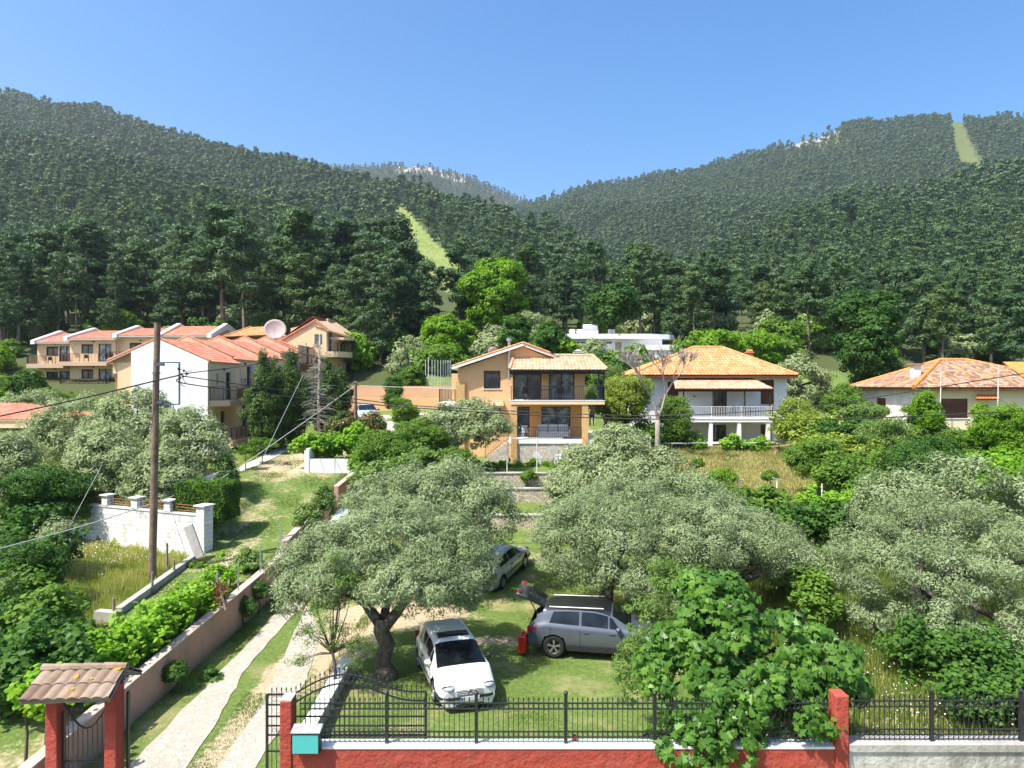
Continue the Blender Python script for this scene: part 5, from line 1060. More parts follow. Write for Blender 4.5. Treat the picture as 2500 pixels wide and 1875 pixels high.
tree_at('olive_tree', 'large olive hiding the bonnet of the grey car with open tailgate', 'olive tree', (3.6, 26.2), [((2.6, 26.0, 3.3), (1.5, 1.8, 1.6)), ((4.4, 27.2, 4.0), (2.1, 2.1, 1.5)), ((3.9, 25.0, 3.4), (1.5, 1.3, 1.1)), ((1.7, 27.3, 3.2), (1.0, 1.5, 1.4)), ((5.4, 24.9, 3.1), (1.2, 1.3, .9)), ((4.9, 23.6, 2.5), (1.1, .9, .75)), ((5.3, 22.7, 2.0), (.8, .7, .6)), ((3.9, 25.1, 2.1), (1.1, .7, .75)), ((3.6, 24.6, 2.6), (1.0, .8, .7)), ((2.2, 26.2, 2.3), (1.0, 1.0, .8))], 330, .44, 200, .12, .27, 'olive_leaf_near', .3, 1.8, G1, 103, upb=.35)
tree_at('olive_tree', 'spreading olive behind the fig bush, right of the grey car', 'olive tree', (7.9, 25.6), [((6.9, 25.4, 3.5), (1.9, 2.0, 1.3)), ((8.8, 25.5, 3.3), (1.8, 1.9, 1.1)), ((7.6, 26.8, 3.8), (1.8, 1.8, 1.1)), ((10.1, 25.0, 2.7), (1.1, 1.3, .8))], 280, .44, 190, .12, .27, 'olive_leaf_near', .3, 1.7, G1, 104, upb=.35)
tree_at('olive_tree', 'bushy olive right of the orange house, before its porch', 'olive tree', (5.0, 36), [((3.6, 36, 4.3), (1.8, 2, 1.6)), ((5.8, 36.8, 4.9), (2.3, 2.2, 1.9)), ((7.6, 35.7, 4.2), (1.8, 1.8, 1.5)), ((5.2, 34.6, 3.8), (2.2, 1.6, 1.4)), ((2.7, 34.4, 3.3), (1.2, 1.4, 1.1))], 270, .58, 120, .19, .38, 'olive_leaf', .3, 1.6, G1, 105, upb=.35)
tree_at('olive_tree', 'wide olive in the middle of the right-hand garden, left of the vines', 'olive tree', (7.4, 31), [((5.4, 30.5, 3.3), (2.0, 2, 1.5)), ((7.6, 31.2, 3.6), (2.3, 2.2, 1.6)), ((3.6, 30.9, 3.2), (1.6, 1.8, 1.4)), ((9.2, 30.2, 3.0), (1.5, 1.8, 1.2))], 250, .55, 160, .16, .29, 'olive_leaf_near', .3, 1.6, G1, 115, upb=.35)
tree_at('olive_tree', 'huge round olive at the right edge above the grey fence wall', 'olive tree', (13.8, 23.5), [((12.6, 23.6, 2.9), (1.9, 2.2, 1.6)), ((14.6, 24.4, 3.5), (2.4, 2.4, 1.7)), ((16.8, 23.6, 3.4), (2.0, 2.2, 1.6)), ((13.4, 21.9, 3.0), (2.0, 1.5, 1.2)), ((15.8, 21.5, 3.2), (1.6, 1.6, 1.2)), ((17.6, 21, 2.6), (1.4, 1.6, 1.3)), ((15.6, 20.3, 2.0), (1.4, 1.1, .9)), ((17.0, 19.2, 1.7), (1.1, 1.0, .8)), ((12.0, 22.0, 2.0), (1.2, 1.0, .8)), ((13.2, 20.6, 1.9), (1.2, .9, .8)), ((14.6, 19.2, 1.6), (1.1, .9, .7)), ((16.0, 18.0, 1.5), (1.0, .8, .7))], 450, .46, 205, .12, .27, 'olive_leaf_near', .32, 1.7, G1, 106, upb=.35)
tree_at('olive_tree', 'olive behind the huge round olive, farther up the right edge', 'olive tree', (18.5, 30), [((17.0, 30, 3.7), (2.2, 2.2, 1.6)), ((19.6, 30.4, 4.2), (2.2, 2.2, 1.8)), ((21.4, 29, 3.8), (1.6, 2, 1.6))], 190, .58, 120, .18, .36, 'olive_leaf_near', .3, 1.7, G1, 107, upb=.35)
G2 = 'olive trees on the apartment lawn'
for i, (px, py, d, r, h, lb) in enumerate(((190, 1035, 46, 3.7, 2.3, 'grey-green olive right of the garden pavilion'), (330, 1035, 42, 3.2, 2.6, 'tall silvery olive left of the utility pole'), (455, 1075, 38.5, 2.5, 2.4, 'silvery olive between the utility pole and the end gable porch'), (255, 1110, 37.5, 2.2, 1.8, 'low olive behind the block wall'), (70, 1000, 58, 4.2, 1.9, 'olive far behind the garden pavilion roof'), (15, 1120, 38, 1.8, 1.6, 'small dark olive at the left edge below the pavilion'), (390, 1160, 35.8, 1.9, 1.5, 'leaning olive behind the utility pole on the lawn'))):
    c = P(px, py, d); tree_at('olive_tree', lb, 'olive tree', (c.x+.3, d), [((c.x, d, c.z), (r*.62, r*.7, h*.8)), ((c.x-r*.5, d+.3, c.z-h*.3), (r*.5, r*.6, h*.6)), ((c.x+r*.5, d-.3, c.z-h*.25), (r*.5, r*.6, h*.6)), ((c.x, d-r*.45, c.z-h*.55), (r*.6, r*.45, h*.5)), ((c.x, d+r*.4, c.z+h*.15), (r*.55, r*.5, h*.6))], int(60+r*35), .58, 105, .2, .4, 'olive_leaf', .26, max(1.2, (c.z-h)-HH(c.x, d)), G2, 120+i, upb=.35)
c = P(1145, 1045, 43.5); tree_at('olive_tree', 'olive with dark trunk in front of the orange house left wall', 'olive tree', (PX(1112, 43.5), 43.5), [((c.x, 43.5, c.z), (1.9, 1.9, 1.2)), ((c.x-1.4, 43.5, c.z+.2), (1.5, 1.5, 1.2)), ((c.x+1.2, 43.2, c.z+.1), (1.4, 1.5, 1.0)), ((c.x+.2, 44, c.z+.9), (1.7, 1.4, .9)), ((c.x-1.8, 43, c.z-.9), (1.1, 1.2, .9))], 190, .5, 105, .19, .4, 'olive_leaf', .2, 1.6, None, 130, upb=.35, nlimb=12)
c = P(1950, 925, 66); tree_at('olive_tree', 'pale silvery olive behind the white house, left of the dark linden', 'olive tree', (c.x, 66), [((c.x, 66, c.z-.5), (2.6, 2.4, 2.6)), ((c.x+1.8, 67, c.z-1.5), (2, 2, 2)), ((c.x-2, 66, c.z-1.8), (1.8, 1.8, 1.8))], 130, .8, 70, .32, .42, 'olive_leaf', .25, 2, None, 131)
c = P(1445, 860, 79); tree_at('olive_tree', 'round silvery olive before the flat white building', 'olive tree', (c.x, 79), [((c.x, 79, c.z-.4), (1.9, 1.8, 1.8)), ((c.x-.9, 79, c.z-1.2), (1.5, 1.5, 1.5))], 100, .6, 60, .3, .42, 'olive_leaf', .2, 1.5, None, 132)
for px, py, d, r, lb in ((1290, 800, 84, 2.6, 'greyish olive behind the ridge of the orange house'), (1210, 830, 80, 2.0, 'greyish olive behind the small dish'), (1010, 860, 82, 2.4, 'grey olive under the pines left of the plane tree')):
    c = P(px, py, d); tree_at('olive_tree', lb, 'olive tree', (c.x, d), [((c.x, d, c.z-.4), (r, r, r*.9)), ((c.x-r*.6, d, c.z-r*.7), (r*.7, r*.7, r*.7))], 80, .75, 60, .36, .45, 'olive_leaf', .2, 1.5, None, int(px))
# broad-leaved trees: (name, label, category, px, py, distance, rx, rz, material, clumps, clump radius, leaves, leaf size)
BT = [
 ('plane_tree', 'big bright green plane tree above the orange house', 'plane tree', 1205, 715, 92, 5.4, 5.6, 'bright_leaf', 330, 1.0, 75, .42),
 ('plane_tree', 'lighter bright green tree left of the big plane tree', 'tree', 1090, 820, 82, 2.9, 3.4, 'bright_leaf', 130, .8, 70, .36),
 ('chestnut_tree', 'round dark chestnut tree behind the flat white building', 'chestnut tree', 1500, 738, 88, 3.5, 3.5, 'linden_leaf', 260, .95, 75, .42),
 ('linden_tree', 'tall dark linden between the white house and the old cottage', 'linden tree', 2115, 828, 62, 3.3, 5.4, 'linden_leaf', 400, .75, 80, .3),
 ('broadleaf_tree', 'round green tree left of the round olive, behind the porch roof', 'tree', 1340, 830, 74, 2.1, 2.0, 'dark_leaf', 110, .6, 70, .27),
 ('broadleaf_tree', 'dark round bushy tree right of the small dish', 'tree', 1255, 815, 77, 2.0, 2.2, 'dark_leaf', 100, .6, 70, .27),
 ('broadleaf_tree', 'lime green tree behind the left end of the white house ridge', 'tree', 1745, 840, 76, 2.6, 2.2, 'bright_leaf', 120, .75, 70, .32),
 ('broadleaf_tree', 'lime green tree behind the right half of the white house roof', 'tree', 1850, 850, 77, 2.8, 2.4, 'bright_leaf', 130, .75, 70, .32),
 ('broadleaf_tree', 'green oak above the white house chimney', 'tree', 1910, 820, 84, 2.8, 2.8, 'broad_leaf', 120, .8, 65, .36),
 ('mulberry_tree', 'dark green walnut tree at the left above the field', 'tree', 105, 1200, 33.5, 2.2, 1.75, 'dark_leaf', 260, .48, 85, .17),
 ('broadleaf_tree', 'fresh green bush tree right of the dark walnut crown', 'tree', 215, 1240, 35, .9, .9, 'broad_leaf', 60, .4, 80, .15),
 ('broadleaf_tree', 'dark tree at the left edge below the grey olive', 'tree', 60, 1390, 25.5, 1.35, 1.4, 'dark_leaf', 150, .4, 85, .14),
 ('peach_tree', 'green peach tree below the wooden pole', 'peach tree', 945, 1100, 40.5, 1.7, 1.25, 'broad_leaf', 130, .5, 80, .18),
 ('peach_tree', 'green peach tree left of the olive with dark trunk', 'peach tree', 1030, 1060, 42, 1.8, 1.4, 'broad_leaf', 140, .5, 80, .18),
 ('peach_tree', 'low green peach tree above the second silvery olive', 'peach tree', 1100, 1135, 39.5, 1.5, 1.0, 'broad_leaf', 110, .45, 80, .17),
 ('laurel_tree', 'rounded laurel right of the bare tree trunk', 'laurel', 1648, 1010, 53.5, 1.25, 2.0, 'broad_leaf', 120, .48, 75, .18),
 ('pepper_tree', 'yellow-green leafy tree left of the bare tree', 'tree', 1530, 980, 54, 2.3, 2.4, 'lime_leaf', 200, .6, 75, .2),
 ('pepper_tree', 'dense green tree between the orange house and the bare tree', 'tree', 1480, 960, 58, 1.8, 2.6, 'feather_leaf', 140, .6, 75, .22),
 ('broadleaf_tree', 'dark bush under the flat white building terrace', 'tree', 1545, 880, 72, 2.2, 1.6, 'dark_leaf', 100, .6, 70, .26),
 ('broadleaf_tree', 'dark low tree beneath the flat white building, right part', 'tree', 1600, 905, 68, 1.6, 1.4, 'broad_leaf', 80, .6, 70, .25),
 ('fig_tree', 'young leafy fig in front of the old cottage corner', 'fig tree', 2262, 1010, 45.5, 1.3, 1.6, 'bright_leaf', 100, .45, 60, .2),
 ('cherry_tree', 'dark green cherry tree in the middle of the right thicket', 'cherry tree', 2250, 1145, 39, 2.5, 1.9, 'dark_leaf', 220, .55, 85, .18),
 ('cherry_tree', 'light green cherry tree below the white house right corner', 'cherry tree', 2000, 1120, 43, 2.1, 1.6, 'broad_leaf', 160, .55, 80, .2),
 ('cherry_tree', 'bright green fruit tree at the right edge before the cottage', 'tree', 2455, 1075, 40, 1.9, 2.2, 'bright_leaf', 170, .5, 80, .18),
 ('cherry_tree', 'green fruit tree below the cottage awning', 'tree', 2350, 1095, 42.5, 1.7, 1.3, 'broad_leaf', 130, .5, 80, .19),
 ('cherry_tree', 'olive-green shrubby tree beside the cherry, under the cottage white wall', 'tree', 2160, 1065, 45, 1.9, 1.3, 'feather_leaf', 140, .5, 80, .19),
 ('broadleaf_tree', 'bushy tree right of the white house lower windows', 'tree', 1945, 1020, 53, 1.4, 1.8, 'lime_leaf', 110, .5, 75, .2),
 ('broadleaf_tree', 'leafy dark bush at the foot of the linden', 'tree', 2060, 985, 56, 1.7, 1.7, 'broad_leaf', 110, .55, 75, .22),
 ('broadleaf_tree', 'rosy green bush in front of the linden, below the cottage roof end', 'tree', 2110, 1020, 51, 1.6, 1.2, 'feather_leaf', 100, .5, 75, .2),
 ('broadleaf_tree', 'bright fruit tree right of the planter arbour', 'tree', 1010, 930, 64, 1.2, 1.5, 'broad_leaf', 80, .45, 70, .2),
 ('broadleaf_tree', 'small leafy tree before the retaining walls', 'tree', 985, 1000, 56, 1.2, 1.3, 'broad_leaf', 80, .42, 70, .18),
 ('broadleaf_tree', 'dense young tree before the lower retaining wall', 'tree', 960, 960, 58, .9, 1.5, 'dark_leaf', 80, .42, 70, .18)]
for i, (nm, lb, ct, px, py, d, rx, rz, lm, ncl, cr, per, lf) in enumerate(BT):
    rg = random.Random(200+i); c = P(px, py, d)
    bl = [((c.x, d, c.z), (rx*.62, rx*.65, rz*.7))]
    for k in range(9):
        a = k*2.4+rg.random(); t = rg.uniform(-.95, .95); w = math.sqrt(1-t*t)
        bl.append(((c.x+rx*.55*w*math.cos(a), d+rx*.55*w*math.sin(a), c.z+rz*.62*t), (rx*rg.uniform(.35, .5), rx*rg.uniform(.35, .5), rz*rg.uniform(.28, .42))))
    gz = HH(c.x, d); tree_at(nm, lb, ct, (c.x, d), bl, int(ncl*1.15), cr, per, lf, .62, lm, .09+.035*rx, max(.5, c.z-rz*.75-gz), None, 200+i, upb=.45, flat=.6, outline=OUT_OVAL if d < 60 else None)
# understorey along the foot of the wood
SH = [tree_meshes(300+i, [((0, 0, 1.2), (1.3, 1.3, 1.2)), ((.9, .3, .8), (.9, .9, .8)), ((-.8, -.2, .9), (.9, .9, .8)), ((.1, .8, 1.5), (.8, .8, .9))], 60, .55, 50, .34, .6, ('broad_leaf', 'dark_leaf', 'bright_leaf', 'olive_leaf', 'feather_leaf')[i], .06, .5, nlimb=4) for i in range(5)]
def understorey():
    rg = random.Random(77); marks = [(0, 'behind the far apartment wing'), (300, 'behind the middle apartment roofs'), (560, 'behind the dish'), (800, 'below the pines right of the round balcony'), (1000, 'above the retaining walls'), (1250, 'above the orange house roof'), (1500, 'around the flat white building'), (1700, 'under the pines behind the white house'), (1950, 'under the pines beside the linden'), (2200, 'behind the old cottage'), (2400, 'at the right edge under the pines')]
    for i in range(165):
        px = rg.uniform(-20, 2520); d = rg.uniform(78, 108) if px > 800 else rg.uniform(97, 112); x = PX(px, d)
        if 1340 < px < 1690 and d < 97: d = rg.uniform(72, 79); x = PX(px, d)
        if 1900 < px < 2200: d = max(d, 72)
        where = [w for p, w in marks if px >= p or p == 0][-1]; k = rg.randrange(5); s = rg.uniform(.8, 1.7)
        plant('shrub', SH[k], '%s %s shrub %s%s' % ('large' if s > 1.25 else 'small', ('green', 'dark green', 'bright green', 'silvery', 'yellowish green')[k], where, ', higher up' if d > 94 else ''), 'shrub', (x, d, HH(x, d)-.2), (s, s, s*rg.uniform(.8, 1.2)), rg.uniform(0, 6), 'shrubs along the foot of the wood')
    for i in range(26):
        px = rg.uniform(-30, 190); d = rg.uniform(60, 95); x = PX(px, d)
        if px > 70 and d > 78: d = 66
        k = rg.choice((0, 1, 2, 0)); s = rg.uniform(.9, 1.5); plant('shrub', SH[k], '%s %s shrub %s the bank left of the far apartment wing' % ('large' if s > 1.2 else 'small', ('green', 'dark', 'bright green')[k], 'at the foot of' if d < 68 else 'low on' if d < 76 else 'halfway up' if d < 85 else 'on top of'), 'shrub', (x-2, d, HH(x, d)-.2), s, rg.uniform(0, 6), 'shrubs on the bank left of the far wing')
understorey()
def near_pines():
    rg = random.Random(91); spots = [(870, 93, 'left of the clearing above the retaining walls'), (905, 96, 'with a bare trunk above the retaining walls'), (960, 94, 'with a leaning trunk above the metal poles'), (930, 90, 'nearest above the wooden pole'), (1020, 99, 'left of the bright plane tree'), (820, 97, 'close right of the round balcony'), (1650, 92, 'left of three trunks behind the bare tree'), (1695, 90, 'middle of three trunks behind the bare tree'), (1740, 93, 'right of three trunks behind the bare tree'), (1385, 99, 'just left of the chestnut'), (1600, 96, 'behind the flat white building right end'), (1910, 86, 'beside the oak above the chimney'), (1975, 84, 'just left of the linden'), (2200, 84, 'just right of the linden'), (2255, 80, 'behind the cottage chimney'), (2300, 76, 'rising behind the cottage ridge'), (2360, 84, 'right of the cottage ridge'), (2420, 78, 'behind the orange roof wing'), (2478, 70, 'with tall bare trunk at the right edge'), (2160, 92, 'high behind the linden'), (20, 101, 'at the left edge beside the far wing'), (140, 99, 'rising behind the leftmost coping'), (1300, 95, 'right of the big plane tree'), (2040, 88, 'hidden left half behind the linden')]
    for i, (px, d, w) in enumerate(spots):
        x = PX(px, d); k = rg.randrange(6); s = rg.uniform(.72, .95)*(.86 if px > 1000 else 1.1); plant('pine_tree', NEARP[k], 'near pine '+w, 'pine tree', (x, d, HH(x, d)-.2), (s*1.1, s*1.1, s), rg.uniform(0, 6), 'pines at the foot of the wooded hills')
near_pines()
THICK = []
# conifers by the apartments
def columnar(label, px0, pyb, pyt, d, r, seed, lm='cypress_leaf', cat='cypress', leaf=.16, ncl=330, group=None):
    x = PX(px0, d); g = HH(x, d); h = PZ(pyt, d)-g; rng = np.random.default_rng(seed); bl = []
    for k in range(15):
        t = k/14; w = r*(math.sin(min(1, t*1.25+.3)*math.pi/2+.0)*(1-t**2.2)+.06); a = rng.uniform(0, 6.28)
        bl.append(((w*.35*math.cos(a), w*.35*math.sin(a), .35+t*(h-.5)), (w*.75, w*.75, h*.07+.12)))
    tm, cm = tree_meshes(seed, bl, ncl, .3 if r < 1.6 else .42, 62, leaf, .42, lm, .14, h*.3, nlimb=5, upb=.5, shell=.7, flat=1.25)
    plant('cypress_tree', (tm, cm), label, cat, (x, d, g), 1, 0, group)
columnar('leftmost dense conifer against the apartment balconies', 640, 1080, 862, 50.5, 1.55, 401)
columnar('second dense conifer against the apartments, pointed crown', 672, 1080, 880, 52, 1.35, 402); columnar('third conifer, right beside the dead bare conifer', 714, 1080, 853, 54, 1.6, 403)
columnar('conifer behind the dead bare conifer', 800, 1040, 878, 56, 1.4, 404); columnar('conifer right of the dead bare conifer, partly behind it', 830, 1030, 900, 58, 1.3, 405)
columnar('small cone-shaped conifer beside the pale footpath', 556, 1165, 1117, 37.5, .55, 406, ncl=90, cat='conifer')
# thickets that close the gaps on the overgrown right-hand slope
for k, (lb, ln, lm) in enumerate((
 ('low green thicket between the vine pergola and the cherry tree', [P(2020, 1160, 38), P(2090, 1150, 39.5), P(2170, 1130, 41)], 'broad_leaf'), ('olive-green thicket below the cottage white side', [P(2140, 1070, 46), P(2230, 1060, 46), P(2320, 1065, 45)], 'feather_leaf'),
 ('green thicket under the cottage dark window', [P(2290, 1110, 42), P(2370, 1130, 41), P(2440, 1135, 40)], 'broad_leaf'), ('dark thicket between the light cherry tree and linden', [P(1990, 1060, 50), P(2060, 1040, 51), P(2120, 1050, 49)], 'dark_leaf'),
 ('bright thicket right of the dark cherry tree', [P(2330, 1180, 37), P(2400, 1150, 38), P(2500, 1120, 39)], 'vine_leaf'), ('fresh green thicket below the dry slope bush', [P(1700, 1215, 34.5), P(1760, 1260, 32.5), P(1830, 1275, 31.5)], 'broad_leaf'),
 ('green thicket at the foot of the vine pergola', [P(1900, 1275, 32), P(1990, 1275, 32.5), P(2070, 1270, 32.5)], 'dark_leaf'), ('yellowish thicket right of the white house', [P(1900, 1040, 52), P(1960, 1050, 51), P(2020, 1030, 52)], 'lime_leaf'),
 ('green thicket between peach trees and planter', [P(890, 1110, 42.5), P(950, 1140, 40), P(1000, 1120, 40.5)], 'broad_leaf'), ('green thicket under the peach trees', [P(900, 1160, 38), P(960, 1150, 38.5), P(1050, 1110, 40)], 'feather_leaf'),
 ('dark growth under the tree at the left edge', [P(10, 1330, 28), P(80, 1300, 29.5), P(150, 1330, 29)], 'dark_leaf'), ('shaded thicket at the left edge under the olive shoot', [P(-20, 1480, 22), P(50, 1470, 22.5), P(110, 1530, 21)], 'broad_leaf'), ('dark thicket between gateway roof and field', [P(10, 1620, 18.5), P(70, 1640, 18), P(130, 1600, 19)], 'dark_leaf'),
 ('green growth between the white house and the bare tree', [P(1560, 1040, 54), P(1590, 1060, 53), P(1690, 1080, 54.5)], 'broad_leaf'))):
    THICK.append((lb, ln, lm, 530+k))
def bare_tree(name, label, px, d, pyt, spread, seed, mat='grey_bark', lean=0, conifer=False):
    x = PX(px, d); g = HH(x, d); h = PZ(pyt, d)-g; rg = random.Random(seed); r = thing(name, label, 'dead tree', (x, d, g)); m = MB(); b = MB()
    if conifer:
        m.tube([(0, 0, -.3), (.02, 0, h*.5), (.08, 0, h)], [.14, .1, .05], 7)
        for i in range(165):
            z = rg.uniform(h*.12, h*.97); a = rg.uniform(0, 6.28); L = (1-z/h)*spread+.35; L *= rg.uniform(.5, 1.1); e = Vector((math.cos(a)*L, math.sin(a)*L, z-L*rg.uniform(-.1, .35))); b.tube([(0, 0, z), e*.5+Vector((0, 0, z*.5+.08)), e], [.025, .015, .006], 4, cap=False)
            for _ in range(2): f = e.lerp(Vector((0, 0, z)), rg.uniform(.1, .6)); b.tube([f, f+Vector((rg.uniform(-.3, .3), rg.uniform(-.3, .3), rg.uniform(-.25, .1)))], [.01, .004], 3, cap=False)
    else:
        m.tube([(0, 0, -.3), (.02, 0, h*.2), (lean*.3, 0, h*.34)], [.24, .19, .17], 9)
        def grow(p, dr, L, rr, n):
            e = p+dr*L; mid = p+dr*L*.5+Vector((rg.uniform(-1, 1), rg.uniform(-1, 1), rg.uniform(-.5, .5)))*L*.06; (m if n > 3 else b).tube([p, mid, e], [rr, rr*.8, rr*.6], 6 if rr > .04 else 3, cap=False)
            if n == 0: return
            for _ in range(4 if n in (1, 2) else 3 if n in (3, 4) else 2):
                nd = (dr+Vector((rg.uniform(-1, 1)*spread, rg.uniform(-1, 1)*spread, rg.uniform(-.15, .5)))*.62).normalized(); grow(p.lerp(e, rg.uniform(.65, 1)) if n < 5 else e, nd, L*rg.uniform(.64, .88), max(.016, rr*.66), n-1)
        top = Vector((lean*.3, 0, h*.34))
        for s in (-1, 1): grow(top, Vector((s*.33, rg.uniform(-.2, .2), 1)).normalized(), h*.19, .11, 6)
    m.build('trunk', MAT[mat], r, True); b.build('twigs', MAT[mat], r); return r
bare_tree('bare_tree', 'tall leafless tree between the orange house and the white house', 1605, 50.5, 825, .85, 8)
bare_tree('dead_conifer', 'dead bare conifer with many drooping twigs before the apartments', 778, 52, 815, 2.2, 5, conifer=True)
# hedges and shrubs
def box_hedge():
    d = 33.4; x0, x1 = PX(452, d), PX(566, d); g = HH((x0+x1)/2, d-.9)-.1; zt = PZ(1178, d); rng = np.random.default_rng(6); n = 42000; r = thing('hedge', 'clipped box-shaped hedge behind the last wall pillar', 'hedge', ((x0+x1)/2, d, g)); hx, hy, hz = (x1-x0)/2, 1.0, (zt-g)
    f = rng.integers(0, 5, n); a = rng.uniform(-1, 1, (n, 2)); p = np.zeros((n, 3)); q = np.zeros((n, 3))
    for k, (ax, s) in enumerate(((0, -1), (0, 1), (1, -1), (1, 1), (2, 1))):
        mk = f == k; o = [i for i in range(3) if i != ax]; p[mk, ax] = s; p[mk, o[0]] = a[mk, 0]; p[mk, o[1]] = a[mk, 1]; q[mk, ax] = s
    rr = np.maximum(1, np.linalg.norm(p**3, axis=1)**.33); p = p/rr[:, None]**.25
    pts = p*np.array([hx, hy, hz/2])+np.array([0, 0, hz/2])+rng.normal(0, .045, (n, 3)); pts[:, 0] += .06*np.sin(pts[:, 2]*4+pts[:, 1]*3); pts[:, 2] += .05*np.sin(pts[:, 0]*5)
    rn = np.clip(rng.random(n)*.7+.3*np.sin(pts[:, 0]*6)*np.sin(pts[:, 2]*5+pts[:, 1]*4), 0, 1)
    link('foliage', leaves('foliage', pts, q+rdir(rng, n)*.9+np.array([0, 0, .3]), rn, .11, .5, rng, MAT['hedge_leaf']), r)
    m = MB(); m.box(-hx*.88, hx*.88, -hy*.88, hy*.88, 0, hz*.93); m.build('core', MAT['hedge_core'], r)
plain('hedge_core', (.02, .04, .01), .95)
box_hedge()
def bushes(name, cat, lm, items, ncl=40, cr=.22, per=70, lf=.11, asp=.5, grp=None, outline=None):
    for i, (px, py, d, rx, rz, lb) in enumerate(items):
        c = P(px, py, d); g = HH(c.x, d); tree_at(name, lb, cat, (c.x, d), [((c.x, d, c.z), (rx*.7, rx*.7, rz*.8)), ((c.x-rx*.4, d, c.z-rz*.3), (rx*.5, rx*.5, rz*.6)), ((c.x+rx*.4, d-.1, c.z-rz*.2), (rx*.5, rx*.5, rz*.6))], int(ncl*max(1, rx*rz*1.3)), cr, per, lf, asp, lm, .03, max(.08, c.z-rz-g+.1), grp, int(px)+i, upb=.5, outline=outline, nlimb=5)
bushes('shrub', 'shrub', 'bright_leaf', [(1228+k*36, 1136+(k % 2)*3, 45, .42, .5 if k in (2, 4) else .38, ('leftmost', 'second', 'third, pointed', 'fourth', 'fifth, pointed', 'sixth')[k]+' round shrub in the row before the porch base') for k in range(6)], 22, .2, 70, .13, grp='round shrubs before the orange house')
bushes('shrub', 'shrub', 'dark_leaf', [(1150, 1130, 43.4, .7, .4, 'low dark shrub under the olive with dark trunk'), (1195, 1140, 43.2, .6, .4, 'dark shrub left of the round shrubs')], 30)
bushes('photinia_shrub', 'shrub', 'photinia_leaf', [(838, 1035, 50, 1.3, 1.0, 'green shrub with red tips left of the wooden pole'), (905, 1035, 49, 1.1, 1.1, 'green shrub with red tips right of the wooden pole')], 60, .35, 75, .16)
bushes('shrub', 'shrub', 'bright_leaf', [(1762, 1163, 41, .95, .65, 'bright green round bush on the dry slope'), (2390, 1000, 47, .45, .5, 'small bright bush against the cottage front wall')], 55, .25, 75, .13)
bushes('shrub', 'shrub', 'broad_leaf', [(1700, 1130, 45, .4, .35, 'small grey-green bush at the top of the dry slope'), (1880, 1160, 44, .5, .3, 'low bush between the vineyard posts'), (1290, 1160, 41.9, .5, .25, 'ivy patch on the uppermost stone terrace wall')], 40)
bushes('shrub', 'shrub', 'feather_leaf', [(790, 1215, 35.5, .6, .9, 'upright bush on the pink wall beside the white van'), (752, 1255, 33.8, .8, .6, 'round bush over the pink wall left of the white van'), (605, 1370, 29.2, .75, .6, 'round light bush leaning on the pink wall')], 45, .25, 80, .12)
bushes('shrub', 'shrub', 'broad_leaf', [(480, 1380, 29.8, .45, .22, 'low weeds at the foot of the leaning slab'), (640, 1080, 47, 1.2, .5, 'dark shrub beside the porch steps under the conifers'), (600, 1095, 45.5, .8, .4, 'low shrub before the dark undercroft')], 35, .2)
bushes('shrub', 'shrub', 'dark_leaf', [(20, 1530, 21, 1.3, 1.0, 'dark bush at the left edge above the gateway'), (90, 1590, 19, 1.1, .7, 'shaded bush behind the tiled gateway'), (150, 1560, 20.5, .9, .7, 'dark bush between the field and the vine')], 55, .3, 85, .12)
bushes('olive_sapling', 'olive tree', 'olive_leaf', [(130, 1300, 29, .9, .7, 'small silver olive between the dark tree and the block wall'), (15, 1450, 22.5, .8, .9, 'silver olive shoot at the left edge')], 55, .3, 110, .12, .36)
bushes('shrub', 'shrub', 'feather_leaf', [(160, 1500, 23, .7, .55, 'yellowish weed bush at the corner of the grassy field')], 40, .24)
bushes('oleander', 'oleander', 'dark_leaf', [(520, 1660, 21.5, .35, .45, 'small oleander at the foot of the pink wall'), (595, 1480, 26.3, .5, .35, 'leafy plant at the foot of the pink wall, farther up'), (430, 1640, 20.5, .4, .3, 'low plant by the pink wall under the vine'), (630, 1440, 27.5, .5, .45, 'bush in the shade at the pink wall top end')], 30, .2, 60, .13, .3)
# vines
def vine(label, line, w, hz, lm, ncl, cr, per, lf, seed, cat='grapevine', posts=True, droop=.25, z0=1.6):
    """line: world points at the canopy's middle"""
    rng = np.random.default_rng(seed); L = [Vector(p) for p in line]; o = Vector((L[0].x, L[0].y, HH(L[0].x, L[0].y))); r = thing('grapevine', label, cat, o); seg = [(b-a).length for a, b in zip(L, L[1:])]; tot = sum(seg); C = []
    for i in range(ncl):
        s = rng.uniform(0, tot); k = 0
        while s > seg[k] and k < len(seg)-1: s -= seg[k]; k += 1
        p = L[k].lerp(L[k+1], s/seg[k]); C.append(np.array(p-o)+np.array([rng.normal(0, w*.5), rng.normal(0, w*.5), rng.normal(0, hz*.5)]))
    C = np.array(C); ci = np.repeat(np.arange(ncl), per); n = len(ci); d = rdir(rng, n); off = d*(rng.uniform(.2, 1, n)**.5*cr)[:, None]; off[:, 2] = off[:, 2]*.7-droop*rng.random(n)**3
    link('foliage', leaves('foliage', C[ci]+off, d*.5+rdir(rng, n)*.5+np.array([0, -.1, .8]), np.clip(rng.random(ncl)[ci]*.5+rng.random(n)*.5, 0, 1), lf, 1, rng, MAT[lm], OUT_VINE), r)
    m = MB()
    for k, p in enumerate(L):
        g = HH(p.x, p.y); m.tube([Vector((p.x, p.y, g-.1))-o, Vector((p.x+.06, p.y, (g+p.z)/2))-o, p-o], [.045, .03, .02], 6)
        if k: m.tube([L[k-1]-o, p-o], .02, 5)
    m.build('stem', MAT['bark'], r)
    return r
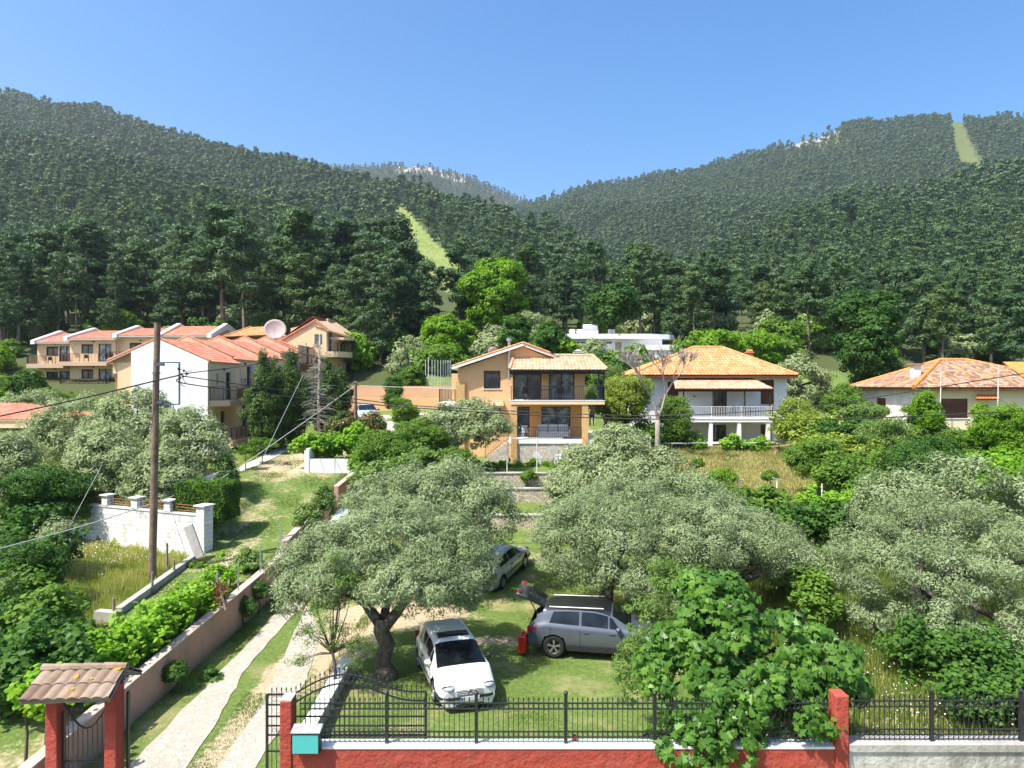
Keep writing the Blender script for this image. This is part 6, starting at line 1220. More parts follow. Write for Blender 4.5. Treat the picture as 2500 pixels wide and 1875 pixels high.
vine('bright grapevine sprawling over the pink wall behind the gateway', [P(175, 1640, 17.8), P(280, 1570, 19.8), P(380, 1510, 21.8), P(455, 1460, 24), P(520, 1440, 25.5)], .75, .42, 'vine_leaf', 210, .3, 26, .15, 501, droop=.4)
vine('thin vine shoots hanging left of the gateway roof', [P(60, 1690, 15.6), P(110, 1640, 16.3), P(140, 1720, 15.4)], .3, .25, 'vine_leaf', 34, .25, 14, .14, 502)
vine('small vine shoot around the wooden post on the pink wall', [P(520, 1400, 26.5), P(560, 1385, 27.3)], .3, .3, 'vine_leaf', 24, .22, 22, .13, 503)
vine('yellow-green grape arbour over the cream planter', [P(750, 1075, 45), P(800, 1085, 46), P(850, 1080, 46.5), P(880, 1050, 47.5)], .8, .55, 'vine_leaf', 150, .42, 36, .2, 504)
vine('leafy vine pergola below the dry slope, left part', [P(1745, 1225, 33), P(1830, 1222, 33.5), P(1900, 1220, 34)], .8, .5, 'broad_leaf', 130, .42, 38, .17, 505)
vine('leafy vine pergola below the dry slope, right part', [P(1990, 1225, 34), P(2080, 1230, 34.5), P(2180, 1215, 35)], .8, .5, 'vine_leaf', 140, .42, 38, .17, 506)
vine('dark tangle of bramble beside the vine pergola', [P(1850, 1290, 30), P(1920, 1330, 28.5), P(1960, 1400, 26.5)], .9, .6, 'broad_leaf', 170, .4, 45, .14, 507, cat='bramble'); vine('bright bramble strip between two olives', [P(1960, 1400, 24.5), P(2000, 1440, 23), P(2010, 1470, 22.5)], .5, .5, 'broad_leaf', 70, .34, 40, .12, 508, cat='bramble')
vine('bright thicket at the far right below the cottage', [P(2290, 1240, 34), P(2400, 1190, 36), P(2490, 1160, 37)], 1.0, .8, 'bright_leaf', 130, .5, 40, .18, 509, cat='bramble'); vine('green thicket below the dark cherry tree', [P(2080, 1180, 37), P(2170, 1195, 36), P(2260, 1230, 34)], .9, .7, 'broad_leaf', 120, .5, 40, .18, 510, cat='bramble')
vine('yellow-green thicket under the white house garden wall', [P(1960, 1080, 47), P(2060, 1090, 46), P(2130, 1120, 44)], .9, .7, 'lime_leaf', 120, .5, 40, .18, 511, cat='bramble')
for k, (px, py, lb) in enumerate(((1707, 1085, 'leftmost'), (1775, 1080, 'second, widest'), (1815, 1083, 'third'), (1860, 1083, 'rightmost'))):
    vine(lb+' bright vine on the white pipe pergola below the white house', [P(px-8, py, 53), P(px+(22 if k == 1 else 8), py-4, 53)], .35, .35, 'vine_leaf', 34 if k == 1 else 20, .32, 34, .17, 520+k)
for lb, ln, lm, sd in THICK: vine(lb, ln, 1.0, .75, lm, 130, .5, 42, .17, sd, cat='thicket', droop=.1)
vine('added dark undergrowth beneath the huge round olive', [P(2230, 1560, 20.3), P(2340, 1585, 19.6), P(2470, 1600, 19)], 1.0, .55, 'dark_leaf', 150, .42, 55, .12, 560, cat='shade_leaves'); vine('added dark leaves standing for shade by the fence at the far right', [P(2350, 1680, 17.2), P(2480, 1690, 16.8)], .7, .4, 'dark_leaf', 80, .36, 50, .11, 561, cat='shade_leaves')  # dark leaf clumps added to darken grass that only lies in olive shade
# fig and neighbours at the front right
def fig():
    bx, by = 5.2, 16.6; g = HH(bx, by); rng = np.random.default_rng(601); r = thing('fig_tree', 'big-leaved fig bush hanging over the red front wall', 'fig tree', (bx, by, g))
    bl = [((5.0, 16.6, 3.0), (1.4, 1.3, 1.3)), ((6.3, 16.4, 2.6), (1.3, 1.1, 1.1)), ((3.9, 16.0, 2.3), (1.0, 1.0, 1.1)), ((5.2, 15.3, 2.2), (1.5, .9, .9)), ((7.3, 15.9, 2.5), (.75, .8, .7)), ((4.3, 14.9, 1.6), (.9, .65, .65)), ((6.0, 14.8, 1.9), (.95, .6, .5)), ((4.9, 17.2, 3.9), (.9, .9, .6)), ((3.4, 14.7, 1.5), (.45, .5, .45))]
    bl = [(np.array(c)-np.array([bx, by, g]), q) for c, q in bl]
    pts, nrm, rnd, C = crown(rng, bl, 420, .27, 24, .5, .70, droop=.1, keep=None); nrm[:, 1] -= .35
    link('crown', leaves('crown', pts, nrm, rnd, .185, .92, rng, MAT['fig_leaf'], OUT_LOBED), r)
    m = MB()
    for i in rng.choice(len(C), 34, replace=False): c = Vector([float(q) for q in C[i]]); s = Vector((rng.uniform(-.4, .4), rng.uniform(-.3, .3), -.1)); m.tube([s, s.lerp(c, .5)+Vector((0, 0, .25)), c], [.05, .035, .012], 5)
    m.tube([(-1.6, -2.4, .2), (-1.9, -2.5, -.4), (-1.85, -2.4, -1)], .02, 5); m.build('trunk', MAT['grey_bark'], r, True)
fig()
tree_at('pepper_tree', 'feathery light green tree between the grey car and the fig', 'tree', (4.2, 18.6), [((3.7, 18.4, 2.6), (.8, .8, 1.0)), ((4.6, 18.8, 3.4), (.8, .8, .9)), ((4.1, 18.3, 3.9), (.55, .6, .6)), ((3.2, 17.8, 1.7), (.75, .7, .8)), ((4.6, 17.8, 2.2), (.9, .8, .8))], 190, .26, 90, .085, .38, 'feather_leaf', .07, 1.0, None, 610, upb=.3)
def sapling():
    rng = np.random.default_rng(611); bx, by = PX(812, 20.3), 20.3; bl = [((0, 0, 1.9), (.7, .6, .6)), ((-.75, .1, 1.7), (.5, .4, .45)), ((.75, 0, 1.5), (.55, .4, .4)), ((-.3, 0, 2.6), (.45, .4, .5)), ((.35, .1, 3.1), (.4, .35, .55)), ((0, 0, 3.9), (.25, .25, .5)), ((-.9, -.1, 1.05), (.4, .3, .25)), ((.55, 0, .95), (.4, .3, .25))]
    tm, cm = tree_meshes(611, bl, 120, .22, 42, .08, .3, 'feather_leaf', .05, 1.3, nlimb=30, shell=.3); plant('sapling', (tm, cm), 'thin airy sapling beside the white marble edging', 'sapling', (bx, by), 1)
sapling()
foliage('field_blade', [(.16, .22, .05), (.38, .36, .13), (.62, .54, .28)], .45, .7, .05)
# wild grass, flowers, lawn tufts
def blades(name, label, n, region, hmin, hmax, lm, seed, w=.012, lean=.35, mask=None):
    rng = np.random.default_rng(seed); x0, x1, y0, y1 = region; x = rng.uniform(x0, x1, n); y = rng.uniform(y0, y1, n)
    if mask is not None: k = mask(x, y, rng); x, y = x[k], y[k]; n = len(x)
    pt = .5+.5*np.sin(x*1.9+y*1.1)*np.sin(y*1.7-x*.6); z = np.where(y > 101, hill(x, np.maximum(y, 91)), H(x, y)); h = rng.uniform(hmin, hmax, n)*(.55+.45*pt); a = rng.uniform(0, 6.28, n); b = rng.uniform(0, 6.28, n); l = h*lean*rng.random(n)
    u = np.stack([np.cos(a), np.sin(a), np.zeros(n)], -1)*w*(1+y[:, None]/25); B = np.stack([x, y, z-.03], -1); T = B+np.stack([np.cos(b)*l, np.sin(b)*l, h], -1)
    V = np.stack([B-u, B+u, T], 1).reshape(-1, 3); F = np.arange(n*3).reshape(n, 3)
    o = link(name, npmesh(name, V, F, [MAT[lm]], False, {'rnd': np.repeat(np.clip(rng.random(n)*.55+.45*pt, 0, 1), 3)})); return tag(o, label, None, None, 'stuff')
fm = lambda x, y, r: (y < WALLY(x)-.1) & (x < -14.1) & (((x+18.3)/1.7)**2+((y-25.5)/.8)**2 > 1)
blades('wild_grass', 'tall yellow green grass in the field left of the track', 150000, (-26, -14.1, 14, 36), .25, .65, 'grass_blade', 701, mask=fm)
blades('wild_grass', 'dry tall grass on the slope below the white house', 60000, (8, 24, 37, 54), .12, .42, 'field_blade', 702, mask=lambda x, y, r: (y < 57) & (x > 8+(y > 44)*1.5) & (r.random(len(x)) < .9))
blades('wild_grass', 'tall grass under the olives behind the right-hand fence', 110000, (7.2, 22, 15.1, 37), .2, .6, 'shaded_meadow_blade', 703)
blades('lawn_grass', 'short lawn grass around the parked cars', 200000, (-6.5, 7.5, 15.2, 36), .02, .075, 'lawn_blade', 704, w=.006, mask=lambda x, y, r: (blob(x, y, -4.5, 27.5, 3.4, 2.0)+blob(x, y, -5.8, 24, 1.2, 3.8)+blob(x, y, -.4, 24.6, 2.0, .7))*1.4 < r.random(len(x)))
blades('lawn_grass', 'grass strips beside the stone driveway', 90000, (-10.15, -5.4, 14.5, 40), .04, .13, 'lawn_blade', 705, w=.006, mask=lambda x, y, r: (x < -9.25) | ((x > -7.7+(.06*(18-y)).clip(-1.2, 0)) & (x < -7.05) & (y < 20.5)) | (x > -5.9))
blades('lawn_grass', 'patchy grass on the dirt track and apartment lawn', 120000, (-24, -10.5, 22, 56), .03, .1, 'lawn_blade', 706, w=.01, mask=lambda x, y, r: (y > WALLY(x)+.3) | (x > -14))
def daisies(label, n, region, seed):
    rng = np.random.default_rng(seed); x0, x1, y0, y1 = region; cx = rng.uniform(x0, x1, 26); cy = rng.uniform(y0, y1, 26); i = rng.integers(0, 26, n); x = np.clip(cx[i]+rng.normal(0, .55, n), x0, x1); y = np.clip(cy[i]+rng.normal(0, .55, n), y0, y1)
    pts = np.stack([x, y, H(x, y)+rng.uniform(.3, .62, n)], -1); nr = rdir(rng, n)*.4+np.array([0, -.3, 1])
    tag(link('daisies', leaves('daisies', pts, nr, rng.random(n), .038, .95, rng, MAT['petal'])), label, None, None, 'stuff')
daisies('white daisies in the grass behind the right-hand fence', 520, (7.2, 13, 15.0, 24), 711); daisies('white flowers in the grass before the block wall', 500, (-21, -16, 29, 33), 712)
def boulders():
    rg = random.Random(3); m = MB()
    for (pa, pb, ya, yb, d, n, s) in ((970, 1135, 412, 432, 2190, 120, 11), (1925, 2045, 345, 378, 1205, 90, 6), (690, 720, 392, 402, 765, 12, 4), (1500, 1560, 590, 640, 420, 14, 2)):
        for i in range(n):
            px = rg.uniform(pa, pb); y = d*rg.uniform(.97, 1.0); x = PX(px, y); z = float(hill(x, y)); q = s*rg.uniform(.4, 1.1)
            vs = [(x+q*rg.uniform(.5, 1)*a, y+q*rg.uniform(.5, 1)*b, z+q*rg.uniform(.4, 1.1)*c) for a, b, c in ((-1, -1, -.3), (1, -1, -.3), (1, 1, -.3), (-1, 1, -.3), (-.7, -.7, .8), (.7, -.7, .8), (.7, .7, .8), (-.7, .7, .8))]; m.hexa(vs)
    tag(m.build('rocks', MAT['rock']), 'pale rock outcrops on the ridges', None, None, 'stuff')
boulders()
# ------------------------------------------------------------------ poles, posts and wires
def utility_pole():
    b = P(371, 1400, 28.9); t = P(384, 788, 28.9); g = Vector((b.x, b.y, HH(b.x, b.y)-.2)); r = thing('utility_pole', 'tall weathered wooden utility pole beside the track', 'utility pole', g)
    T = t-g; B = Vector((b.x, b.y, b.z))-g; rg = random.Random(2); m = MB(); n = 16
    m.tube([Vector((0, 0, -.3)).lerp(T, i/n)+Vector((rg.uniform(-.008, .008), 0, 0)) for i in range(n+1)], [.165-.04*i/n+rg.uniform(-.006, .006) for i in range(n+1)], 12); m.build('pole', MAT['pole_wood'], r, True, ang=50)
    m = MB(); q = [P(a, c, 28.8)-g for a, c in ((386, 885), (438, 885), (438, 987), (386, 987))]
    for a, c in zip(q, q[1:]): m.bar(a, c, .06, .05)
    m.box(q[0].x-.05, q[0].x+.25, q[0].y-.06, q[0].y+.06, q[0].z-.14, q[0].z-.03); m.box(q[3].x-.05, q[3].x+.2, q[3].y-.06, q[3].y+.06, q[3].z+.03, q[3].z+.14); m.build('bracket', MAT['steel_blue'], r)
    m = MB()
    for a, c in ((436, 900), (443, 914), (449, 905), (455, 912), (440, 922), (447, 919)): m.ball(P(a, c, 28.75)-g, .055, 8)
    for a, c, e, f in ((438, 900, 470, 905), (436, 925, 452, 945), (440, 915, 462, 912), (445, 920, 458, 938)): m.tube([P(a, c, 28.75)-g, P((a+e)/2, (c+f)/2+5, 28.7)-g, P(e, f, 28.75)-g], .014, 5)
    m.build('insulators', MAT['cable_black'], r)
    m = MB(); m.tube([P(376, 925, 28.75)-g, P(374, 1000, 28.72)-g], .012, 4); m.lathe([(.17, 0), (.17, .04)], P(381, 912, 28.9)-g, 12); m.build('band', MAT['steel_blue'], r)
plain('steel_blue', (.10, .13, .18), .5, metal=.3)
utility_pole()
def wire(label, pts, rr, mat, sag=0, n=14, name='cable', cat='cable'):
    V = []
    if len(pts) == 2: a, b = pts; V = [a.lerp(b, i/n)-Vector((0, 0, sag*4*(i/n)*(1-i/n))) for i in range(n+1)]
    else:
        for i in range(len(pts)-1):
            p0, p1, p2, p3 = pts[max(i-1, 0)], pts[i], pts[i+1], pts[min(i+2, len(pts)-1)]
            for k in range(6):
                t = k/6; V.append(.5*((2*p1)+(-p0+p2)*t+(2*p0-5*p1+4*p2-p3)*t*t+(-p0+3*p1-3*p2+p3)*t**3))
        V.append(pts[-1])
    m = MB(); m.tube(V, rr, 5); o = m.build(name, MAT[mat]); tag(o, label, cat, None, 'thing'); return o
wire('thick black cable from the left edge up to the utility pole bracket', [P(-60, 1028, 26), P(0, 1016, 26.5), P(190, 975, 27.6), P(374, 931, 28.6), P(438, 916, 28.7)], .03, 'cable_black')
wire('black cable from the utility pole up to the dead conifer top', [P(440, 914, 28.7), P(468, 910, 30), P(602, 893, 37), P(692, 875, 44), P(775, 844, 51.5)], .022, 'cable_black')
wire('upper black cable crossing the orange house, rising at the right edge', [P(445, 918, 28.7), P(640, 946, 31), P(865, 974, 33), P(1050, 993, 34), P(1480, 1013, 34), P(1673, 1013, 33), P(1793, 1007, 32), P(2000, 990, 31), P(2500, 911, 29), P(2600, 893, 28.7)], .022, 'cable_black')
wire('lower black cable crossing the whole view', [P(443, 922, 28.7), P(455, 937, 28.8), P(721, 970, 31), P(865, 983, 32), P(1047, 998, 33), P(1480, 1021, 33), P(2000, 1024, 31), P(2500, 1003, 29), P(2600, 996, 28.7)], .024, 'cable_black')
wire('pale grey guy cable sloping from the wooden pole to the left edge', [P(-20, 1345, 23.5), P(236, 1274, 28), P(447, 1202, 33.5), P(574, 1147, 37.5), P(867, 942, 49.9)], .022, 'cable_grey')
wire('thin pale wire from the wooden pole to the orange house corner', [P(868, 941, 50), P(1000, 946, 49.8), P(1118, 950, 49)], .02, 'cable_grey')
wire('thin guy wire falling through the conifers to the footpath', [P(740, 915, 50), P(647, 1107, 44)], .012, 'cable_grey')
wire('thin guy wire beside the walnut tree at the left', [P(248, 1137, 31), P(169, 1285, 30)], .01, 'cable_grey')
wire('upper pale garden hose pipe on the white pergola', [P(1620, 1082, 52.6), P(1935, 1080, 52.6)], .02, 'white_trim', 0, 3)
def post(name, label, cat, px, y0, y1, d, r, mat, cap=False, lean=0, group=None):
    t = P(px, y0, d); b = P(px, y1, d); m = MB(); g = Vector((b.x, d, min(b.z, HH(b.x, d))-.1)); m.tube([(0, 0, 0), ((t.x-b.x)+lean*.5, 0, (t.z-g.z)*.5), (lean, 0, t.z-g.z)], [r, r, r*.9], 8)
    if cap: m.box(lean-r*1.2, lean+r*1.2, -r*1.2, r*1.2, t.z-g.z+.005, t.z-g.z+.12)
    o = m.build(name, MAT[mat], None, True, ang=50); o.location = g; tag(o, label, cat, group, 'thing'); return o
post('wooden_pole', 'shorter dark wooden pole with pale cap in the shrubs', 'utility pole', 868, 935, 1062, 50, .12, 'pole_wood', True)
for k, (px, a, b, d, lb) in enumerate(((408, 1326, 1388, 30, 'wooden fence post against the block wall'), (425, 1367, 1417, 28.6, 'wooden fence post at the top end of the low kerb'), (372, 1397, 1458, 26.8, 'wooden fence post at the foot of the utility pole'), (278, 1460, 1521, 24.4, 'wooden fence post standing in the grass below the kerb'), (476, 1332, 1362, 30.6, 'short dark stump post beside the leaning slab'))):
    post('fence_post', lb, 'post', px, a, b, d, .05, 'grey_wood', group='wooden posts along the field')
for k, (px, a, y, h, lb) in enumerate(((683, 0, 31.0, 1.4, 'thin metal post at the top end of the pink wall'), (632, 0, 28.5, 1.1, 'thin metal post on the pink wall above the round bush'), (578, 0, 26.2, 1.1, 'thin metal post on the pink wall beyond the vine'), (839, 0, 40.5, 1.6, 'thin metal post beside the topmost pink wall'))):
    m = MB(); x = -10.3; z = {0: 1.5, 1: 1.38, 2: 1.3, 3: 3.2}[k]; m.tube([(0, 0, 0), (0, 0, h)], .025, 6)
    if k == 0: m.tube([(0, 0, h*.7), (.35, -.1, 0)], .015, 5)
    o = m.build('metal_post', MAT['galv']); o.location = (x, y, z); tag(o, lb, 'post', 'metal posts on the pink wall', 'thing')
def vine_support():
    r = thing('vine_support', 'crossed wooden stakes with hanging dead brown fronds on the pink wall', 'stakes', (-10.35, 24.6, 1.2)); m = MB(); m.bar((0, 0, -.2), (-.1, .1, 1.25), .06); m.bar((.35, -.3, 0), (-.15, .2, .95), .05); m.build('stakes', MAT['grey_wood'], r)
    rng = np.random.default_rng(4); n = 130; p = np.stack([rng.normal(0, .12, n), rng.normal(0, .12, n), rng.uniform(.1, .85, n)], -1)
    link('fronds', leaves('fronds', p, np.stack([rng.normal(0, 1, n), -np.ones(n), rng.normal(0, .2, n)], -1), rng.random(n), .4, .1, rng, MAT['dry_leaf']), r)
vine_support()
for k, px in enumerate((1039, 1046, 1055, 1062, 1069, 1076, 1082, 1087, 1092, 1096, 1100)):
    m = MB(); x = PX(px, 66+k*.15); m.tube([(0, 0, 0), (0, 0, PZ(878 if k != 1 else 872, 66)-PZ(946, 66))], .05 if k == 1 else .032, 6); o = m.build('metal_pole', MAT['steel_pale']) if 'steel_pale' in MAT else m.build('metal_pole', plain('steel_pale', (.6, .62, .6), .5))
    o.location = (x, 66+k*.15, PZ(946, 66)); tag(o, ('thicker, second of the pale metal poles left of the orange house' if k == 1 else 'thin pale metal pole in the row left of the orange house'), 'pole', 'pale metal poles left of the orange house', 'thing')
for k, px in enumerate((1802, 1897, 2007)):
    x, y = PX(px, 41), 41; z = HH(x, y); r = thing('vineyard_post', ('leftmost', 'middle', 'rightmost')[k]+' white T-shaped vineyard post on the dry slope', 'post', (x, y, z), 0, 'T-shaped posts on the dry slope'); h = PZ(1170, 41)-z
    m = MB(); m.tube([(0, 0, -.2), (0, 0, h)], .045, 6); m.build('post', MAT['white_trim'], r); m = MB(); m.bar((-.28, -.1, h+.1), (.35, .1, h-.05), .07, .04); m.build('crossbar', MAT['white_trim'], r)
def pipe_frame(name, label, cat, x0, x1, y, z, ups, depth=0, mat='steel_pale'):
    r = thing(name, label, cat, (x0, y, z)); 
    for a in ups:
        g = HH(a, y); m = MB(); m.tube([(a-x0, 0, g-z-.2), (a-x0, 0, 0)], .035, 6); m.build('upright', MAT[mat], r)
    m = MB(); m.tube([(0, 0, 0), (x1-x0, 0, 0)], .03, 6)
    if depth: m.tube([(0, depth, 0), (x1-x0, depth, 0)], .03, 6); [m.tube([(a-x0, -.4, 0), (a-x0, depth+.3, 0)], .03, 6) for a in ups]
    m.build('rails', MAT[mat], r)
pipe_frame('pergola', 'white pipe vine pergola before the white house', 'pergola', PX(1617, 53), PX(1940, 53), 53, PZ(1083, 53), [PX(a, 53) for a in (1640, 1715, 1790, 1865, 1930)], 1.3, 'white_trim')
pipe_frame('garden_fence', 'grey pipe fence frame above the uppermost terrace wall', 'fence', PX(1237, 42.5), PX(1375, 42.5), 42.5, PZ(1070, 42.5), [PX(a, 42.5) for a in (1238, 1311)])
pipe_frame('pergola', 'grey pipe arbour among the thicket under the bare tree', 'pergola', PX(1530, 46), PX(1590, 46), 46, PZ(1068, 46), [PX(a, 46) for a in (1560, 1587)], .8, 'white_trim')
# ------------------------------------------------------------------ cars
def paint(name, c, metal=.0, rough=.35):
    m, nt, b = base(name); b.inputs['Base Color'].default_value = (*c, 1); b.inputs['Metallic'].default_value = metal; b.inputs['Roughness'].default_value = rough; b.inputs['Coat Weight'].default_value = .8; b.inputs['Coat Roughness'].default_value = .04
paint('paint_white', (.78, .78, .77)); paint('paint_silver', (.50, .50, .51), .2, .38); paint('paint_grey', (.10, .115, .14), .35, .36); paint('paint_black', (.012, .013, .016)); paint('paint_pale', (.60, .66, .70), .2)
plain('tyre', (.018, .018, .018), .85); plain('trim_black', (.02, .02, .022), .6); plain('alloy', (.5, .5, .5), .3, metal=.8); plain('red_glass', (.35, .01, .015), .15); plain('lamp_glass', (.42, .45, .49), .3, (.22, .25, .28), 25, spec=.3); plain('plate_white', (.75, .75, .73), .4); plain('plate_blue', (.02, .06, .3), .4); plain('interior', (.22, .21, .19), .8)
SPEC = {
 'hatch': dict(L=(-2.0, 2.15), top=[(-2.0, .80), (-1.93, 1.0), (-1.72, 1.28), (-1.45, 1.40), (-.8, 1.44), (0, 1.44), (.35, 1.40), (.62, 1.27), (1.18, .98), (1.7, .88), (2.0, .76), (2.15, .62)], belt=[(-2.0, .78), (-1.5, .98), (1.15, .93), (2.15, .6)], w=[(-2.0, .72), (-1.7, .83), (-1.0, .865), (1.2, .865), (1.7, .83), (2.0, .80), (2.15, .70)], zs=.2, wh=(-1.26, 1.26), R=.31, ws=(.42, 1.24), rs=(-1.9, -1.6), side=[(-1.35, -.42), (-.36, .42), (.48, .88)], roof=.62),
 'suv': dict(L=(-2.2, 2.22), top=[(-2.2, .95), (-2.12, 1.12), (-1.95, 1.42), (-1.6, 1.58), (-.8, 1.63), (0, 1.62), (.4, 1.55), (.7, 1.42), (1.2, 1.12), (1.8, 1.02), (2.1, .9), (2.22, .7)], belt=[(-2.2, .98), (-1.6, 1.12), (1.15, 1.0), (2.22, .68)], w=[(-2.2, .80), (-1.9, .89), (-1.0, .92), (1.2, .92), (1.8, .88), (2.1, .78), (2.22, .64)], zs=.3, wh=(-1.33, 1.33), R=.36, ws=(.6, 1.2), rs=(-2.0, -1.72), side=[(-1.5, -.5), (-.42, .45), (.5, .9)], roof=.68),
 'van': dict(L=(-2.1, 2.1), top=[(-2.1, .9), (-2.05, 1.6), (-1.9, 1.78), (0, 1.82), (.8, 1.74), (1.1, 1.5), (1.55, 1.1), (1.95, .95), (2.1, .7)], belt=[(-2.1, .88), (-1.5, 1.05), (1.3, 1.02), (2.1, .68)], w=[(-2.1, .78), (-1.8, .86), (1.2, .87), (1.8, .83), (2.1, .66)], zs=.25, wh=(-1.3, 1.35), R=.32, ws=(.95, 1.5), rs=(-2.08, -1.95), side=[(-1.6, -.5), (-.4, .5), (.56, 1.0)], roof=.7)}
def car(label, spec, pm, loc, rot, group=None, name='parked_car', cat='car', tailgate=False, spokes=5, sunroof=False, roofm=None):
    S = SPEC[spec]; X0, X1 = S['L']; r = thing(name, label, cat, loc, 0, group); r.rotation_euler = rot
    def sp(tab, x):
        t = np.array(tab, float); return float(np.interp(x, t[:, 0], t[:, 1]))
    def smt(tab, x): return sum(sp(tab, x+d) for d in (-.06, -.03, 0, .03, .06))/5
    def sect(x):
        zt = smt(S['top'], x); zb = min(smt(S['belt'], x), zt-.03); w_ = smt(S['w'], x); g = zt-zb; wt = max(.3, w_-.1-g*.28); zs = S['zs']; e = min(1, g/.2)
        return [(w_*.6, zs), (w_-.08, zs+.0), (w_-.015, zs+.1), (w_+.0, zs+.22), (w_+.012, (zs+zb)/2), (w_, zb-.12), (w_-.02, zb-.05), (w_-.06, zb)]+[(w_-.06+(wt-w_+.06)*t, zb+(zt-.075*e-.015-zb)*t) for t in (.33, .66, 1)]+[(wt-.03, zt-.035*e-.01), (wt-.09, zt-.012), (wt*.75, zt), (wt*.45, zt+.008), (0, zt+.012)]
    xs = np.linspace(X0, X1, 64); m = MB(); K = len(sect(0)); ring = []
    for x in xs:
        sc2 = sect(x); ring.append([(x, y, z) for y, z in sc2]+[(x, -y, z) for y, z in sc2[-2::-1]])
    n = len(ring[0]); V = [list(p) for q in ring for p in q]; F = []; kill = set(); R = S['R']+.06
    orig = [tuple(p) for p in V]
    for v in V:
        for wx in S['wh']:
            dx, dz = v[0]-wx, v[2]-S['R']; L = math.hypot(dx, dz)
            if L < R and abs(v[1]) > .4:
                if L < 1e-3: dx, dz, L = 0, 1, 1
                v[0] = wx+dx/L*R; v[2] = S['R']+dz/L*R
    for i in range(len(xs)-1):
        for k in range(n-1):
            a, b, c, d = i*n+k, i*n+k+1, (i+1)*n+k+1, (i+1)*n+k
            cx = sum(orig[q][0] for q in (a, b, c, d))/4; cz = sum(orig[q][2] for q in (a, b, c, d))/4; cy = sum(abs(orig[q][1]) for q in (a, b, c, d))/4
            if cy > .4 and any(math.hypot(cx-wx, cz-S['R']) < R*.97 for wx in S['wh']): continue
            if tailgate and cx < -1.72 and cz > .98 and cy < .7: continue
            F.append((a, d, c, b))
    F.append(tuple(range(n))) if not tailgate else F.append(tuple(list(range(8))+list(range(n-8, n)))); F.append(tuple((len(xs)-1)*n+k for k in range(n))[::-1])
    m.add([tuple(v) for v in V], F); body = m.build('body', MAT[pm], r, True, ang=38)
    u = MB(); u.box(X0+.15, X1-.2, -.72, .72, S['zs']-.03, S['zs']+.25)
    for wx in S['wh']: u.tube([(wx, -.8, S['R']+.02), (wx, .8, S['R']+.02)], R*.97, 16)
    u.build('underbody', MAT['trim_black'], r)
    def surf(x, t):   # side glass line: t 0 belt .. 1 roof rail
        q = sect(x); a, b = q[7], q[10]; return a[0]+(b[0]-a[0])*t, a[1]+(b[1]-a[1])*t
    zt = lambda x: smt(S['top'], x)
    def patch(nm, xa, xb, mat, inset=.1, off=.012, parent=r):
        g = MB(); U = 17; N = 8; vs = []
        for i in range(N+1):
            x = xa+(xb-xa)*i/N; q = sect(x); wt = q[10][0]-inset*.3+.012
            for k in range(U): y = -wt+2*wt*k/(U-1); z = float(np.interp(abs(y), [p[0] for p in q[:9:-1]], [p[1] for p in q[:9:-1]]))+off; vs.append((x, y, z))
        g.add(vs, [(i*U+k, i*U+k+1, (i+1)*U+k+1, (i+1)*U+k) for i in range(N) for k in range(U-1)]); return g.build(nm, MAT[mat], parent, True)
    patch('windshield', S['ws'][0], S['ws'][1], 'car_glass')
    if not tailgate: patch('rear_window', S['rs'][0]+.02, S['rs'][1], 'car_glass')
    if roofm: patch('roof_panel', S['rs'][1]+.1, S['ws'][0]-.08, roofm, .0, .03)
    if sunroof: patch('sunroof', -.2, .2, 'car_glass', .55, .016)
    for s in (1, -1):
        for j, (a, b) in enumerate(S['side']):
            g = MB(); vs = []; a2 = a+(.16 if j == 0 else 0); b2 = b-(.32 if j == 2 else (.0 if j < 2 else 0))
            if j == 2: b2 = max(a+.05, b2)
            for t in (.06, .5, .92):
                for k in range(5):
                    x = a+(a2-a)*t+((b+(b2-b)*t)-(a+(a2-a)*t))*k/4; y, z = surf(x, t); vs.append((x, s*(y+.008), z))
            g.add(vs, [(i*5+k, i*5+k+1, (i+1)*5+k+1, (i+1)*5+k) for i in range(2) for k in range(4)]); g.build('side_window', MAT['car_glass'], r, True)
        q = surf(.85, 0); g = MB(); g.ball((.8, s*(q[0]+.12), q[1]+.06), .1, 8, sz=.75); g.bar((.8, s*q[0], q[1]+.02), (.8, s*(q[0]+.1), q[1]+.04), .05); g.build('mirror', MAT[pm if s < 0 or spec != 'hatch' else 'trim_black'], r, True)
        g = MB()
        for hx in (-.25, .6): y = smt(S['w'], hx); g.bar((hx-.1, s*(y+.012), .8 if spec != 'suv' else .9), (hx+.08, s*(y+.012), .8 if spec != 'suv' else .9), .03)
        g.build('door_handles', MAT['trim_black' if spec == 'hatch' else pm], r)
        g = MB()
        for hx in (S['side'][0][0]+.05, S['side'][1][0]-.04, S['side'][2][1]-.02): y = smt(S['w'], hx)+.013; g.box(hx-.004, hx+.004, s*y-.003, s*y+.003, S['zs']+.12, sp(S['belt'], hx)-.1)
        y = smt(S['w'], 0)+.014; g.box(S['wh'][0]+R+.05, S['wh'][1]-R-.05, s*y-.008, s*y+.008, .5, .54) if spec != 'suv' else g.box(S['wh'][0]+R+.02, S['wh'][1]-R-.02, s*(y)-.02, s*(y)+.01, S['zs']-.02, S['zs']+.14)
        g.build('side_trim', MAT['trim_black'], r)
        # lamps
        hy = smt(S['w'], X1-.1)-.22; hz = zt(X1-.1)-.035
        for nm_, mt_, kk, dx in (('headlight_rim', 'trim_black', 1.04, -.008), ('headlight', 'lamp_glass', 1.0, .01)):
            g = MB(); g.ball((0, 0, 0), 1, 14); g.v = [(X1-.1+dx+vx*.13*kk+vz*.04-abs(vy)*.05, s*(hy)+vy*.2*kk, hz+vz*.06*kk-vx*.02) for vx, vy, vz in g.v]; g.build(nm_, MAT[mt_], r, True)
        y = smt(S['w'], X0+.1); zb = sp(S['belt'], X0+.1); g = MB()
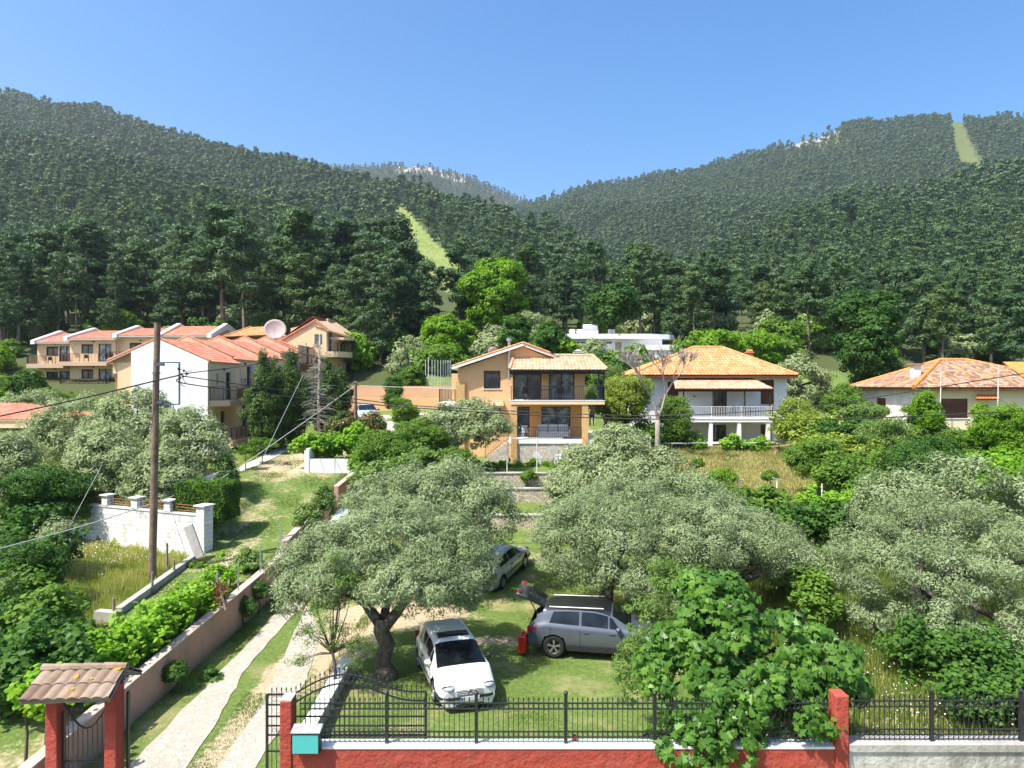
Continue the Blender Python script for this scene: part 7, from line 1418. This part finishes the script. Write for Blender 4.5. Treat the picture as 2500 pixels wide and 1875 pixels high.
        if spec == 'suv': g.box(X0+.0, X0+.42, s*(y+.035)-.02, s*(y+.035)+.02, zb-.12, zb-.03); g.box(X0-.02, X0+.06, s*(y-.02)-.1, s*(y-.02)+.06, zb-.2, zb-.03)
        else: g.box(X0-.012, X0+.16, s*(y-.02)-.09, s*(y-.02)+.055, .66, .95)
        g.build('tail_light', MAT['red_glass'], r)
    # front: grille, bumper strip, plate, emblem
    zf = zt(X1-.1); g = MB(); g.box(X1-.06, X1+.012, -.36, .36, zf-.2, zf-.07); gr = g.build('grille', MAT['trim_black'], r); g = MB()
    for k in range(3): g.box(X1+.006, X1+.02, -.36, .36, zf-.19+k*.045, zf-.175+k*.045)
    g.build('grille_bars', MAT[pm], gr)
    g = MB(); c = Vector((X1+.03, 0, zf-.13)); g.ring(c, .055, .008, 14, axis='x')
    for (a, b), (d, e) in (((-.02, .045), (0, .005)), ((.02, .045), (0, .005)), ((-.042, .025), (-.018, -.04)), ((-.018, -.04), (0, 0)), ((.042, .025), (.018, -.04)), ((.018, -.04), (0, 0))): g.bar(c+Vector((0, a, b)), c+Vector((0, d, e)), .009)
    g.build('emblem', MAT['alloy'], r)
    yb = smt(S['w'], X1-.05); pr = [(X1-.5, smt(S['w'], X1-.5)+.02), (X1-.2, smt(S['w'], X1-.2)+.025), (X1-.04, yb-.02), (X1+.03, yb-.18), (X1+.045, 0)]; pr += [(x, -y) for x, y in pr[-2::-1]]
    g = MB(); [g.bar((a[0], a[1], .44), (b[0], b[1], .44), .05, .06) for a, b in zip(pr, pr[1:])]; g.build('bumper_strip', MAT['trim_black'], r)
    g = MB(); g.box(X1-.1, X1+.025, -.58, .58, .2, .41); g.build('bumper', MAT[pm], r, bevel=.03); g = MB(); g.box(X1-.05, X1+.03, -.4, .4, .22, .27); g.build('air_intake', MAT['trim_black'], r)
    for xx, sg in ((X1+.075, 1), (X0-.02, -1)):
        g = MB(); g.box(xx-.008, xx+.008, -.26, .26, .37 if sg > 0 else .56, .48 if sg > 0 else .67); pl = g.build('number_plate', MAT['plate_white'], r); g = MB(); g.box(xx+sg*.009-.002, xx+sg*.009+.002, -.255*sg-.0, -.255*sg+.045*sg, .375 if sg > 0 else .565, .475 if sg > 0 else .665) if sg > 0 else g.box(xx-.011, xx-.009, .21, .255, .565, .665); g.build('plate_band', MAT['plate_blue'], pl)
    if spec == 'hatch': g = MB(); g.tube([(-1.2, 0, 1.44), (-1.42, 0, 1.85)], .008, 5); g.build('aerial', MAT['trim_black'], r)
    # wheels
    for wx in S['wh']:
        for s in (1, -1):
            Rr = S['R']; y = smt(S['w'], wx)-.1; g = MB(); g.lathe([(Rr*.62, .09), (Rr*.9, .1), (Rr, .06), (Rr, -.06), (Rr*.9, -.1), (Rr*.62, -.09)], (wx, s*y, Rr), 24, axis='y'); w_ = thing('wheel', None, None); w_.location = (0, 0, 0); w_.parent = r
            for k in ('label', 'category', 'kind'): 
                if k in w_: del w_[k]
            g.build('tyre', MAT['tyre'], w_, True, ang=40)
            g = MB(); yo = s*(y+.0); g.lathe([(Rr*.66, s*.095), (Rr*.6, s*.06), (Rr*.6, -s*.08)], (wx, yo, Rr), 24, axis='y'); g.lathe([(.001, s*.085), (.05, s*.08), (.06, s*.05)], (wx, yo, Rr), 12, axis='y')
            for k in range(spokes):
                a = 2*math.pi*k/spokes+.3
                for da in (-.12, .12): g.bar((wx+.04*math.cos(a), yo+s*.07, Rr+.04*math.sin(a)), (wx+Rr*.62*math.cos(a+da), yo+s*.08, Rr+Rr*.62*math.sin(a+da)), .028, .03)
            g.build('rim', MAT['alloy'], w_, True, ang=30); g = MB(); g.lathe([(.001, s*.0), (Rr*.6, s*.0)], (wx, yo, Rr), 20, axis='y'); g.build('brake_disc', MAT['trim_black'], w_)
    if tailgate:
        t = MB(); h = Vector((-1.7, 0, 1.60)); dr = Vector((-.78, 0, .42)).normalized(); nn = Vector((.42, 0, .78)).normalized(); W1, W2 = .62, .72
        def row(p, w_): return [p+Vector((0, -w_, 0)), p+Vector((0, -w_*.5, 0))+nn*.03, p+nn*.04, p+Vector((0, w_*.5, 0))+nn*.03, p+Vector((0, w_, 0))]
        a = h; b_ = h+dr*.62; c_ = h+dr*1.05+Vector((-.0, 0, -.06)); d_ = c_+Vector((-.12, 0, -.28)); rows = [row(a, W1), row(b_, W2), row(c_, W2+.02), row(d_, W2-.04)]
        t.add([p for q in rows for p in q], [(i*5+k, i*5+k+1, (i+1)*5+k+1, (i+1)*5+k) for i in (1, 2) for k in range(4)]); tg = t.build('tailgate', MAT[pm], r, True, ang=40); so_ = tg.modifiers.new('thick', 'SOLIDIFY'); so_.thickness = .06
        t = MB(); t.add([p for q in rows[:2] for p in q], [(k, k+1, 5+k+1, 5+k) for k in range(4)]); wdw = t.build('rear_window', MAT['car_glass'], tg); so_ = wdw.modifiers.new('thick', 'SOLIDIFY'); so_.thickness = .05
        for s in (1, -1): t = MB(); q = c_+Vector((.06, s*.5, 0))+nn*.05; t.box(q.x-.05, q.x+.08, q.y-.14, q.y+.14, q.z-.1, q.z-.03); t.build('tail_light', MAT['red_glass'], tg); t = MB(); t.tube([(-1.85, s*.66, 1.25), h+dr*.55+Vector((0, s*.62, -.05))], .02, 6); t.build('gas_strut', MAT['trim_black'], tg)
        t = MB(); t.box(-1.95, -1.55, -.66, .66, .75, 1.02); t.build('load_floor', MAT['interior'], r)
        for s in (1, -1): t = MB(); t.tube([(-1.5, s*.66, 1.61), (.3, s*.68, 1.64)], .022, 6); t.build('roof_rail', MAT['alloy'], r)
    return r
car('white hatchback with dark sunroof parked under the forked olive', 'hatch', 'paint_white', (-1.82, 21.3, .02), (0, 0, math.atan2(-3.95, 1.25)), sunroof=True)
car('grey crossover with open tailgate parked under the olives', 'suv', 'paint_grey', (2.85, 23.75, .02), (0, 0, rad(-10)), tailgate=True, roofm='paint_black')
car('silver hatchback half hidden behind the forked olive crown', 'hatch', 'paint_silver', (-.65, 31.6, HH(-.65, 31.6)+.02), (0, -rad(7), math.atan2(2.2, .95)), spokes=7)
car('white van mostly hidden behind olive crowns on the driveway', 'van', 'paint_white', (-8.5, 36, HH(-8.5, 36)), (0, -rad(10), rad(88)), cat='van', name='parked_van')
car('pale blue car parked under the pale canopy by the retaining wall', 'hatch', 'paint_pale', (PX(893, 58), 58, HH(PX(893, 58), 58)), (0, 0, rad(-70)))
car('dark red car parked left of the pale blue car', 'hatch', 'paint_red', (PX(850, 60.5), 60.5, HH(PX(850, 60.5), 60.5)), (0, 0, rad(-80))) if paint('paint_red', (.12, .02, .02)) is None else 0
def suitcase():
    x, y = PX(1278, 23.5), 23.5; r = thing('suitcase', 'bright red hard-shell suitcase standing on the lawn', 'suitcase', (x, y, .02), rad(-15))
    m = MB(); m.box(-.14, .14, -.22, .22, .05, .66); b = m.build('shell', plain('red_shell', (.62, .03, .012), .25, (.5, .02, .01), 12, coat=.5), r, bevel=.05)
    for s in (-1, 1):
        m = MB()
        for k in range(5): m.box(s*.14-.006, s*.14+.006, -.16+k*.07, -.13+k*.07, .12, .6)
        m.build('ribs', MAT['red_shell'], b, bevel=.004)
    m = MB(); m.box(-.01, .01, -.21, .21, .045, .665); m.build('zip', MAT['trim_black'], b)
    m = MB(); m.tube([(0, -.08, .66), (0, -.07, .7), (0, .07, .7), (0, .08, .66)], .012, 6); m.build('handle', MAT['trim_black'], r)
    for a in (-.1, .1):
        for c in (-.17, .17): m = MB(); m.tube([(a-.015, c, .025), (a+.015, c, .025)], .028, 8); m.build('wheel', MAT['tyre'], r)
suitcase()
# ------------------------------------------------------------------ person beside the orange house
def person():
    x, y = PX(1445, 54), 54; z = HH(x, y)+.04; z = PZ(1040, 54); r = thing('person', 'shirtless person in a pale hat and dark shorts beside the orange house', 'person', (x, y, z), rad(10))
    pts = [((0, 0, .92), .15), ((0, 0, 1.1), .135), ((0, .01, 1.3), .165), ((0, .01, 1.42), .12), ((0, .0, 1.5), .058), ((0, -.01, 1.58), .075), ((0, -.02, 1.67), .098), ((0, -.01, 1.75), .075),
           ((-.1, 0, .85), .1), ((-.13, .02, .48), .068), ((-.12, .05, .1), .045), ((-.13, -.1, .03), .035), ((.1, 0, .85), .1), ((.12, -.02, .48), .068), ((.14, .02, .1), .045), ((.15, -.13, .03), .035),
           ((-.2, .01, 1.42), .058), ((-.3, .03, 1.18), .045), ((-.2, -.17, 1.05), .035), ((-.1, -.22, 1.1), .028), ((.2, .01, 1.42), .058), ((.36, -.05, 1.3), .045), ((.2, -.24, 1.4), .035), ((.1, -.26, 1.45), .028)]
    ed = [(0, 1), (1, 2), (2, 3), (3, 4), (4, 5), (5, 6), (6, 7), (0, 8), (8, 9), (9, 10), (10, 11), (0, 12), (12, 13), (13, 14), (14, 15), (3, 16), (16, 17), (17, 18), (18, 19), (3, 20), (20, 21), (21, 22), (22, 23)]
    def fingers(h, d, up):
        b = len(pts); 
        for k in range(5):
            o = Vector(((k-2)*.018, 0, (k-2)*.006)); i = len(pts); pts.append((tuple(Vector(pts[h][0])+o+Vector(d)*.035), .011)); pts.append((tuple(Vector(pts[h][0])+o+Vector(d)*(.07+.008*(2-abs(k-2)))+Vector((0, 0, up))), .009)); ed.append((h, i)); ed.append((i, i+1))
    fingers(19, (.6, -.6, -.3), -.02); fingers(23, (-.5, -.5, .5), .02)
    me = bpy.data.meshes.new('body'); me.from_pydata([p for p, _ in pts], ed, []); me.materials.append(MAT['skin']); o = link('body', me, r)
    bm = bmesh.new(); bm.from_mesh(me); L = bm.verts.layers.skin.verify(); bm.verts.ensure_lookup_table()
    for v, (p, q) in zip(bm.verts, pts): v[L].radius = (q, q*(.72 if 1.0 < p[2] < 1.45 and abs(p[0]) < .05 else 1))
    bm.verts[0][L].use_root = True; bm.to_mesh(me); bm.free(); sk = o.modifiers.new('skin', 'SKIN'); sk.use_smooth_shade = True; sb = o.modifiers.new('smooth', 'SUBSURF'); sb.levels = sb.render_levels = 1
    m = MB(); m.lathe([(.17, .62), (.18, .9), (.175, 1.0), (.165, 1.02)], (0, 0, 0), 14); 
    m.v = [(a*1.05 if abs(a) > .05 else a, b*.85, c) for a, b, c in m.v]
    for s in (-1, 1): m.tube([(s*.1, 0, .92), (s*.115, .01, .6)], [.115, .1], 10)
    m.build('shorts', MAT['denim'], r, True)
    m = MB(); m.lathe([(.19, 1.735), (.12, 1.75), (.115, 1.76), (.11, 1.84), (.07, 1.87), (.001, 1.875)], (0, -.015, 0), 16); m.build('hat', MAT['hat_cloth'], r, True)
    m = MB(); m.ball((0, .03, 1.68), .098, 10, sz=1.05); m.build('hair', MAT['hair'], r, True)
    m = MB()
    for s in (-1, 1): m.ball((s*.035, -.107, 1.685), .012, 6)
    m.build('eyes', MAT['hair'], r); m = MB(); m.prism([(-.014, -.108, 1.645), (.014, -.108, 1.645), (0, -.108, 1.69)], (0, -.022, -.004)); m.build('nose', MAT['skin'], r); m = MB(); m.box(-.025, .025, -.112, -.1, 1.615, 1.623); m.build('mouth', MAT['red_shell'], r)
person()
table('white garden table behind the person beside the orange house', (PX(1462, 56), 56.5, PZ(1040, 56)), 1.4, .8, .72, 'plastic_white')
chair('white garden chair right of the person beside the orange house', (PX(1485, 55), 55.3, PZ(1043, 55.3)), rad(50))
# ------------------------------------------------------------------ the air
def haze():
    m = bpy.data.materials.new('haze'); m.use_nodes = True; nt = m.node_tree; nt.nodes.clear(); o = nt.nodes.new('ShaderNodeOutputMaterial'); v = nt.nodes.new('ShaderNodeVolumePrincipled')
    v.inputs['Density'].default_value = .00015; v.inputs['Color'].default_value = (.82, .9, 1, 1); v.inputs['Anisotropy'].default_value = .3; nt.links.new(v.outputs[0], o.inputs['Volume'])
    b = MB(); b.box(-5400, 5400, -300, 3700, -260, 520); x = b.build('haze', m); tag(x, 'thin summer haze in the air', None, None, 'stuff')
haze()
